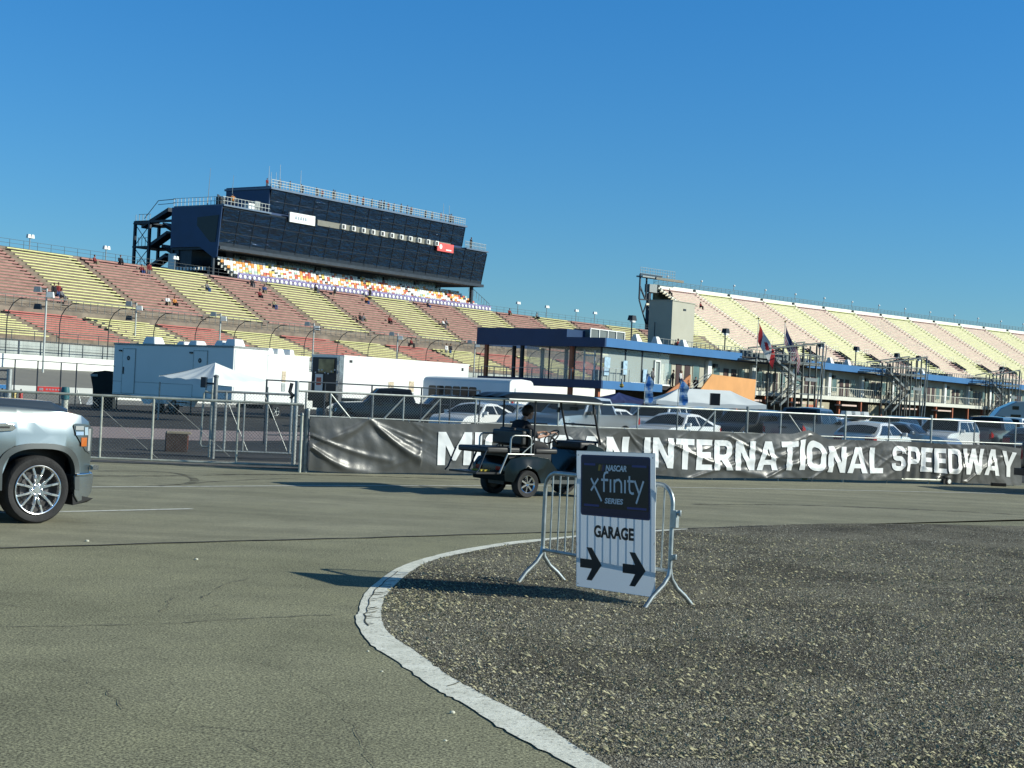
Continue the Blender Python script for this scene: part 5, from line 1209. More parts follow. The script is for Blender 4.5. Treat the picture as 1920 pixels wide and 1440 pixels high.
# lamps on the rear eave seen over the roof, roof parapet clutter
B_('roof_hut', [(2.6, 9.3, 3, 5, 7.6, 8.9)], mat('roof_hut_grey', (.13, .16, .16), .6, 0, .2, .6))
B_('hut_trim', [(2.5, 9.4, 2.9, 3.0, 8.9, 9.0)] + [(x, x + .12, 2.9, 3.0, 7.6, 8.9) for x in (2.5, 4.2, 5.9, 7.6, 9.28)], M['white'])
for x in (8.9, 13.2, 19.2, 60, 66, 95): b = MB(); b.hexa([(x, 1, 7.6), (x + 1.3, 1, 7.6), (x + 1.3, 2.2, 7.6), (x, 2.2, 7.6), (x + .1, 1.4, 8.8), (x + .7, 1.4, 8.8), (x + .7, 1.7, 8.8), (x + .1, 1.7, 8.8)]); b.build('roof_bench', M['white'], bld)
b = MB(); x = 16
while x < LN:
    if rnd.random() < .8: b.bb(x, x + rnd.uniform(.3, 2.6), 3, 4.5, 7.6, 7.6 + rnd.uniform(.5, 1.15))
    x += rnd.uniform(1.5, 3.4)
b.build('roof_parapet', mat('roof_hut_grey', (0, 0, 0)), bld)
b = MB(); x = 16
while x < LN: b.bar((x, 2.6, 7.6), (x, 2.6, 8.75), .06); x += 1.1
b.bar((16, 2.6, 8.75), (LN, 2.6, 8.75), .06); b.build('roof_railing', M['galvd'], bld)
# lift tower block
lt = thing('lift_tower', 'plain windowless grey block with a lit tan side rising from the blue roof', 'tower', bo + bd_ * 18.8 + bn_ * 2.6, baz)
b = MB(); b.bb(0, 5.2, 0, 2.9, 7.6, 13.0)
tf = NT('panel_cladding'); wv = tf.n.new('ShaderNodeTexWave'); wv.inputs['Scale'].default_value = 2.2; wv.bands_direction = 'X'; tf.l.new(tf.tc, wv.inputs['Vector'])
tf.col(tf.mix(tf.noise(.7, 5), (.38, .375, .30), (.46, .455, .37))); tf.b.inputs['Roughness'].default_value = .7; tf.bump(wv.outputs['Fac'], .25, .05)
b.build('walls', tf.m, lt); b = MB(); b.bb(-.08, 5.28, -.08, 2.98, 13.0, 13.1); b.build('coping', tan, lt)
b = MB(); b.tube([(-.5, 1.8, 7.6), (-.5, 1.8, 10.6)], .06, 6); b.bb(2.5, 3.1, -.06, 0, 12.1, 12.3); b.build('vent', M['steel'], lt)
# orange stair
os_ = thing('orange_stair', 'broad exterior stair with solid orange side panels in front of the suites', 'stair', bo, baz)
orp = mat('orange_panel', (.62, .30, .10), .6, 0, .1, .6)
b = MB(); b.prism([(15.4, 3.0), (14.6, 2.4), (29.2, 2.5), (29.4, 4.95), (18.5, 5.15)], (0, -2.6, 0), (1, 0, 0), (0, 0, 1), (0, -1, 0), .12); b.build('outer_panel', orp, os_)
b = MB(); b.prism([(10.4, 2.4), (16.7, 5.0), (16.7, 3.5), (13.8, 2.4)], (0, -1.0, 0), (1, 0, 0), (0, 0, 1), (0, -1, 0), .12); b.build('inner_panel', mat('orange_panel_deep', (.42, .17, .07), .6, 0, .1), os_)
b = MB()
for i in range(20): b.bb(10.5 + i * .42, 10.95 + i * .42, -2.5, -1.0, .3 + i * .17, .48 + i * .17)
b.build('treads', M['concrete'], os_)
b = MB(); b.bar((10.6, -2.4, 1.8), (18.8, -2.4, 5.2), .07); b.bar((10.6, -1.9, 1.8), (18.8, -1.9, 5.2), .06); b.bar((18.6, -2.3, 3.6), (20, -2.3, 5.1), .06); b.build('handrail', M['galv'], os_)
# steel viewing towers with stairs (two in view + one at the edge)
def tower(x0, w_, lab, px0):
    o = thing('scaffold_tower', lab, 'viewing tower', bo + bd_ * x0, baz, 'steel viewing platforms in front of the suites')
    b = MB(); n_ = 6
    for i in range(n_):
        x = w_ * (.34 + .66 * i / (n_ - 1))
        for yy in (-1.6, -4.2): b = MB(); b.bar((x, yy, 0), (x, yy, 8.7 + .22 * i), .16); b.build('post', mat('dark_zinc', (.12, .13, .12), .5, .4, .2, 3), o)
    b = MB()
    for yy in (-1.6, -4.2):
        b.bar((-.6, yy, 8.5), (w_ + .4, yy, 10.0), .16); b.bar((-.6, yy, 7.9), (w_ + .4, yy, 8.3), .1); b.bar((w_ * .3, yy, 7.25), (w_, yy, 7.4), .14)
    for i in range(5): x = w_ * (.34 + .66 * i / 4); b.bar((x, -1.6, 8.8 + i * .25), (x, -4.2, 8.8 + i * .25), .1)
    b.build('beams', mat('dark_zinc', (0, 0, 0)), o)
    b = MB(); b.bb(w_ * .3, w_, -4.2, -1.6, 7.1, 7.3); b.bb(-1.5, w_ * .34, -1.6, .2, 7.1, 7.3); b.bb(w_ * .55, w_, -4.2, -2.6, 3.6, 3.75); b.bb(w_ * .62, w_ * .86, -4.5, -4.3, 5.2, 5.6); b.build('platform', M['galvd'], o)
    b = MB()
    for (xa, za, xb, zb) in ((w_ * .22, 7.3, w_ * .72, 5.0), (w_ * .72, 4.9, w_ * .3, 2.2)):
        n2 = 12
        for i in range(n2): s = i / n2; x = xa + (xb - xa) * s; z = za + (zb - za) * s; b.box((x, -2.9, z), (.34, 1.1, .06))
        for yy in (-3.45, -2.35): b.bar((xa, yy, za), (xb, yy, zb), .1, .3); b.bar((xa, yy, za + 1), (xb, yy, zb + 1), .06)
    b.build('stair_flight', M['galvd'], o)
    b = MB()
    for i in range(16): x = -1.4 + i * (w_ + 1.2) / 15; b.bar((x, -4.2 if i > 5 else .2, 7.3), (x, -4.2 if i > 5 else .2, 8.35), .05)
    b.bar((w_ * .3, -4.2, 8.35), (w_, -4.2, 8.35), .06); b.bar((-1.4, .2, 8.35), (w_ * .3, .2, 8.35), .06); b.build('railing', M['galv'], o)
    b = MB(); b.bar((w_ * .98, -4.4, 9.8), (w_ * .80, -4.8, .2), .12); b.bar((w_ * 1.04, -4.4, 9.6), (w_ * .92, -4.8, 5), .1); b.bar((w_ * .92, -4.8, 5), (w_ * .86, -4.9, .5), .1); b.build('prop', M['galv'], o)
    return o
tower(30.0, 14.5, 'grey steel viewing platform with zigzag stair right of the orange stair', 0)
tower(66, 15.0, 'grey steel viewing platform with stair behind the white pickup cab', 0)
tower(112, 14.0, 'grey steel viewing platform cut by the right photo edge', 0)
# roof lamps on poles (black heads)
for i, (px, py, dep, lab) in enumerate(((1185, 598, 185, 'black headed lamp on a pole left of the windowless block'), (1360, 622, 200, 'black headed lamp on the roof left of the red flag'), (1537, 648, 225, 'black headed lamp over the roof right of the first platform'), (1605, 655, 235, 'second black headed lamp right of the first platform'), (1681, 667, 245, 'black headed lamp just left of the second platform'), (1721, 672, 250, 'black headed lamp above the second platform stair'), (1877, 692, 270, 'black headed lamp nearest the right photo edge'))):
    q = D(px, py, dep); o = thing('roof_lamp', lab, 'lamp', (q.x, q.y, 0), baz, 'black headed lamps standing over the blue roof')
    b = MB(); b.tube([(0, 0, 5), (0, 0, q.z)], .09, 5); b.build('pole', M['steel'], o)
    b = MB(); b.box((-.3, -.2, q.z + .1), (1.1, .7, .6), 0, None, (.75, .8)); b.build('lamp_head', M['black'], o); b = MB(); b.box((-.35, -.3, q.z - .3), (.7, .4, .25)); b.build('lens', M['white'], o)
# flags
def flagcloth(o, w_, h_, m, droop=.35, nu=14, nv=10, tag_=None, rot=0, off=0):
    def fn(u, v):
        x = u * w_ * .42; z = -v * h_ - u * w_ * droop - .1 * math.sin(u * 6); return (x + .08 * math.sin(v * 5), .14 * math.sin(u * 7 + v * 2) * (0.3 + u) + off, z)
    b = MB()
    for j in range(nv):
        for i in range(nu):
            u0, u1, v0, v1 = i / nu, (i + 1) / nu, j / nv, (j + 1) / nv
            mi = tag_((u0 + u1) / 2, (v0 + v1) / 2) if tag_ else 0
            b.add([fn(u0, v0), fn(u1, v0), fn(u1, v1), fn(u0, v1)], [(0, 1, 2, 3)], mi)
    return b.build('cloth', m, o, 60, fix=False)
fr_, fw, fbn = mat('flag_red', (.55, .025, .03), .7, 0, .1, 3), mat('flag_white', (.75, .76, .74), .7, 0, .05), mat('flag_navy', (.02, .03, .12), .7, 0, .1)
def flagpole(px, py, dep, lab, tagf, mats, w_, h_, droop):
    q = D(px, py, dep); o = thing('flag', lab, 'flag', (q.x, q.y, 0)); b = MB(); b.tube([(0, 0, 3), (0, 0, q.z + .35)], [.07, .04], 6); b.build('pole', M['galv'], o)
    b = MB(); b.ball((0, 0, q.z + .42), .12, 5); b.build('finial', mat('gold', (.5, .35, .1), .3, .8, 0), o)
    c = flagcloth(o, w_, h_, mats, droop, 18, 13, tagf); c.location = (.06, 0, q.z); return o
def maple(u, v):
    if u < .25 or u > .75: return 0
    return 0 if (abs(u - .5) + abs(v - .5) * .6 < .16) else 1
def stars(u, v): return 2 if (u < .4 and v < .54) else (0 if int(v * 13) % 2 == 0 else 1)
flagpole(1422, 604, 175, 'red and white maple leaf flag on the roof pole left of the striped flag', maple, [fr_, fw, fbn], 4.6, 2.1, .72)
flagpole(1472, 610, 178, 'stars and stripes flag drooping on the pole right of the maple leaf flag', stars, [fr_, fw, fbn], 4.4, 2.0, .85)
flagpole(1165, 738, 80, 'small stars and stripes flag hanging by the navy canopy', stars, [fr_, fw, fbn], 1.8, .9, .8)
def feather(px, py0, py1, dep, lab, w_):
    a, c = D(px, py0, dep), D(px, py1, dep); o = thing('feather_flag', lab, 'feather flag', (a.x, a.y, 0), 0, 'blue feather flags before the pavilion'); H = a.z; zb = c.z
    b = MB(); b.tube([(-.05, 0, 0), (-.05, 0, H - .6), (.1, 0, H - .1), (w_ * .5, 0, H)], .025, 6); b.build('pole', M['galv'], o)
    m = NT('feather_print_%d' % px); m.col(m.mix(m.ramp(m.noise(2.3, 4), [(.42, 0.), (.5, 1.)]), (.03, .18, .55), (.45, .6, .75))); m.b.inputs['Roughness'].default_value = .6
    b = MB(); n_ = 12
    for i in range(n_):
        def e(k): s = k / n_; z = H - .05 - (H - zb) * s; return z, w_ * min(1, .25 + 2.2 * s) * (1 - .25 * s) + .05 * math.sin(s * 9)
        z0, w0_ = e(i); z1, w1_ = e(i + 1); b.quad((0, .03 * math.sin(i), z0), (w0_, .06 * math.sin(i * 1.3), z0), (w1_, .06 * math.sin(i * 1.3 + 1.3), z1), (0, .03 * math.sin(i + 1), z1))
    b.build('cloth', m.m, o, 60, fix=False)
feather(1212, 700, 753, 84, 'blue feather flag left of the white canopy roof', .5); feather(1275, 710, 758, 80, 'blue feather flag in front of the white canopy roof', .55)
def canopy(name, lab, cx_, cy_, hw, hd, ze, zp, rz, m, cat='canopy', ridge=0):
    o = thing(name, lab, cat, (cx_, cy_, 0), rz); nn_ = 12; b = MB()
    E = [(-hw, -hd), (hw, -hd), (hw, hd), (-hw, hd)]
    for k in range(4):
        a, c = Vector((*E[k], ze)), Vector((*E[(k + 1) % 4], ze)); p = Vector((0, 0, zp)); vs = []; fs = []
        for j in range(9):
            for i in range(nn_ + 1):
                s = i / nn_; u = j / 8; q0 = a.lerp(c, s); p = Vector((max(-ridge, min(ridge, q0.x)), 0, zp)); q = q0.lerp(p, u); q.z += -.25 * math.sin(math.pi * u) * (zp - ze) * .35 + .03 * math.sin(s * 21) * (1 - u) - .06 * math.sin(math.pi * s) * (1 - u); vs.append(q)
        for j in range(8):
            for i in range(nn_): fs.append((j * (nn_ + 1) + i, j * (nn_ + 1) + i + 1, (j + 1) * (nn_ + 1) + i + 1, (j + 1) * (nn_ + 1) + i))
        b.add(vs, fs)
    for k in range(4):
        a, c = E[k], E[(k + 1) % 4]; b.grid(12, 1, lambda u, v: (a[0] + (c[0] - a[0]) * u, a[1] + (c[1] - a[1]) * u, ze - v * .25 - .06 * math.sin(math.pi * u) + .03 * math.sin(u * 21) * (1 - v)))
    b.build('canopy_cloth', m, o, 40, fix=False)
    for x, y_ in E: b = MB(); b.bar((x * .98, y_ * .98, 0), (x * .98, y_ * .98, ze), .05); b.build('leg', M['galv'], o)
    return o
wcl = mat('white_canvas', (.78, .82, .80), .7, 0, .05, 1)
c1 = XD(402, 70); canopy('canopy', 'white peaked pop up canopy in front of the two door trailer', c1.x, c1.y, 1.75, 1.75, 1.98, 2.72, -.62, wcl)
c2 = XD(1320, 100); canopy('canopy', 'large white marquee roof below the orange stair panel', c2.x, c2.y, 3.6, 2.0, 2.0, 2.85, .12, wcl, ridge=1.7)
c3 = XD(1160, 92); canopy('canopy', 'small navy pop up canopy beneath the pavilion terrace', c3.x, c3.y, 1.2, 1.2, 1.95, 2.35, .3, mat('navy_canvas', (.015, .03, .12), .7, 0, .1))
o = XD(1340, 96); b = MB(); b.bb(-.3, .3, -.25, .25, 1.85, 2.6); s_ = b.build('speaker', M['black'], None); s_.location = o; bevel(s_, .03); tag(s_, 'black loudspeaker box in front of the white marquee roof', 'loudspeaker')
# ================================================================== VEHICLES
def paint(name, c, metal=.35, rough=.28):
    t = NT(name); t.col(t.mix(t.noise(2.2, 5), [x * .92 for x in c], [min(1, x * 1.06) for x in c])); t.b.inputs['Metallic'].default_value = metal; t.b.inputs['Roughness'].default_value = rough
    t.b.inputs['Coat Weight'].default_value = .8; t.b.inputs['Coat Roughness'].default_value = .05; return t.m
PW, PS, PG, PK, PN, PD = paint('car_paint_white', (.74, .76, .75), 0), paint('car_paint_silver', (.42, .46, .47), .7), paint('car_paint_grey', (.12, .14, .16), .5), paint('car_paint_black', (.012, .013, .015), .2), paint('car_paint_navy', (.015, .025, .05), .3), paint('car_paint_charcoal', (.045, .05, .055), .5)
def arc(cx_, r, z0, a0, a1, n=9): return [(cx_ + r * math.cos(R(a0 + (a1 - a0) * i / n)), z0 + r * math.sin(R(a0 + (a1 - a0) * i / n))) for i in range(n + 1)]
def shell(outline, wfn, m, par, name='body', nx=0.0, crown=.03):
    """closed side outline (x,z) -> both flanks and the skin between them"""
    bm = bmesh.new(); vs_ = [bm.verts.new((p[0], 0, p[1])) for p in outline]; f = bm.faces.new(vs_)
    bmesh.ops.triangulate(bm, faces=[f])
    xs_ = [p[0] for p in outline]; zs_ = [p[1] for p in outline]
    nxs = int((max(xs_) - min(xs_)) / .22); nzs = int((max(zs_) - min(zs_)) / .14)
    for i in range(1, nxs): bmesh.ops.bisect_plane(bm, geom=bm.verts[:] + bm.edges[:] + bm.faces[:], plane_co=(min(xs_) + (max(xs_) - min(xs_)) * i / nxs, 0, 0), plane_no=(1, 0, 0))
    for i in range(1, nzs): bmesh.ops.bisect_plane(bm, geom=bm.verts[:] + bm.edges[:] + bm.faces[:], plane_co=(0, 0, min(zs_) + (max(zs_) - min(zs_)) * i / nzs), plane_no=(0, 0, 1))
    bmesh.ops.remove_doubles(bm, verts=bm.verts[:], dist=.002)
    bm.verts.ensure_lookup_table(); bm.edges.ensure_lookup_table()
    V = [v.co.copy() for v in bm.verts]; Fc = [[v.index for v in f.verts] for f in bm.faces]; bm.verts.index_update()
    Fc = [[v.index for v in f.verts] for f in bm.faces]; E_ = [[v.index for v in e.verts] for e in bm.edges if len(e.link_faces) == 1]
    n_ = len(V); K = 6; vs = []
    for k in range(K + 1):
        t_ = -1 + 2 * k / K
        for v in V: vs.append((v.x, wfn(v.x, v.z) * t_, v.z + (crown * (1 - t_ * t_) if v.z > .5 else 0)))
    bm2 = bmesh.new(); BV = {}
    def gv(i):
        if i not in BV: BV[i] = bm2.verts.new(vs[i])
        return BV[i]
    for f in Fc: bm2.faces.new([gv(i) for i in f]); bm2.faces.new([gv(i + K * n_) for i in reversed(f)])
    for a, c in E_:
        for k in range(K): bm2.faces.new([gv(a + k * n_), gv(c + k * n_), gv(c + (k + 1) * n_), gv(a + (k + 1) * n_)])
    bmesh.ops.recalc_face_normals(bm2, faces=bm2.faces[:])
    me = bpy.data.meshes.new(name); bm2.to_mesh(me); bm.free(); bm2.free(); bm.free if 0 else None
    me.materials.append(m); smooth(me, 38); o = bpy.data.objects.new(name, me); COL.objects.link(o); o.parent = par
    return o
def sidepanel(poly, wfn, m, par, name, off=.012, both=True, t_=.015, lab=None):
    outs = []
    for s in ((1, -1) if both else (-1,)):
        bm = bmesh.new(); f = bm.faces.new([bm.verts.new((p[0], 0, p[1])) for p in poly]); bmesh.ops.triangulate(bm, faces=[f])
        xs_ = [p[0] for p in poly]
        for i in range(1, 6): bmesh.ops.bisect_plane(bm, geom=bm.verts[:] + bm.edges[:] + bm.faces[:], plane_co=(min(xs_) + (max(xs_) - min(xs_)) * i / 6, 0, 0), plane_no=(1, 0, 0))
        for v in bm.verts: v.co.y = s * (wfn(v.co.x, v.co.z) + off)
        me = bpy.data.meshes.new(name); bm.to_mesh(me); bm.free(); me.materials.append(m); smooth(me, 60); o = bpy.data.objects.new(name, me); COL.objects.link(o); o.parent = par; outs.append(o)
        if lab: o['label'] = lab
    return outs
def topstrip(p0, p1, wfn, m, par, name, inset=.06, off=.012, crown=.03):
    """glass strip between two profile points across the width"""
    d = Vector((p1[0] - p0[0], p1[1] - p0[1])).normalized(); nn = Vector((-d.y, d.x));
    if nn.y < 0: nn = -nn
    b = MB()
    def fn(u, v):
        x = p0[0] + (p1[0] - p0[0]) * v; z = p0[1] + (p1[1] - p0[1]) * v; t_ = -1 + 2 * u; w_ = wfn(x, z) - inset
        return (x + nn.x * off, w_ * t_, z + nn.y * off + crown * (1 - t_ * t_))
    b.grid(6, 3, fn); return b.build(name, m, par, 60)
tyre_prof = lambda r, w_, rr: [(rr, -w_ * .42), (r * .93, -w_ * .5), (r * .985, -w_ * .42), (r, -w_ * .25), (r, w_ * .25), (r * .985, w_ * .42), (r * .93, w_ * .5), (rr, w_ * .42)]
def wheel(x, y, r, w_, par, rimf=.66, spokes=5, rimm=None, side=1, detail=False):
    b = MB(); b.lathe(tyre_prof(r, w_, r * rimf), (0, 0, 0), 'y', 36 if detail else 20); o = b.build('wheel', M['rubber'], par, 40); o.location = (x, y, r)
    rimm = rimm or M['galv']; rr = r * rimf; s = side
    b = MB(); b.lathe([(rr * .98, s * w_ * .44), (rr * 1.03, s * w_ * .46), (rr * 1.0, s * w_ * .40), (rr * .93, s * w_ * .34), (rr * .92, -s * w_ * .3)], (0, 0, 0), 'y', 36 if detail else 20)
    yb = s * w_ * .30
    if True:
        b.lathe([(.001, yb), (rr * .25, yb + s * .02), (rr * .3, yb)], (0, 0, 0), 'y', 12)
        for k in range(spokes):
            a = 2 * math.pi * k / spokes; b.bar((math.cos(a) * rr * .2, yb, math.sin(a) * rr * .2), (math.cos(a) * rr * .95, yb + s * .01, math.sin(a) * rr * .95), rr * .26, .03)
    rim = b.build('rim', rimm, o, 40)
    b = MB(); b.lathe([(.001, -s * w_ * .05), (rr * .94, -s * w_ * .05)], (0, 0, 0), 'y', 20); b.build('brake_backing', M['black'], o)
    return o
TYPES = {}
def car(kind, col, name, lab, cat, px, y, head, group='vehicles parked in the lot behind the fence', sc_=1.0, loc=None, glassm=None, extras=None):
    loc = loc or XD(px, y); o = thing(name, lab, cat, loc, head, group)
    if kind in ('sedan', 'hatch', 'suv', 'pickup', 'truck'):
        if kind == 'sedan': L, Wd, wb, r, prof = 4.75, 1.83, 2.8, .33, dict(hood=.92, cowl=(1.05, .98), ws=(.25, 1.42), rf=(-.75, 1.44), rw=(-1.75, 1.08), deck=(-2.25, 1.04), nose=.62)
        elif kind == 'hatch': L, Wd, wb, r, prof = 4.3, 1.79, 2.62, .33, dict(hood=.95, cowl=(1.0, 1.0), ws=(.25, 1.45), rf=(-1.1, 1.46), rw=(-1.98, 1.02), deck=(-2.08, .95), nose=.65)
        elif kind == 'suv': L, Wd, wb, r, prof = 4.7, 1.9, 2.8, .37, dict(hood=1.08, cowl=(1.0, 1.14), ws=(.35, 1.66), rf=(-1.75, 1.68), rw=(-2.15, 1.14), deck=(-2.28, 1.05), nose=.8)
        else: L, Wd, wb, r, prof = 5.8, 2.0, 3.65, .41, dict(hood=1.18, cowl=(1.35, 1.25), ws=(.7, 1.88), rf=(-.75, 1.9), rw=(-1.0, 1.25), deck=(-1.05, 1.32), nose=.9)
        fx, bx = L / 2, -L / 2; ax0, ax1 = fx - .88, fx - .88 - wb; zc = .30 if kind != 'pickup' else .42; ra = r * 1.18
        p = prof; belt = p['cowl'][1]
        O = [(fx - .02, zc + .1), (fx, p['nose'] - .12), (fx - .04, p['nose']), (fx - .22, p['hood'] - .1), (fx - .45, p['hood'])] + [p['cowl'], p['ws'], ((p['ws'][0] + p['rf'][0]) / 2, p['rf'][1] + .035), p['rf'], p['rw']]
        if kind == 'pickup': O += [(-1.06, 1.28), (bx + .03, 1.26), (bx, 1.2), (bx + .02, .62), (bx + .1, .5)]
        else: O += [p['deck'], (bx + .01, .85), (bx + .03, .5), (bx + .12, zc)]
        def archpts(ax): return [(ax - ra, zc)] + [(ax + ra * math.cos(R(a)), r + ra * math.sin(R(a))) for a in range(165, 10, -22)] + [(ax + ra, zc)]
        O += archpts(ax1) + archpts(ax0)
        tum = {'sedan': .30, 'hatch': .26, 'suv': .2, 'pickup': .2}[kind]; zt = p['rf'][1]
        def wfn(x, z):
            w_ = Wd / 2
            q = abs(x) / (L / 2); w_ *= 1 - .13 * max(0, (q - .68) / .32) ** 2.2
            if z > belt: w_ -= tum * ((z - belt) / (zt - belt)) ** 1.15
            elif z < .6: w_ -= .04 * ((.6 - z) / .3)
            else: w_ -= .035 * ((z - .6) / (belt - .6)) ** 2
            return w_
        body = shell(O, wfn, col, o); bevel(body, .035, 2, 40)
        gm = glassm or M['glassd']
        topstrip((p['cowl'][0] - .06, p['cowl'][1] + .04), (p['ws'][0] + .03, p['ws'][1] - .03), wfn, gm, o, 'windshield', .07)
        if kind == 'pickup': topstrip((p['rw'][0] + .02, 1.36), (p['rf'][0] - .03, 1.84), wfn, gm, o, 'rear_window', .16, -.012 * -1)
        else: topstrip((p['rw'][0] + .04, p['rw'][1] + .05), (p['rf'][0] - .03, p['rf'][1] - .04), wfn, gm, o, 'rear_window', .09)
        zb = belt + .03; zt2 = zt - .08; cx0 = p['cowl'][0] - .22; wx = p['ws'][0] - .02; rx = p['rf'][0] + .05; rb = p['rw'][0] + (.2 if kind != 'pickup' else .12)
        mid = (cx0 + rb) / 2 + .02
        sidepanel([(cx0, zb), (mid + .04, zb), (mid + .04, zt2), (wx, zt2)], wfn, gm, o, 'side_window')
        if kind == 'suv': sidepanel([(mid - .04, zb), (rb + .85, zb), (rb + .78, zt2), (mid - .04, zt2)], wfn, gm, o, 'side_window'); sidepanel([(rb + .74, zb), (rb + .05, zb), (rx - .1, zt2), (rb + .68, zt2)], wfn, gm, o, 'side_window')
        else: sidepanel([(mid - .04, zb), (rb, zb), (rx, zt2), (mid - .04, zt2)], wfn, gm, o, 'side_window')
        # lamps, grille, plates
        wN = wfn(fx - .05, .7)
        for s in (-1, 1):
            b = MB(); x = fx - .03; hz = p['nose'] - .02; b.hexa([(x - .25, s * (wfn(x - .25, hz) + .012), hz - .09), (x + .03, s * (wN - .08), hz - .1), (x + .03, s * (wN - .42), hz - .08), (x - .1, s * (wN - .42), hz - .08), (x - .30, s * (wfn(x - .3, hz) + .012), hz + .05), (x - .04, s * (wN - .08), hz + .06), (x - .04, s * (wN - .42), hz + .04), (x - .15, s * (wN - .42), hz + .04)]); b.build('headlight', M['lamp'], o)
            b = MB(); zt_ = (1.0 if kind in ('suv', 'pickup') else .86); b.hexa([(bx - .01, s * (wfn(bx, .9) - .32 if kind != 'pickup' else s * 0 + wfn(bx, .9) - .14), zt_ - .16), (bx - .01, s * (wfn(bx, .9) + .012), zt_ - .16), (bx + .2, s * (wfn(bx + .2, .9) + .014), zt_ - .14), (bx + .2, s * (wfn(bx, .9) - .3), zt_ - .14), (bx + .01, s * (wfn(bx, .9) - (.32 if kind != 'pickup' else .14)), zt_ + (.12 if kind != 'pickup' else .2)), (bx + .01, s * (wfn(bx, .9) + .010), zt_ + (.1 if kind != 'pickup' else .2)), (bx + .2, s * (wfn(bx + .2, .9) + .012), zt_ + .08), (bx + .2, s * (wfn(bx, .9) - .3), zt_ + .08)]); b.build('tail_light', M['red'], o)
            b = MB(); b.box((p['cowl'][0] - .32, s * (Wd / 2 + .08), belt + .07), (.14, .2, .15)); bevel(b.build('mirror', col if kind != 'pickup' else M['black'], o), .03)
        b = MB(); b.box((fx - .0, 0, p['nose'] - .14), (.04, wN * 1.0, .16 if kind in ('sedan', 'hatch') else .26)); bevel(b.build('grille', M['black'], o), .01)
        b = MB(); b.box((fx - .0, 0, .38), (.06, wN * 1.3, .14)); b.box((bx + .02, 0, .40), (.06, wN * 1.4, .14)); b.build('lower_bumper', M['black'], o)
        b = MB(); b.box((bx - .02, 0, .72 if kind != 'pickup' else .62), (.015, .32, .16)); b.box((fx + .025, 0, .5), (.015, .32, .14)); b.build('licence_plate', M['white'], o)
        if kind == 'pickup':
            b = MB(); b.box((bx - .012, 0, .98), (.03, 1.5, .5)); b.box((bx - .05, 0, .52), (.2, 1.85, .18), 0, 1); b.box((bx - .03, 0, 1.08), (.03, .35, .08), 0, 1); b.build('tailgate', [col, M['black']], o)
            b = MB(); b.box(((bx - 1.15) / 2 - .0, 0, 1.285), (abs(bx) - 1.25, 1.45, .03)); b.build('bed_cover', M['black'], o)
        for ax in (ax0, ax1):
            for s in (-1, 1): wheel(ax, s * (Wd / 2 - .13), r, .23, o, .66, 5, M['galv'], s)
        b = MB(); b.box(((ax0 + ax1) / 2, 0, zc + .1), (wb + .4, Wd * .8, .2)); b.build('chassis', M['black'], o)
    return o
SU = TH   # lot grid heading
def hd(deg): return R(deg)
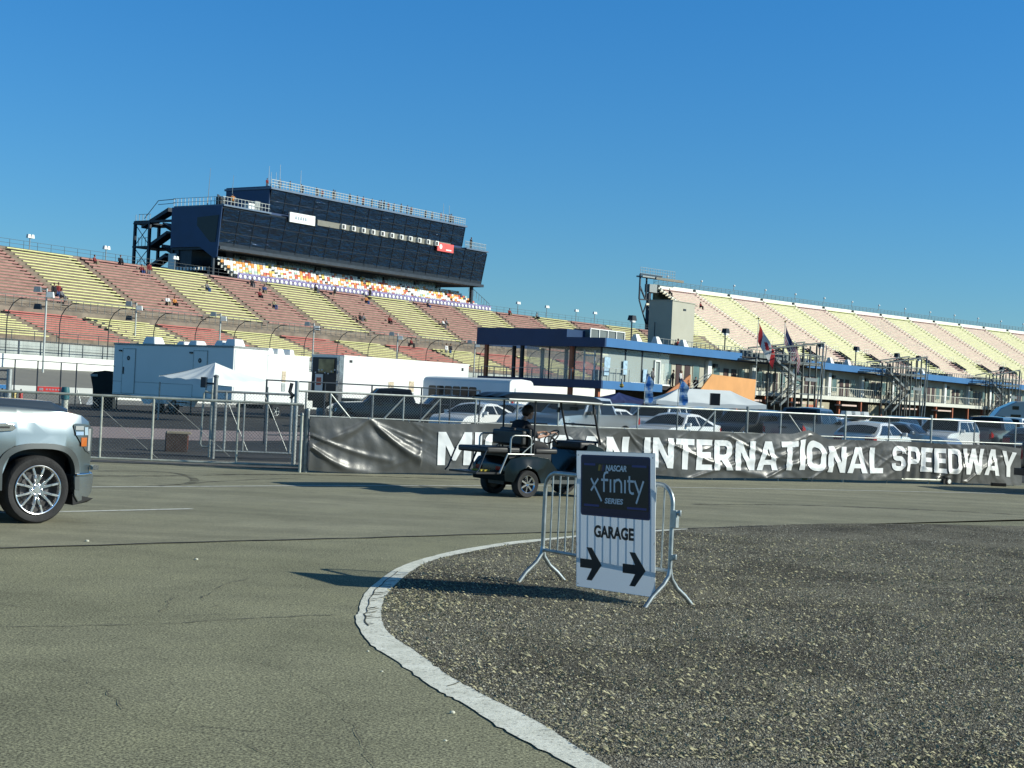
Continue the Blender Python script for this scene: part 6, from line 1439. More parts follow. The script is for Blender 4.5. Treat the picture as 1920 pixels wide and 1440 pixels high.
lot_cars = [
 ('hatch', PW, 'parked_car', 'white hatchback partly hidden behind the cart windshield frame', 'car', 1128, 68, -123),
 ('suv', PW, 'parked_suv', 'white sport utility vehicle close behind the marquee left corner', 'suv', 1298, 84, -122),
 ('sedan', PW, 'parked_car', 'white sedan roof between the dark crew pickup and the white hatchback', 'car', 1560, 92, -125),
 # kind, paint, name, label, cat, px, depth, heading(deg, 0 = to the right, 90 = away, -90 = toward camera)
 ('sedan', PW, 'parked_car', 'white car with dark windshield just left of the golf cart roof', 'car', 893, 66, -121),
 ('sedan', PS, 'parked_car', 'silver car right behind the golf cart seat back, left of the driver', 'car', 958, 70, -126),
 ('suv', PW, 'parked_suv', 'white sport utility vehicle visible behind the golf cart driver', 'suv', 1030, 66, -123),
 ('pickup', PS, 'parked_pickup', 'silver pickup facing forward, seen through the golf cart windshield', 'pickup', 1092, 60, -127),
 ('suv', PK, 'parked_suv', 'black vehicle right of the golf cart windshield under the navy canopy', 'suv', 1165, 74, -122),
 ('suv', PW, 'parked_suv', 'white sport utility vehicle behind the first feather flag', 'suv', 1236, 72, -124),
 ('sedan', PW, 'parked_car', 'low white car with black hood stripe area below the marquee', 'car', 1268, 60, -125),
 ('suv', PK, 'parked_suv', 'black sport utility vehicle under the right part of the marquee', 'suv', 1335, 72, -122),
 ('suv', PD, 'parked_suv', 'charcoal sport utility vehicle with bright headlamp right of the marquee', 'suv', 1402, 66, -126),
 ('suv', PK, 'parked_suv', 'taller black sport utility vehicle behind the charcoal one', 'suv', 1428, 80, -123),
 ('pickup', PG, 'parked_pickup', 'dark grey crew pickup parked at the left of the black banner peak', 'pickup', 1515, 66, 59),
 ('sedan', PD, 'parked_car', 'charcoal car directly left of the white hatchback', 'car', 1568, 70, 54),
 ('hatch', PW, 'parked_car', 'white hatchback with two side windows above the letters AL', 'car', 1640, 58.5, 57),
 ('suv', PK, 'parked_suv', 'black sport utility vehicle behind the white hatchback roof', 'suv', 1668, 82, -127),
 ('suv', PS, 'parked_suv', 'silver sport utility vehicle farther back above the silver sedan', 'suv', 1710, 92, -122),
 ('sedan', PS, 'parked_car', 'silver sedan between the white hatchback and the white suv', 'car', 1700, 69, -38),
 ('suv', PW, 'parked_suv', 'white sport utility vehicle facing left above the word SPEEDWAY', 'suv', 1774, 70, -125),
 ('suv', PK, 'parked_suv', 'black sport utility vehicle behind the white one at right', 'suv', 1785, 92, -122),
 ('pickup', PW, 'parked_pickup', 'white pickup cab behind the grey tailgate at the right', 'pickup', 1896, 82, 54),
 ('pickup', PG, 'parked_pickup', 'grey pickup seen from behind with its tailgate toward the fence', 'pickup', 1858, 77, 57),
 ('sedan', PN, 'parked_car', 'dark navy car at the far right beside the white pickup', 'car', 1935, 74, 59),
 ('suv', PK, 'parked_suv', 'black sport utility vehicle left of the shuttle bus, behind the dark fence', 'suv', 825, 86, -160),
 ('pickup', PK, 'parked_pickup', 'large black pickup behind the dark fence before the white box trailer', 'pickup', 735, 70, -168),
 ('suv', PD, 'parked_suv', 'charcoal suv far behind under the orange stair', 'suv', 1480, 104, -127),
 ('sedan', PW, 'parked_car', 'white car roof with dark roof load left of the pale shop sign', 'car', 1603, 84, -122),
 ('suv', PN, 'parked_suv', 'navy suv under the suite balcony left of the trucks cab', 'suv', 1828, 108, -124),
 ('sedan', mat('car_paint_red', (.35, .03, .02), .3, .2, .1, coat=.8), 'parked_car', 'red car roof under the balcony near the truck cab', 'car', 1822, 122, -125),
]
for (k, c, nm, lab, cat, px, y, h) in lot_cars: car(k, c, nm, lab, cat, px, y, hd(h))
# roof load
q = XD(1603, 84); t = thing('roof_cargo', 'white and black striped load on the white car roof', 'cargo', q + tm * 1.5, R(-80)); b = MB()
for i in range(3): b.box((0, -.5 + i * .5, .28), (.9, .3, .2), 0, None, (.8, .9))
b.build('boards', M['white'], t); b = MB(); b.box((0, 0, .1), (1.0, 1.4, .15)); b.build('rack', M['black'], t)
# ---- box trailers
def ngrp(o): return o
tu = Vector((.79, -.61, 0)); taz = math.atan2(tu.y, tu.x)
twhite = mat('trailer_white', (.80, .82, .80), .3, 0, .04, .4)
tr = thing('restroom_trailer', 'white two door trailer with its shaded side toward the camera and tandem wheels', 'trailer', (-22.6, 87.0, 0), taz)
LT, WT = 9.95, 2.45
b = MB(); b.bb(0, LT, 0, WT, .75, 3.72); body = b.build('body', twhite, tr); bevel(body, .03)
b = MB(); b.prism([(0, .75), (1.9, .75), (1.9, .5), (4.9, .15 + .35), (7.9, .5), (7.9, .75), (LT, .75)] if 0 else [(2.5, .76), (2.8, .45), (3.35, .45)] + [(3.98 - .62 * math.cos(R(a)), .42 + .52 * math.sin(R(a))) for a in (10, 45, 90, 135, 170)] + [(5.2 - .62 * math.cos(R(a)), .42 + .52 * math.sin(R(a))) for a in (10, 45, 90, 135, 170)] + [(5.9, .45), (7.0, .45), (7.3, .76)], (0, -.005, 0), (1, 0, 0), (0, 0, 1), (0, 1, 0), .04); b.build('skirt', twhite, tr)
b = MB(); b.bb(-.03, LT + .03, -.03, WT + .03, 3.68, 3.78); b.build('roof_trim', M['galvd'], tr)
b = MB(); b.bb(0, LT, -.012, 0, 1.62, 1.64); b.bb(0, LT, -.012, 0, .95, .97); b.build('trim_line', M['galvd'], tr)
for x in (.85, 6.85):
    b = MB(); b.bb(x, x + 1.05, -.03, -.004, 1.0, 3.45); d = b.build('door', twhite, tr)
    b = MB(); b.bb(x - .04, x, -.035, -.004, .98, 3.5); b.bb(x + 1.05, x + 1.09, -.035, -.004, .98, 3.5); b.bb(x - .04, x + 1.09, -.035, -.004, 3.46, 3.5); b.build('frame', M['galv'], d)
    b = MB(); b.lathe([(.001, -.045), (.13, -.045), (.13, -.03)], (x + .5, 0, 2.95), 'y', 16); b.build('round_symbol', M['black'], d)
    b = MB(); b.lathe([(.001, -.05), (.05, -.05), (.05, -.045)], (x + .5, 0, 2.95), 'y', 12); b.build('symbol_figure', mat('symbol_grey', (.25, .3, .33), .5, 0, 0), d)
    b = MB(); b.bb(x + .06, x + .13, -.07, -.03, 2.05, 2.45); b.build('handle', M['black'], d)
    b = MB(); b.bb(x - .32, x - .12, -.1, 0, 3.32, 3.4); b.build('door_lamp', M['black'], tr)
for k, x in enumerate((3.98, 5.2)): wheel(x, .12, .37, .24, tr, .6, 5, M['galv'], -1)
for x0 in (-.6, 5.6):
    b = MB()
    for i in range(3): b.bb(x0 + i * .3, x0 + i * .3 + .32, -.95, -.1, .18 + i * .22, .24 + i * .22)
    b.bb(x0 + .9, x0 + 2.3, -.95, -.05, .84, .9); b.bar((x0 + .95, -.9, 0), (x0 + .95, -.9, .85), .06); b.bar((x0 + 2.2, -.9, 0), (x0 + 2.2, -.9, .85), .06); b.bar((x0, -.9, .1), (x0 + .95, -.9, .85), .08); b.build('steps', M['black'], tr)
for x, w_, h_ in ((2.2, 1.1, .42), (4.9, .7, .2), (5.9, .75, .26), (8.0, .7, .3), (8.9, .9, .4)):
    b = MB(); b.box((x, 1.0, 3.78 + h_ / 2), (w_, .8, h_), 0, None, (.7, .75)); bevel(b.build('roof_unit', twhite, tr), .06)
b = MB(); b.bb(LT + .001, LT + .02, .1, WT - .1, .9, 3.6); b.build('end_panel', twhite, tr)
# second trailer just behind: sunlit side
c2_ = Vector((-12.9, 83.5, 0)); tr = thing('box_trailer', 'short sunlit white trailer with roof units right of the two door trailer', 'trailer', c2_, baz)
b = MB(); b.bb(-.6, 2.75, 0, 2.4, .8, 3.45); bevel(b.build('body', twhite, tr), .03)
b = MB(); b.bb(-.62, 2.78, -.02, 2.42, 3.42, 3.5); b.build('roof_trim', M['white'], tr)
for x, w_ in ((.3, .5), (1.1, .6), (2.0, .4)): b = MB(); b.box((x, 1.0, 3.65), (w_, .8, .36), 0, None, (.75, .8)); bevel(b.build('roof_unit', twhite, tr), .05)
b = MB(); b.bb(.55, .85, -.02, 0, 2.0, 2.6); b.bb(.55, .85, -.03, -.0, 1.5, 1.95, 1); b.build('notice', [mat('notice_tan', (.5, .42, .3), .6, 0, .4, 9), M['galv']], tr)
for x in (.1,): wheel(x, -.02, .4, .24, tr, .6, 5, M['galv'], -1)
b = MB(); b.bb(-.6, 2.7, .2, 2.2, .5, .8); b.build('chassis', M['black'], tr)
# long white box trailer
wt_ = thing('box_trailer', 'long sunlit white trailer with dark open rear and two tan notices', 'trailer', (-9.9, 90.0, 0), math.atan2(10, 6.9))
LW = 12.4
b = MB(); b.bb(0, LW, 0, 2.5, 1.0, 3.72); bevel(b.build('body', twhite, wt_), .04)
b = MB(); b.bb(-.03, LW + .03, -.03, 2.53, 3.68, 3.76); b.build('roof_trim', M['white'], wt_)
b = MB(); b.bb(-.04, 0, .25, 2.4, 1.0, 3.6); b.build('rear_opening', M['black'], wt_, label='dark open rear of the long white trailer')
b = MB(); b.bb(-.35, -.04, .0, .22, 1.0, 3.7); b.build('rear_door', mat('polished_panel', (.35, .36, .36), .25, .8, .3, 4), wt_)
for z, r_ in ((3.3, .22), (2.75, .2), (2.1, .28), (1.5, .2)): b = MB(); b.box((-.37, .11, z), (.03, .17, r_)); b.build('print', mat('grey_print', (.45, .47, .47), .4, 0, .5, 5), wt_)
b = MB(); b.bb(-.07, -.045, .7, 1.9, 2.7, 3.5); b.build('backdrop', mat('tan_backdrop', (.35, .28, .14), .8, 0, .5, 2), wt_)
b = MB(); b.bb(-.1, -.06, 1.5, 2.1, 1.6, 2.6); b.bb(-.12, -.1, 1.62, 1.98, 1.95, 2.4, 1); b.build('poster', [M['white'], M['red']], wt_)
for i in range(7): b = MB(); b.ball((-.2, .5 + i * .25, 2.75 + .12 * math.cos(i * 1.4)), .05, 5); b.build('string_lamp', M['white'], wt_)
b = MB(); b.bb(-.9, -.05, .5, 2.3, 1.0, 1.5); b.build('counter', M['black'], wt_)
for x, z in ((4.2, 2.2), (6.2, 2.3)): b = MB(); b.bb(x, x + .5, -.02, 0, z - .5, z + .15); b.bb(x, x + .5, -.03, -.0, z - .9, z - .55, 1); b.build('notice', [mat('notice_tan', (0, 0, 0)), M['galv']], wt_)
b = MB(); b.bb(.5, .75, -.02, 0, 3.35, 3.5); b.bb(LW - .8, LW - .6, -.02, 0, 3.3, 3.5); b.build('marker_lamp', M['black'], wt_)
b = MB(); b.bb(0, LW, .2, 2.3, .6, 1.0); b.build('chassis', M['black'], wt_)
for x in (1.5, 2.6, 10.5): wheel(x, .1, .48, .26, wt_, .6, 5, M['galv'], -1)
# ---- shuttle bus
bus = thing('shuttle_bus', 'white shuttle bus seen from behind with a row of dark rounded side windows', 'bus', (-.06 + 88 * -.0007, 88, 0), taz)
# local: x along the shaded side toward its rear (right), y back
b = MB()
secp = [(0, .45), (0, 2.5), (.08, 2.66), (.25, 2.76), (1.15, 2.82), (2.05, 2.76), (2.22, 2.66), (2.3, 2.5), (2.3, .45)]
b.prism([(p[0], p[1]) for p in secp], (-6.6, 0, 0), (0, 1, 0), (0, 0, 1), (1, 0, 0), 6.6)
bo_ = b.build('body', twhite, bus, 40); bevel(bo_, .06, 3, 50)
for i in range(6):
    x = -6.1 + i * .62; b = MB(); b.prism(rrect(x, 1.42, x + .56, 2.25, .1), (0, -.02, 0), (1, 0, 0), (0, 0, 1), (0, 1, 0), .02); w_ = b.build('window', M['glassd'], bus)
    b = MB(); b.bb(x + .02, x + .54, -.03, -.018, 1.78, 1.8); b.build('frame', M['black'], w_)
b = MB(); b.bb(-6.6, 0, -.015, .0, 1.05, 1.12); b.build('trim_line', M['galvd'], bus)
b = MB(); b.bb(0.02, .05, .5, 1.8, .7, 2.3); b.build('rear_door', twhite, bus)
for y in (.25, 2.05): b = MB(); b.bb(.06, .08, y - .08, y + .08, 1.2, 1.6); b.build('tail_light', M['red'], bus)
b = MB(); b.bb(.0, .16, .1, 2.2, .45, .65); b.build('bumper', M['black'], bus)
for x in (-1.4, -5.4): wheel(x, .1, .4, .24, bus, .6, 5, M['galv'], -1)
# ---- semi cab at right
sc0 = XD(1862, 110); cb_ = thing('semi_truck', 'grey white semi truck cab with high rounded sleeper under the balcony', 'truck', sc0, -.15)
b = MB(); b.prism([(0, 1.0), (0, 1.95), (.5, 2.6), (1.6, 3.15), (2.3, 3.2), (2.3, .8), (0, .8)], (0, 0, 0), (1, 0, 0), (0, 0, 1), (0, 1, 0), 2.4); bevel(b.build('cab', paint('cab_paint', (.42, .46, .47), .1), cb_), .08)
b = MB(); b.prism([(.35, 1.5), (.35, 2.05), (.85, 2.05), (.85, 1.5)], (0, -.02, 0), (1, 0, 0), (0, 0, 1), (0, 1, 0), .02); b.prism([(1.2, 1.5), (1.2, 2.2), (1.9, 2.2), (1.9, 1.5)], (0, -.02, 0), (1, 0, 0), (0, 0, 1), (0, 1, 0), .02); b.prism([(1.3, 2.55), (1.3, 2.8), (1.75, 2.8), (1.75, 2.55)], (0, -.02, 0), (1, 0, 0), (0, 0, 1), (0, 1, 0), .02); b.build('window', M['glassd'], cb_)
for x in (.4, 1.9): wheel(x, .1, .5, .28, cb_, .6, 5, M['galv'], -1)
# ---- barrels, bins
def barrel(px, y, lab, m, r=.3, h=.9, nm='barrel'):
    o = thing(nm, lab, nm.replace('_', ' '), XD(px, y)); b = MB(); b.lathe([(.001, 0), (r * .94, 0), (r, .05), (r, h * .33), (r * 1.03, h * .35), (r, h * .37), (r, h * .64), (r * 1.03, h * .66), (r, h * .68), (r, h * .97), (r * .93, h), (.001, h - .02)], (0, 0, 0), n=18); b.build('drum', m, o, 40)
    b = MB(); b.lathe([(r * 1.02, 0), (r * 1.02, .03), (r * .95, .05)], (0, 0, h - .02), n=18); b.build('rim', M['galvd'], o); return o
bl = mat('blue_drum', (.03, .14, .32), .5, 0, .15, 4); bl2 = mat('pale_blue_drum', (.08, .24, .32), .5, 0, .2, 4)
barrel(605, 96, 'pale blue barrel behind the fence left of the dark bins', bl2, .32, .95)
barrel(728, 86, 'white barrel behind the fence beside the bright blue one', M['white'], .32, .92); barrel(716, 90, 'pale grey barrel half hidden behind the white barrel', mat('grey_drum', (.35, .38, .38), .5, 0, .2), .3, .92)
barrel(746, 88, 'bright blue barrel right of the white barrel', bl, .27, .8); barrel(813, 92, 'pale blue barrel near the shuttle bus', bl2, .32, .92)
barrel(778, 93, 'low pale bin between the blue barrels', mat('grey_drum', (0, 0, 0)), .35, .6, 'bin')
barrel(665, 88, 'wide dark green bin left of the white barrel', mat('dark_bin', (.02, .035, .035), .6, 0, .2), .75, 1.25, 'bin')
# cone-like white post
o = thing('traffic_cone', 'white leaning cone right of the pale blue barrel by the bus', 'cone', XD(832, 80)); b = MB(); b.lathe([(.14, 0), (.13, .05), (.06, .75), (.001, .76)], (0, 0, .04), n=12); b.build('cone', M['white'], o, 40); b = MB(); b.box((0, 0, .02), (.4, .4, .04)); b.build('base', M['black'], o)
# black covered bin left of the trailer
o = thing('dumpster', 'tall black covered bin with rounded top left of the two door trailer', 'dumpster', XD(193, 89), .1)
b = MB(); b.prism([(-.5, 0), (-.56, 1.2), (-.68, 1.75), (-.7, 1.95), (-.5, 2.1), (.1, 2.2), (.55, 2.15), (.62, 0)], (0, 0, 0), (1, 0, 0), (0, 0, 1), (0, 1, 0), 1.2); bevel(b.build('body', mat('black_green', (.012, .016, .014), .7, 0, .3, 3), o), .04)
b = MB(); b.box((-.5, -.03, 1.9), (.4, .06, .14)); b.build('label_plate', M['galv'], o)
# fuel drums and extinguisher near the pit wall
for px, lab, m in ((6, 'grey gas bottle against the pit wall at the far left', M['galvd']), (14, 'second grey gas bottle against the pit wall', M['galvd']), (28, 'yellow drum at the pit wall by the fence post', mat('yellow_drum', (.45, .35, .08), .5, 0, .2)), (41, 'red fire extinguisher in front of the pit wall', mat('extinguisher_red', (.4, .03, .02), .4, 0, .1))):
    o = thing('gas_bottle' if px < 40 else 'fire_extinguisher', lab, 'bottle' if px < 40 else 'extinguisher', XD(px, 98)); b = MB(); r_ = .2 if px < 40 else .13; b.lathe([(.001, 0), (r_, 0), (r_, .55), (r_ * .5, .7), (.001, .72)], (0, 0, 0), n=12); b.build('body', m, o, 40); b = MB(); b.box((0, 0, .76), (.08, .05, .1)); b.build('valve', M['black'], o)
# wooden prop / a-frame near dumpster
o = thing('folded_sign', 'small white leaning board in front of the pit wall beside the black bin', 'board', XD(172, 98)); b = MB(); b.hexa([(-.3, 0, 0), (.3, 0, 0), (.3, .05, 0), (-.3, .05, 0), (0, .3, .7), (.5, .3, .7), (.5, .35, .7), (0, .35, .7)]); b.build('board', M['white'], o); b = MB(); b.bar((-.6, 0, 0), (-.9, .2, .9), .05); b.build('prop', M['galv'], o)
# red pickup tail at the right edge and its own shadow
car('pickup', PK, 'parked_pickup', 'black pickup with red tail lamp cut off by the right photo edge, on the road', 'pickup', 0, 0, R(17), 'vehicles on the road', loc=G(1908, 921) + Vector((3.0, -.2, 0)))
# ================================================================== SILVER PICKUP at the left edge
hT = R(44); fwd = Vector((math.cos(hT), math.sin(hT), 0)); lft = Vector((-fwd.y, fwd.x, 0))
tw = thing('silver_pickup', 'large silver pickup truck with chrome wheel entering from the left edge', 'pickup', G(60, 981) + lft * .92, hT)
# local x forward (0 = front axle), y left
fo = [(.56, .40), (.575, .62), (.76, .60), (.79, .80), (.785, 1.0), (.76, 1.16), (.70, 1.27), (.58, 1.345), (.3, 1.385), (-.3, 1.425), (-.8, 1.44), (-.86, 1.45), (-1.6, 1.88), (-2.2, 1.945), (-3.1, 1.93), (-3.42, 1.88), (-3.62, 1.42), (-3.64, 1.40), (-5.55, 1.42), (-5.6, 1.35), (-5.58, .62), (-5.5, .5)]
def sqarch(cx_): return [(cx_ - .56, .42)] + [(cx_ + a, c) for a, c in [(.56 * math.copysign(abs(math.cos(R(q))) ** .72, math.cos(R(q))), .60 + .395 * abs(math.sin(R(q))) ** .78) for q in range(176, 0, -8)]] + [(cx_ + .56, .42)]
O = fo + sqarch(-3.75)[0:] + sqarch(0)[:-1]
def wT(x, z):
    w_ = 1.03
    if x > .25: w_ -= .16 * ((x - .25) / .54) ** 2.2
    if z > 1.44: w_ -= .06 + .24 * ((z - 1.44) / .5) ** 1.1 if x < -.8 else .1
    elif z > 1.26: w_ -= .085 * ((z - 1.26) / .18) ** 1.6
    elif z > 1.0: w_ -= 0
    elif z > .55: w_ -= .018 * math.sin((1.0 - z) / .45 * math.pi)
    r_ = math.hypot(x, (z - .42) * 1.0)
    for cx_ in (0, -3.75):
        r_ = max(abs(x - cx_) * .98, (z - .42))
        if r_ < .75 and z < 1.2: w_ += .025 * max(0, (.75 - r_) / .2) if r_ > .55 else .025
    return w_
silver = NT('silver_truck_paint'); silver.b.inputs['Base Color'].default_value = (.50, .55, .55, 1); silver.b.inputs['Metallic'].default_value = .9; silver.b.inputs['Roughness'].default_value = .3
silver.b.inputs['Coat Weight'].default_value = 1; silver.b.inputs['Coat Roughness'].default_value = .04
silver.col(silver.mix(silver.noise(400, 2), (.22, .255, .26), (.27, .305, .31)))
bd2 = shell(O, wT, silver.m, tw, 'body', crown=.06); bevel(bd2, .03, 3, 35)
b = MB()      # hood bulge with its sharp crease
def hoodf(u, v):
    x = -.78 + 1.42 * v; t_ = -1 + 2 * u; base = 1.40 + (-.78 - x) * .03 - .02
    e = min(1, (1 - abs(t_)) * 6); f_ = min(1, (1 - v) * 6)
    return (x + (.06 if 0 else 0) - (.12 * abs(t_) ** 3 if v > .8 else 0), t_ * (.80 - .10 * v), 1.415 - .045 * v + .115 * e * (.35 + .65 * f_) + .02 * (1 - t_ * t_))
b.grid(24, 20, hoodf); hd_ = b.build('hood', silver.m, tw, 50); bevel(hd_, .01)
black = M['black']
# wheel arch mouldings
def arch_band(cx_):
    for s in (1, -1):
        b = MB(); P = sqarch(cx_); Pi = [(cx_ + (p[0] - cx_) * .88, .42 + (p[1] - .42) * .885) for p in P]; vs = []
        for p, q in zip(P, Pi): vs += [(p[0], s * (wT(*p) + .022), p[1]), (q[0], s * (wT(*p) + .03), q[1]), (q[0], s * (wT(*p) - .08), q[1])]
        fs = []
        for i in range(len(P) - 1): fs += [(3 * i, 3 * i + 1, 3 * i + 4, 3 * i + 3), (3 * i + 1, 3 * i + 2, 3 * i + 5, 3 * i + 4)]
        b.add(vs, fs); b.build('arch_moulding', mat('moulding_grey', (.075, .085, .085), .35, .2, .1), tw, 60)
arch_band(0); arch_band(-3.75)
b = MB(); b.bb(-.66, .50, -.74, .74, .3, .99); b.bb(-4.4, -3.1, -.74, .74, .3, .99); b.bb(-5.4, .4, -.55, .55, .32, .6); b.build('wheel_well', M['black'], tw)
bmp = shell([(.50, .34), (.48, .60), (.58, .615), (.835, .605), (.845, .50), (.82, .37), (.72, .29), (.56, .26)], lambda x, z: 1.035 - .20 * max(0, (x - .35) / .5) ** 2.2, mat('bumper_chrome', (.42, .45, .46), .2, .9, .08, 3), tw, 'bumper', crown=0); bevel(bmp, .02)
b = MB(); b.tube([(.50, -1.04, .605), (.62, -1.015, .61), (.76, -.93, .61), (.83, -.80, .61), (.85, 0, .61), (.83, .80, .61), (.76, .93, .61), (.62, 1.015, .61), (.50, 1.04, .605)], .018, 8); b.build('bumper_trim', M['chrome'], tw, 60)
b = MB(); b.bb(.6, .80, -.80, .80, .33, .42); b.build('lower_valance', black, tw)
b = MB(); b.hexa([(.50, -.99, .22), (.72, -.93, .25), (.72, .93, .25), (.50, .99, .22), (.48, -1.0, .36), (.8, -.95, .3), (.8, .95, .3), (.48, 1.0, .36)]); b.build('air_dam', black, tw)
# headlights
for s in (1, -1):
    b = MB(); Hp = [(.44, 1.22), (.47, 1.12), (.56, 1.0), (.66, .9), (.76, .86)]; Ht = [(.46, 1.245), (.55, 1.245), (.62, 1.24), (.70, 1.22), (.79, 1.18)]; vs = []
    for p, q in zip(Hp, Ht): vs += [(p[0], s * (wT(*p) + .012), p[1]), (q[0], s * (wT(*q) + .012), q[1])]
    vs += [(.82, s * .55, .92), (.82, s * .55, 1.16)]
    b.add(vs, [(2 * i, 2 * i + 1, 2 * i + 3, 2 * i + 2) for i in range(5)]); hl = b.build('headlight', mat('headlamp_dark', (.10, .12, .13), .08, .3, 0, spec=.9), tw, 30)
    for (xa, xb, za, zb_, mm) in ((.47, .60, 1.165, 1.215, 'lamp'), (.475, .60, 1.10, 1.145, 'lamp'), (.56, .66, .96, 1.07, 'amber'), (.69, .74, .90, 1.18, 'lamp'), (.62, .68, 1.10, 1.2, 'lamp')):
        m_ = M['lamp'] if mm == 'lamp' else mat('amber_lens', (.45, .12, .02), .15, 0, 0)
        b = MB(); b.add([(xa, s * (wT(xa, za) + .02), za), (xb, s * (wT(xb, za) + .02), za), (xb, s * (wT(xb, zb_) + .02), zb_), (xa, s * (wT(xa, zb_) + .02), zb_)], [(0, 1, 2, 3)]); b.build('amber_lens' if mm != 'lamp' else 'lamp_bar', m_, hl)
b = MB(); b.bb(.80, .835, -.52, .52, .68, 1.18); g1_ = b.build('grille', black, tw); b = MB()
for z in (.72, .82, .92, 1.02, 1.12): b.bb(.825, .85, -.56, .56, z - .012, z + .012)
b.build('grille_bars', M['chrome'], g1_)
for s in (1, -1): b = MB(); b.bb(.80, .845, s * .56 - .04, s * .56 + .04, .66, 1.22); b.build('grille_side', M['chrome'], tw)
b = MB()
for (x, s) in ((.83, 1), (.83, -1)): b.bb(.78, .86, s * .9 - .04, s * .9 + .04, .66, .72)
b.build('fog_trim', M['chrome'], tw)
# chrome side badge vent on the fender
for s in (1, -1):
    b = MB(); P = [(-.78, 1.22), (-.46, 1.235), (-.36, 1.22), (-.33, 1.18), (-.38, 1.14), (-.5, 1.13), (-.78, 1.13)]; b.prism(P, (0, s * (1.03 + .0), 0), (1, 0, 0), (0, 0, 1), (0, s, 0), .03); bevel(b.build('fender_badge', M['chrome'], tw), .008)
    b = MB(); b.prism([(-.76, 1.165), (-.42, 1.17), (-.42, 1.195), (-.76, 1.19)], (0, s * 1.061, 0), (1, 0, 0), (0, 0, 1), (0, s, 0), .003); b.build('badge_slot', black, tw)
topstrip((-.95, 1.51), (-1.58, 1.86), wT, M['glassd'], tw, 'windshield', .06); b = MB(); b.bar((-.85, -.7, 1.5), (-.9, .2, 1.5), .02); b.bar((-.85, .1, 1.5), (-.9, .8, 1.5), .02); b.build('wiper', black, tw)
for P in ([(-1.15, 1.50), (-2.15, 1.50), (-2.15, 1.86), (-1.72, 1.84)], [(-2.25, 1.50), (-3.3, 1.50), (-3.3, 1.84), (-2.25, 1.86)]): sidepanel(P, wT, M['glassd'], tw, 'side_window')
for s in (1, -1):
    b = MB(); b.box((-1.25, s * 1.18, 1.52), (.14, .26, .26)); bevel(b.build('mirror', black, tw), .04)
    for x in (-1.0, -2.2, -3.4): b = MB(); b.bar((x, s * (wT(x, 1.2) + .004), .55), (x, s * (wT(x, 1.2) + .004), 1.4), .008); b.build('door_seam', black, tw)
    for x in (-2.0, -3.15): b = MB(); b.bar((x, s * 1.06, 1.28), (x + .18, s * 1.06, 1.28), .03); b.build('door_handle', M['chrome'], tw)
    b = MB(); b.bb(-5.62, -5.55, s * .98 - .06, s * .98 + .06, .95, 1.36); b.build('tail_light', M['red'], tw)
def bigwheel(x, y, s):
    r, w_, rr = .42, .28, .298
    b = MB(); b.lathe([(rr, -w_ * .40), (r * .80, -w_ * .5), (r * .93, -w_ * .49), (r * .985, -w_ * .40), (r, -w_ * .3), (r, w_ * .3), (r * .985, w_ * .40), (r * .93, w_ * .49), (r * .80, w_ * .5), (rr, w_ * .40)], (0, 0, 0), 'y', 64)
    for k in range(64):
        a = 2 * math.pi * k / 64; b.box((math.cos(a) * (r - .002), 0, math.sin(a) * (r - .002)), (.012, .0, .0)) if 0 else None
    o = b.build('wheel', M['rubber'], tw, 40); o.location = (x, y, r)
    cm = mat('bright_wheel', (.92, .92, .92), .22, 1, .06, 9)
    b = MB(); Y = s * w_ * .5
    b.lathe([(rr + .008, Y * .96), (rr + .004, Y * 1.03), (rr - .012, Y * 1.0), (rr - .028, Y * .72), (rr - .03, -Y)], (0, 0, 0), 'y', 64)
    b.lathe([(.001, Y * .78), (.045, Y * .78), (.05, Y * .72), (.085, Y * .62), (.09, Y * .3)], (0, 0, 0), 'y', 32)
    for k in range(6):
        for d in (-1, 1):
            a0 = 2 * math.pi * (k + .5) / 6 + R(0); a1 = a0 + d * R(12.5)
            p0 = Vector((math.cos(a0 + d * R(6)) * .06, Y * .62, math.sin(a0 + d * R(6)) * .06)); p1 = Vector((math.cos(a1) * .19, Y * .80, math.sin(a1) * .19)); p2 = Vector((math.cos(a0 + d * R(14.5)) * (rr - .02), Y * .78, math.sin(a0 + d * R(14.5)) * (rr - .02)))
            b.bar(p0, p1, .040, .03); b.bar(p1, p2, .040, .03)
    rim = b.build('rim', cm, o, 40); bevel(rim, .004, 1)
    b = MB(); b.lathe([(.001, Y * .1), (rr - .03, Y * .1)], (0, 0, 0), 'y', 32); b.build('brake_backing', mat('brake_dark', (.03, .03, .032), .6, .3, .2), o)
    b = MB(); b.lathe([(.1, Y * .22), (.19, Y * .22), (.19, Y * .12)], (0, 0, 0), 'y', 32); b.build('brake_disc', mat('brake_metal', (.08, .08, .085), .5, .6, .2), o)
    for k in range(6): a = 2 * math.pi * k / 6; b = MB(); b.lathe([(.001, Y * .82), (.011, Y * .8), (.013, Y * .55)], (math.cos(a) * .066, 0, math.sin(a) * .066), 'y', 8); b.build('lug_nut', cm, o)
    return o
for x in (0, -3.75):
    for s in (-1, 1): bigwheel(x, s * .90, s)
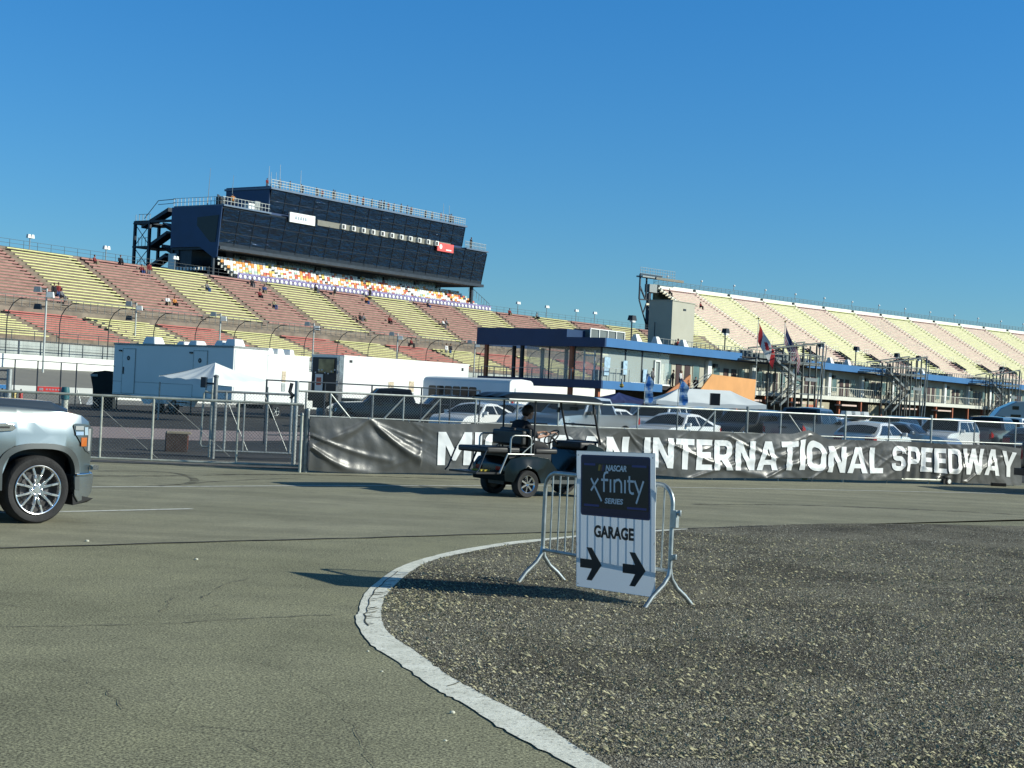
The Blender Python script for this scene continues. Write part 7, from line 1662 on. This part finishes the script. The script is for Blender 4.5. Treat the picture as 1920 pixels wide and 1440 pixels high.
# ================================================================== PEOPLE
def skinmesh(nodes, edges, root, extra=None, voxel=.014, sub=1):
    names = list(nodes); me = bpy.data.meshes.new('sk'); me.from_pydata([nodes[n_][0] for n_ in names], [(names.index(a), names.index(c)) for a, c in edges], [])
    o = bpy.data.objects.new('sk', me); COL.objects.link(o); m = o.modifiers.new('s', 'SKIN'); m.use_smooth_shade = True
    for i, n_ in enumerate(names):
        sv = me.skin_vertices[0].data[i]; r_ = nodes[n_][1]; sv.radius = r_ if hasattr(r_, '__len__') else (r_, r_); sv.use_root = (n_ == root)
    s_ = o.modifiers.new('d', 'SUBSURF'); s_.levels = sub; s_.render_levels = sub
    bpy.context.view_layer.update(); dg = bpy.context.evaluated_depsgraph_get(); r1 = bpy.data.meshes.new_from_object(o.evaluated_get(dg)); bpy.data.objects.remove(o)
    if extra:
        o = bpy.data.objects.new('sk', r1); COL.objects.link(o); bm = bmesh.new(); bm.from_mesh(r1); e = extra.mesh('x', M['black']); bm.from_mesh(e); bm.to_mesh(r1); bm.free()
        m = o.modifiers.new('r', 'REMESH'); m.mode = 'VOXEL'; m.voxel_size = voxel; m2 = o.modifiers.new('sm', 'SMOOTH'); m2.factor = .5; m2.iterations = 2
        bpy.context.view_layer.update(); dg = bpy.context.evaluated_depsgraph_get(); r2 = bpy.data.meshes.new_from_object(o.evaluated_get(dg)); bpy.data.objects.remove(o); r1 = r2
    bm = bmesh.new(); bm.from_mesh(r1); left = set(bm.verts); isl = []
    while left:
        v = left.pop(); st_ = [v]; g_ = [v]
        while st_:
            x = st_.pop()
            for e_ in x.link_edges:
                y_ = e_.other_vert(x)
                if y_ in left: left.discard(y_); st_.append(y_); g_.append(y_)
        isl.append(g_)
    isl.sort(key=len)
    for g_ in isl[:-1]:
        if len(g_) < len(isl[-1]) * .25: bmesh.ops.delete(bm, geom=g_, context='VERTS')
    bm.to_mesh(r1); bm.free()
    r1.materials.clear(); smooth(r1, 180); return r1
skin_m = mat('skin', (.42, .24, .17), .55, 0, .08, 20); hair_m = mat('dark_hair', (.012, .009, .007), .6, 0, .3, 60)
def headmb(c, fwd_=(1, 0, 0), s=1.0):
    b = MB(); f_ = Vector(fwd_).normalized(); rt = Vector((f_.y, -f_.x, 0)).normalized(); c = Vector(c)
    def ell(off, rx, ry, rz, n=8):
        o0 = len(b.v); b.ball((0, 0, 0), 1, n)
        for i in range(o0, len(b.v)): v = b.v[i]; p = c + f_ * (off[0] + v[0] * rx) * s + rt * (off[1] + v[1] * ry) * s + Vector((0, 0, (off[2] + v[2] * rz) * s)); b.v[i] = tuple(p)
    ell((-.01, 0, .02), .098, .077, .105); ell((.02, 0, -.05), .07, .058, .068); ell((.045, 0, -.085), .035, .035, .03)   # skull, jaw, chin
    ell((.098, 0, -.012), .022, .014, .026); ell((.108, 0, -.028), .016, .018, .013)      # nose
    ell((.084, 0, -.06), .012, .026, .008); ell((.082, 0, -.072), .011, .022, .007)         # lips
    ell((.085, 0, .03), .018, .055, .012)                                                    # brow
    for q in (-1, 1): ell((-.005, q * .078, -.005), .02, .01, .032)
    return b
def obj_from(me, name, m, par):
    o = bpy.data.objects.new(name, me); me.materials.append(m); COL.objects.link(o); o.parent = par; return o
def hand(nodes, edges, wrist, p, d, up, side, tag_):
    """palm from p along d; fingers curl towards -up; side = thumb side"""
    d, up, side = Vector(d).normalized(), Vector(up).normalized(), Vector(side).normalized(); p = Vector(p)
    nodes[tag_ + 'palm'] = (tuple(p + d * .05), (.032, .016)); edges.append((wrist, tag_ + 'palm'))
    for i, (o_, L) in enumerate(((.028, .07), (.01, .078), (-.009, .073), (-.027, .058))):
        a = p + d * .088 + side * o_; q = a + d * L * .45 - up * .012; r_ = q + d * L * .2 - up * L * .35; t_ = r_ - d * L * .15 - up * L * .25
        for j, (pt, rd) in enumerate(((a, .0095), (q, .0088), (r_, .008), (t_, .007))):
            nodes[f'{tag_}f{i}{j}'] = (tuple(pt), rd); edges.append((f'{tag_}f{i}{j-1}' if j else tag_ + 'palm', f'{tag_}f{i}{j}'))
    a = p + d * .03 + side * .03 - up * .01; q = a + d * .03 + side * .018 - up * .015; r_ = q + d * .025 - up * .012
    for j, pt in enumerate((a, q, r_)): nodes[f'{tag_}t{j}'] = (tuple(pt), .0095 - j * .001); edges.append((f'{tag_}t{j-1}' if j else wrist, f'{tag_}t{j}'))
# ---------------- golf cart
ch_ = R(35.6); cf = Vector((math.cos(ch_), math.sin(ch_), 0)); 
cart = thing('golf_cart', 'black four seat golf cart with canopy roof and rear facing back seat, driving right', 'golf cart', (.03, 28.5, 0), ch_)
cbk = NT('cart_body_paint'); cbk.b.inputs['Base Color'].default_value = (.004, .008, .009, 1); cbk.b.inputs['Roughness'].default_value = .22; cbk.b.inputs['Specular IOR Level'].default_value = .3; cbk.b.inputs['Coat Weight'].default_value = .08; cbk.b.inputs['Coat Roughness'].default_value = .06
vinyl = mat('black_vinyl_seat', (.016, .017, .018), .5, 0, .2, 12)
bar_m = mat('silver_bar', (.42, .44, .42), .35, .75, .1)
def archc(ax, r, z): return [(ax - r, z)] + [(ax + r * math.cos(R(a)), .25 + r * math.sin(R(a))) for a in range(168, 8, -20)] + [(ax + r, z)]
Oc = [(2.05, .30), (2.10, .50), (1.98, .72), (1.78, .92), (1.52, 1.0), (1.40, .97), (1.34, .80), (1.26, .48), (1.18, .40), (.80, .39), (.70, .44), (.60, .60), (.48, .72), (.20, .76), (-.12, .75), (-.36, .70), (-.46, .58), (-.48, .42), (-.46, .30)] + archc(0, .30, .28) + [(.9, .24)] + archc(1.65, .29, .28)
def wC(x, z): return .56 - .05 * max(0, (z - .55)) - (.10 * ((x - 1.5) / .6) ** 2 if x > 1.5 else 0) + (.03 if (abs(x) < .34 or abs(x - 1.65) < .34) and z < .66 else 0) - .06 * max(0, (-x - .1)) * 2
body = shell(Oc, wC, cbk.m, cart, 'body', crown=.04); bevel(body, .03, 3, 35)
b = MB(); b.bb(.3, 1.5, -.57, .57, .26, .33); b.build('side_skirt', mat('skirt_grey', (.05, .06, .06), .5, 0, .1), cart)
b = MB(); b.bb(1.28, 1.7, -.45, .45, .9, 1.04); bevel(b.build('dashboard', vinyl, cart), .04)
b = MB(); b.bb(-.35, .6, -.46, .46, .55, .80); b.build('seat_box', vinyl, cart)
def cush(x0, x1, y0, y1, z0, z1, nm): b = MB(); b.bb(x0, x1, y0, y1, z0, z1); bevel(b.build(nm, vinyl, cart, 60), .035, 3)
cush(.22, .74, -.48, .48, .80, .90, 'front_seat'); cush(-.86, -.12, -.48, .48, .80, .91, 'rear_seat'); cush(.06, .17, -.48, -.02, .92, 1.26, 'front_backrest'); cush(.06, .17, .02, .48, .92, 1.26, 'front_backrest'); cush(-.10, .01, -.48, .48, .95, 1.22, 'rear_backrest')
b = MB(); b.bb(-1.05, -.48, -.45, .45, .42, .455); b.build('footplate', M['black'], cart)
b = MB(); b.box((-.72, -.1, .475), (.2, .3, .03)); b.build('footplate_mat', mat('ochre_scrap', (.35, .27, .03), .8, 0, .4, 20), cart)
for s in (-1, 1):
    y = s * .5
    b = MB(); b.tube([(-.36, y, .80), (-.36, y, 1.06), (-.33, y, 1.11), (-.28, y, 1.13), (.02, y, 1.13), (.07, y, 1.11), (.10, y, 1.06), (.10, y, .80)], .017, 8); b.build('arm_rail', bar_m, cart, 60)
    b = MB(); b.tube([(-.42, y, .79), (-.58, y, .44)], .019, 8); b.build('footplate_strut', bar_m if s < 0 else M['steel'], cart, 60)
    b = MB(); b.tube([(-.88, y, .86), (-.92, y, .78), (-1.04, y, .5), (-1.1, y, .44)], .016, 8); b.build('rear_strut', M['steel'], cart, 60)
    b = MB(); b.tube([(-.42, y, .79), (.18, y, .79)], .018, 8); b.tube([(-.1, y, .8), (.16, y, 1.0), (.17, y, 1.02)], .014, 8); b.build('seat_rail', bar_m, cart, 60)
    b = MB(); b.tube([(.17, y, .78), (.16, y, 1.80)], .019, 8); b.build('roof_strut', M['black'], cart, 60)
    b = MB(); b.tube([(1.74, y * .98, 1.0), (1.66, y, 1.2), (1.50, y, 1.80)], .022, 8); b.build('windshield_strut', M['black'], cart, 60)
    b = MB(); b.box((1.5, s * .56, 1.62), (.05, .05, .1)); b.build('strut_clamp', M['black'], cart)
for z, x in ((1.36, 1.615), (1.04, 1.70)): b = MB(); b.tube([(x, -.5, z), (x, .5, z)], .017 if z > 1.1 else .022, 8); b.build('windshield_bar', M['black'], cart)
cg_ = NT('clear_plastic'); cg_.b.inputs['Base Color'].default_value = (.7, .78, .78, 1); cg_.b.inputs['Alpha'].default_value = .1; cg_.b.inputs['Roughness'].default_value = .05
b = MB(); b.quad((1.71, -.47, 1.04), (1.71, .47, 1.04), (1.515, .47, 1.76), (1.515, -.47, 1.76)); b.build('windshield', cg_.m, cart)
b = MB()    # roof
def rf(u, v):
    x = -.52 + 2.26 * u; t_ = -1 + 2 * v; e = min(1, (1 - abs(t_)) * 5) * min(1, min(u, 1 - u) * 9 + .25)
    return (x, t_ * .59, 1.785 + .10 * e ** .6 + .03 * math.sin(math.pi * u) + .012 * math.cos(t_ * 9))
b.grid(28, 16, rf); b.grid(28, 16, lambda u, v: (-.5 + 2.22 * u, (-1 + 2 * v) * .57, 1.775)); b.build('roof', mat('roof_black', (.014, .018, .02), .38, 0, .2, 5), cart, 60)
b = MB(); b.tube([(-.5, -.585, 1.785), (1.0, -.59, 1.785), (1.66, -.57, 1.775), (1.73, -.5, 1.77), (1.74, .5, 1.77), (1.66, .57, 1.775), (-.5, .585, 1.785), (-.53, 0, 1.785)], .020, 8, closed=True); b.build('roof_edge', mat('roof_edge_pale', (.45, .46, .44), .4, .2, .1), cart, 60)
b = MB(); b.box((1.45, 0, 1.66), (.05, .24, .07)); bevel(b.build('rear_view_mirror', M['black'], cart), .015); b = MB(); b.tube([(1.46, 0, 1.7), (1.5, 0, 1.77)], .01, 5); b.build('mirror_stem', M['black'], cart)
# steering wheel
sc_c = Vector((1.14, .26, 1.10)); sn = Vector((-.75, 0, .66)).normalized(); sx_ = Vector((0, 1, 0)); sy_ = sn.cross(sx_)
b = MB(); b.tube([sc_c + sx_ * math.cos(a) * .17 + sy_ * math.sin(a) * .17 for a in [k * math.pi / 12 for k in range(24)]], .014, 8, closed=True); b.tube([sc_c, sc_c - sn * .3], .02, 6)
for a in (0, 2.1, 4.2): b.tube([sc_c, sc_c + sx_ * math.cos(a) * .17 + sy_ * math.sin(a) * .17], .01, 5)
b.build('steering_wheel', M['black'], cart, 60)
for x in (0, 1.65):
    for s in (-1, 1): wheel(x, s * .50, .25, .2, cart, .62, 7, M['chrome'], s, True)
b = MB(); b.bar((0, -.45, .25), (0, .45, .25), .09); b.bb(-.3, .3, -.25, .25, .22, .5); b.bar((1.65, -.45, .25), (1.65, .45, .25), .06); b.build('axle', M['black'], cart)
for s in (-1, 1): b = MB(); b.box((-.475, s * .32, .52), (.03, .16, .07)); b.build('tail_light', M['red'], cart); b = MB(); b.box((2.03, s * .33, .62), (.05, .2, .09)); b.build('headlight', M['lamp'], cart)
# ---------------- driver (cart coordinates)
drv = thing('person', 'person with short dark hair in a black polo shirt driving the golf cart', 'person', cart.location, ch_)
yd = .25
n_ = {}; ed = []
def N_(k, p, r_, par=None):
    n_[k] = (p, r_)
    if par: ed.append((par, k))
N_('hip', (.36, yd, .98), (.13, .16)); N_('belly', (.34, yd, 1.10), (.115, .145), 'hip'); N_('chest', (.38, yd, 1.27), (.115, .16), 'belly'); N_('neck0', (.44, yd, 1.385), (.055, .06), 'chest'); N_('neck1', (.50, yd, 1.45), .05, 'neck0'); N_('skull', (.535, yd, 1.52), .06, 'neck1')
for s, t_ in ((-1, 'r'), (1, 'l')):
    N_('sh' + t_, (.40, yd + s * .17, 1.33), .06, 'chest'); N_('ua' + t_, (.52, yd + s * .21, 1.20), .048, 'sh' + t_); N_('el' + t_, (.64, yd + s * .21, 1.09), .042, 'ua' + t_); N_('fa' + t_, (.82, yd + s * .19, 1.13), .038, 'el' + t_); N_('wr' + t_, (.98, yd + s * .17, 1.18), .026, 'fa' + t_)
    hand(n_, ed, 'wr' + t_, (1.0, yd + s * .165, 1.185), (.95, -s * .1, .1), (-.1, 0, 1), (0, -s, .2), 'h' + t_)
    N_('th' + t_, (.42, yd + s * .10, .95), .085, 'hip'); N_('mth' + t_, (.65, yd + s * .13, .95), .075, 'th' + t_); N_('kn' + t_, (.88, yd + s * .13, .93), .058, 'mth' + t_); N_('cf' + t_, (.98, yd + s * .12, .70), .052, 'kn' + t_); N_('an' + t_, (1.08, yd + s * .11, .47), .036, 'cf' + t_); N_('ft' + t_, (1.26, yd + s * .11, .44), (.032, .042), 'an' + t_)
hc = (.565, yd, 1.535)
obj_from(skinmesh(n_, ed, 'hip', headmb(hc), .010), 'body', skin_m, drv)
def sub(keys, grow): 
    e = [(a, c) for a, c in ed if a in keys and c in keys]
    return {k: (n_[k][0], tuple(x + grow for x in (n_[k][1] if hasattr(n_[k][1], '__len__') else (n_[k][1],) * 2))) for k in keys}, e
pn, pe = sub(['hip', 'belly', 'chest', 'neck0', 'shr', 'uar', 'elr', 'shl', 'ual', 'ell'], .016); pn['neck0'] = ((.44, yd, 1.38), (.07, .075))
shirt = obj_from(skinmesh(pn, pe, 'hip', None, sub=2), 'shirt', mat('black_cotton', (.008, .010, .016), .85, 0, .3, 12, .3, 30), drv)
pn, pe = sub(['hip', 'thr', 'mthr', 'knr', 'cfr', 'anr', 'thl', 'mthl', 'knl', 'cfl', 'anl'], .014); obj_from(skinmesh(pn, pe, 'hip', None, sub=2), 'trousers', mat('charcoal_cloth', (.03, .03, .032), .9, 0, .2, 12), drv)
for t_ in ('r', 'l'):
    pn, pe = sub(['an' + t_, 'ft' + t_], .012); obj_from(skinmesh(pn, pe, 'an' + t_, None), 'shoe', M['black'], drv)
b = MB()    # hair cap with uneven tufts
o0 = 0; b.ball((0, 0, 0), 1, 14)
for i, v in enumerate(b.v):
    x, y_, z = v; k = 1 + .16 * noise.noise(Vector((x * 3.3, y_ * 3.3, z * 3.3))); hx = -.022 + x * .125 * k; hz = .036 + z * .125 * k; hy = y_ * .10 * k
    if x > .35 and z < .55: hx = min(hx, .055); 
    if z < -.15 and x > -.2: hx = min(hx, -.03); hz = max(hz, -.02)
    if z < -.55: hz = max(hz, -.06)
    b.v[i] = (hc[0] + hx, hc[1] + hy, hc[2] + hz)
b.build('hair', hair_m, drv, 180)
# ---------------- far people
def farperson(pose, shirt_c, trou_c, lab, grp, loc, rz, sc_=1.0, hairc=None):
    key = pose
    if key not in FP:
        nn = {}; e = []
        def A(k, p, r_, par=None):
            nn[k] = (p, r_)
            if par: e.append((par, k))
        sit = pose == 'sit'; dz = -.42 if sit else 0
        A('hip', (0, 0, .95 + dz), (.12, .15)); A('chest', (.02 if not sit else .06, 0, 1.28 + dz), (.11, .17), 'hip'); A('neck', (.04, 0, 1.48 + dz), .05, 'chest'); A('skull', (.06, 0, 1.6 + dz), .06, 'neck')
        for s, t_ in ((-1, 'r'), (1, 'l')):
            A('sh' + t_, (.02, s * .19, 1.38 + dz), .055, 'chest'); A('el' + t_, (.04 if not sit else .14, s * .25, 1.12 + dz), .042, 'sh' + t_); A('wr' + t_, (.12 if not sit else .34, s * (.22 if not sit else .14), .88 + dz if not sit else 1.02 + dz), .03, 'el' + t_); A('ha' + t_, (.15 if not sit else .42, s * .2, .80 + dz if not sit else 1.0 + dz), (.03, .018), 'wr' + t_)
            if sit: A('th' + t_, (.14, s * .10, .54), .075, 'hip'); A('kn' + t_, (.45, s * .13, .56), .062, 'th' + t_); A('an' + t_, (.5, s * .12, .1), .05, 'kn' + t_)
            else: A('kn' + t_, (.02, s * .11, .5), .062, 'hip'); A('an' + t_, (0, s * .11, .08), .04, 'kn' + t_)
            A('ft' + t_, (nn['an' + t_][0][0] + .17, s * .12, .04), (.035, .04), 'an' + t_)
        def rad(k): r_ = nn[k][1]; return sum(r_) / 2 if hasattr(r_, '__len__') else r_
        def union(keys, g, xb=None, vox=.022):
            mb_ = xb or MB()
            for a_, c_ in e:
                if a_ in keys and c_ in keys:
                    pa, pc, ra_, rc_ = Vector(nn[a_][0]), Vector(nn[c_][0]), rad(a_) + g, rad(c_) + g
                    if (a_, c_[:2]) == ('chest', 'sh'): pa = pa + Vector((0, 0, .06)); ra_ = rc_ + .02
                    if a_ == 'hip' and c_[:2] in ('th', 'kn'): pa = pa + Vector((0, nn[c_][0][1] * .8, -.02)); ra_ = .085 + g
                    mb_.tube([pa, pa.lerp(pc, .5), pc], [ra_, (ra_ + rc_) / 2, rc_], 10)
                    for p_, r_ in ((pa, ra_), (pc, rc_)): mb_.ball(p_, r_ * .995, 6)
            o_ = bpy.data.objects.new('u', mb_.mesh('u', M['black'])); COL.objects.link(o_); m_ = o_.modifiers.new('r', 'REMESH'); m_.mode = 'VOXEL'; m_.voxel_size = vox; m2 = o_.modifiers.new('s', 'SMOOTH'); m2.factor = .5; m2.iterations = 2
            bpy.context.view_layer.update(); r_ = bpy.data.meshes.new_from_object(o_.evaluated_get(bpy.context.evaluated_depsgraph_get())); bpy.data.objects.remove(o_); r_.materials.clear(); smooth(r_, 180); return r_
        bodyme = union(list(nn), 0, headmb((.08, 0, 1.64 + dz))); bodyme.materials.append(skin_m)
        s1 = union(['hip', 'chest', 'shr', 'shl', 'elr', 'ell', 'wrr', 'wrl'], .028); s2 = union(['hip', 'thr', 'thl', 'knr', 'knl', 'anr', 'anl'], .030)
        hb = MB(); hb.ball((.05, 0, 1.68 + dz), .11, 6, None, (1, .9, .95)); hm = hb.mesh('hair', hair_m, 180)
        for m_ in (s1, s2): m_.materials.append(M['black'])
        FP[key] = (bodyme, s1, s2, hm)
    me4 = FP[key]; o = thing('person', lab, 'person', loc, rz, grp)
    if sc_ != 1: o.scale = (sc_,) * 3
    for nm, me, m_ in (('body', me4[0], None), ('shirt', me4[1], shirt_c), ('trousers', me4[2], trou_c), ('hair', me4[3], hairc)):
        c = bpy.data.objects.new(nm, me); COL.objects.link(c); c.parent = o
        if m_: c.material_slots[0].link = 'OBJECT'; c.material_slots[0].material = m_
    return o
FP = {}
cl = [mat('cloth_%s' % n_, c, .9, 0, .15, 8) for n_, c in (('black', (.015, .015, .02)), ('white', (.7, .7, .7)), ('maroon', (.2, .03, .03)), ('blue', (.03, .07, .2)), ('grey', (.15, .15, .16)), ('orange', (.5, .2, .05)), ('khaki', (.3, .25, .16)))]
bpy.context.view_layer.update()
stc = [c for c in stand.children if c.name.startswith('concrete_tiers')][0]; bvL = BVHTree.FromPolygons([stc.matrix_world @ v.co for v in stc.data.vertices], [tuple(p.vertices) for p in stc.data.polygons])
rsc = [c for c in rs.children if c.name.startswith('concrete_tiers')][0]; bvR = BVHTree.FromPolygons([rsc.matrix_world @ v.co for v in rsc.data.vertices], [tuple(p.vertices) for p in rsc.data.polygons])
ordn = ['first', 'second', 'third', 'fourth', 'fifth', 'sixth', 'seventh', 'eighth', 'ninth', 'tenth', 'eleventh', 'twelfth']
crowd = [(98, 563, 'stand', 0), (106, 562, 'stand', 2), (112, 565, 'sit', 4), (174, 500, 'sit', 2), (223, 500, 'sit', 0), (263, 517, 'sit', 2), (277, 520, 'stand', 2), (311, 576, 'sit', 1), (324, 578, 'sit', 5), (385, 549, 'sit', 4), (470, 541, 'sit', 0), (493, 553, 'sit', 3), (484, 563, 'sit', 2), (511, 581, 'sit', 6), (589, 551, 'sit', 0), (625, 562, 'stand', 0), (691, 563, 'stand', 0), (684, 572, 'sit', 5), (672, 605, 'sit', 0), (679, 606, 'sit', 4), (728, 610, 'sit', 2), (799, 580, 'sit', 0), (828, 615, 'sit', 1), (834, 614, 'sit', 4), (768, 652, 'sit', 2), (842, 668, 'stand', 0), (834, 668, 'stand', 1), (953, 594, 'sit', 2), (1004, 601, 'sit', 4)]
seen = {}
desc = {0: 'black', 1: 'white', 2: 'maroon', 3: 'blue', 4: 'grey', 5: 'orange', 6: 'khaki'}
marks = {98: 'leftmost of three people by the crosswalk rail at far left', 106: 'middle of three people by the crosswalk rail at far left', 112: 'right one of three people by the crosswalk rail at far left', 174: 'on the top bench left of the stair tower', 223: 'on the top bench beside the stair tower foot', 263: 'sitting under the stair tower', 277: 'standing under the stair tower', 311: 'left one of the pair low in the second red section', 324: 'right one of the pair low in the second red section', 385: 'alone in the second yellow section', 470: 'top of the third red section', 493: 'right one of the trio in the third red section', 484: 'lowest of the trio in the third red section', 511: 'alone in the middle of the third red section', 589: 'below the club seats at the third yellow section', 625: 'standing in the fourth red section', 691: 'standing at the upper end of the fourth yellow aisle', 684: 'sitting at the upper end of the fourth yellow aisle', 672: 'left one of the pair in the fourth red section', 679: 'right one of the pair in the fourth red section', 728: 'beside the aisle low in the fourth red section', 799: 'high in the fifth red section', 828: 'left one of the pair in the fifth red section', 834: 'right one of the pair in the fifth red section', 768: 'alone in the lower red section above the white trailer', 842: 'right one of two standing above the white trailer end', 953: 'on the top bench right of the club seats', 1004: 'on the top bench above the navy terrace roof'}
for k, (px, py, ps, ci) in enumerate(crowd):
    d = ray(px, py).normalized(); h = bvL.ray_cast(C0, d)
    if h[0] is None: continue
    loc = h[0] + Vector((0, 0, 0)); tt = math.atan2(-loc.y, -loc.x)
    mk = marks.get(px, 'near'); 
    if (px, ci) == (834, 1): mk = 'left one of two standing above the white trailer end'
    lab = ('%s shirted person ' % desc[ci]) + mk
    q = loc + Vector((N.x, N.y, 0)) * .15
    farperson(ps, cl[ci], cl[(0, 3, 4, 6)[k % 4]], lab, 'people scattered on the left stand', q + tm * (-.05), math.atan2(N.y, N.x) + random.uniform(-.4, .4))
for px, py, lab in ((1253, 556, 'dark person near the top left corner of the right stand'), (1311, 581, 'maroon person high in the right stand beside the grey block')):
    h = bvR.ray_cast(C0, ray(px, py).normalized())
    if h[0]: farperson('sit', cl[2 if px > 1300 else 0], cl[0], lab, 'people on the right stand', h[0] + Vector((N.x, N.y, 0)) * .2, math.atan2(N.y, N.x), 1.3)
rnd = random.Random(21)
for k in range(34):    # rooftop crowd
    x = 9.5 + k * 1.18 + rnd.uniform(-1.1, 1.1); loc = po + pdir * x + Vector((-pdir.y, pdir.x, 0)) * rnd.uniform(.7, 1.8) + tm * 26.75
    farperson('stand', cl[rnd.choice((0, 0, 0, 4, 3, 2, 6))], cl[rnd.choice((0, 4))], 'person standing at the long roof railing of the press box', 'people along the press box roof railing', loc, paz - math.pi / 2 + rnd.uniform(-.5, .5), rnd.uniform(.68, .82))
loc = po + pdir * 52.2 + Vector((-pdir.y, pdir.x, 0)) * .9 + tm * 23.55; farperson('stand', cl[0], cl[0], 'lone person standing on the lower roof at the right end of the press box', None, loc, paz - 1.5)
loc = po + pdir * 3.3 + Vector((-pdir.y, pdir.x, 0)) * 1.9 + tm * 23.55; farperson('stand', cl[5], cl[0], 'person in orange bending among gear on the low left press box roof', None, loc, paz + 1)
def onb(x, y, z, ci, lab, rz=0, ps='stand'): farperson(ps, cl[ci], cl[0], lab, 'people around the pavilion', bo + bd_ * x + bn_ * y + tm * z, baz - math.pi / 2 + rz)
onb(14.6, -.1, 3.62, 0, 'dark clothed person beside the white door frame above the stair', .6); onb(16.2, -.15, 3.62, 1, 'white shirted person at the top of the orange stair'); onb(17.0, .2, 3.62, 2, 'maroon shirted person behind the one in white at the stair top'); onb(16.6, -1.8, 3.0, 0, 'dark clothed person going down the orange stair', -1)
onb(10.2, -.1, 3.62, 4, 'person behind the terrace glass near the feather flags'); onb(75.5, .3, 3.62, 0, 'person on the balcony near the white pickup', .3); onb(78.6, .2, 3.62, 4, 'second person on the balcony, right of the first', .8); onb(84, 2.2, 7.6, 0, 'dark silhouetted person standing on the blue roof at the far right'); onb(55, .2, 3.62, 1, 'person in white leaning by the balcony doors above the hatchback'); onb(20.0, 2.4, 7.6, 2, 'maroon person seated on the blue roof right of the windowless block', 0, 'sit')
farperson('stand', cl[1], cl[0], 'white shirted person among the cars by the first feather flag', 'people among the parked cars', XD(1206, 79), -1.2); farperson('stand', cl[5], cl[6], 'person in orange behind the white cars left of the marquee', 'people among the parked cars', XD(1233, 82), -1.6)
# ================================================================== OWN CAR: only the tip of its hood shows at the bottom edge
ow = thing('car', 'pale bonnet edge of the car at the bottom edge of the photo', 'car', (.28, 1.2, -.022))
pw_ = paint('own_hood_paint', (.30, .34, .36), .5)
def ownw(x, z): return .80 - .12 * max(0, (x - .2) / .9) ** 2
ow.rotation_euler = (0, 0, math.pi / 2)
ob_ = shell([(1.12, .45), (1.16, .7), (1.14, 1.0), (1.10, 1.20), (1.0, 1.285), (.6, 1.30), (-.2, 1.28), (-.2, .45), (.1, .45), (.14, .7), (.3, .86), (.5, .88), (.7, .82), (.86, .62), (.88, .45)], ownw, pw_, ow, 'body', crown=.05); bevel(ob_, .04, 3)
for s in (-1, 1): wheel(.5, s * .68, .36, .24, ow, .66, 5, M['galv'], s)
for s in (-1, 1): b = MB(); b.box((1.08, s * .66, .92), (.14, .36, .16)); bevel(b.build('headlight', M['lamp'], ow), .03)
b = MB(); b.box((1.15, 0, .82), (.05, .9, .26)); b.build('grille', M['black'], ow)
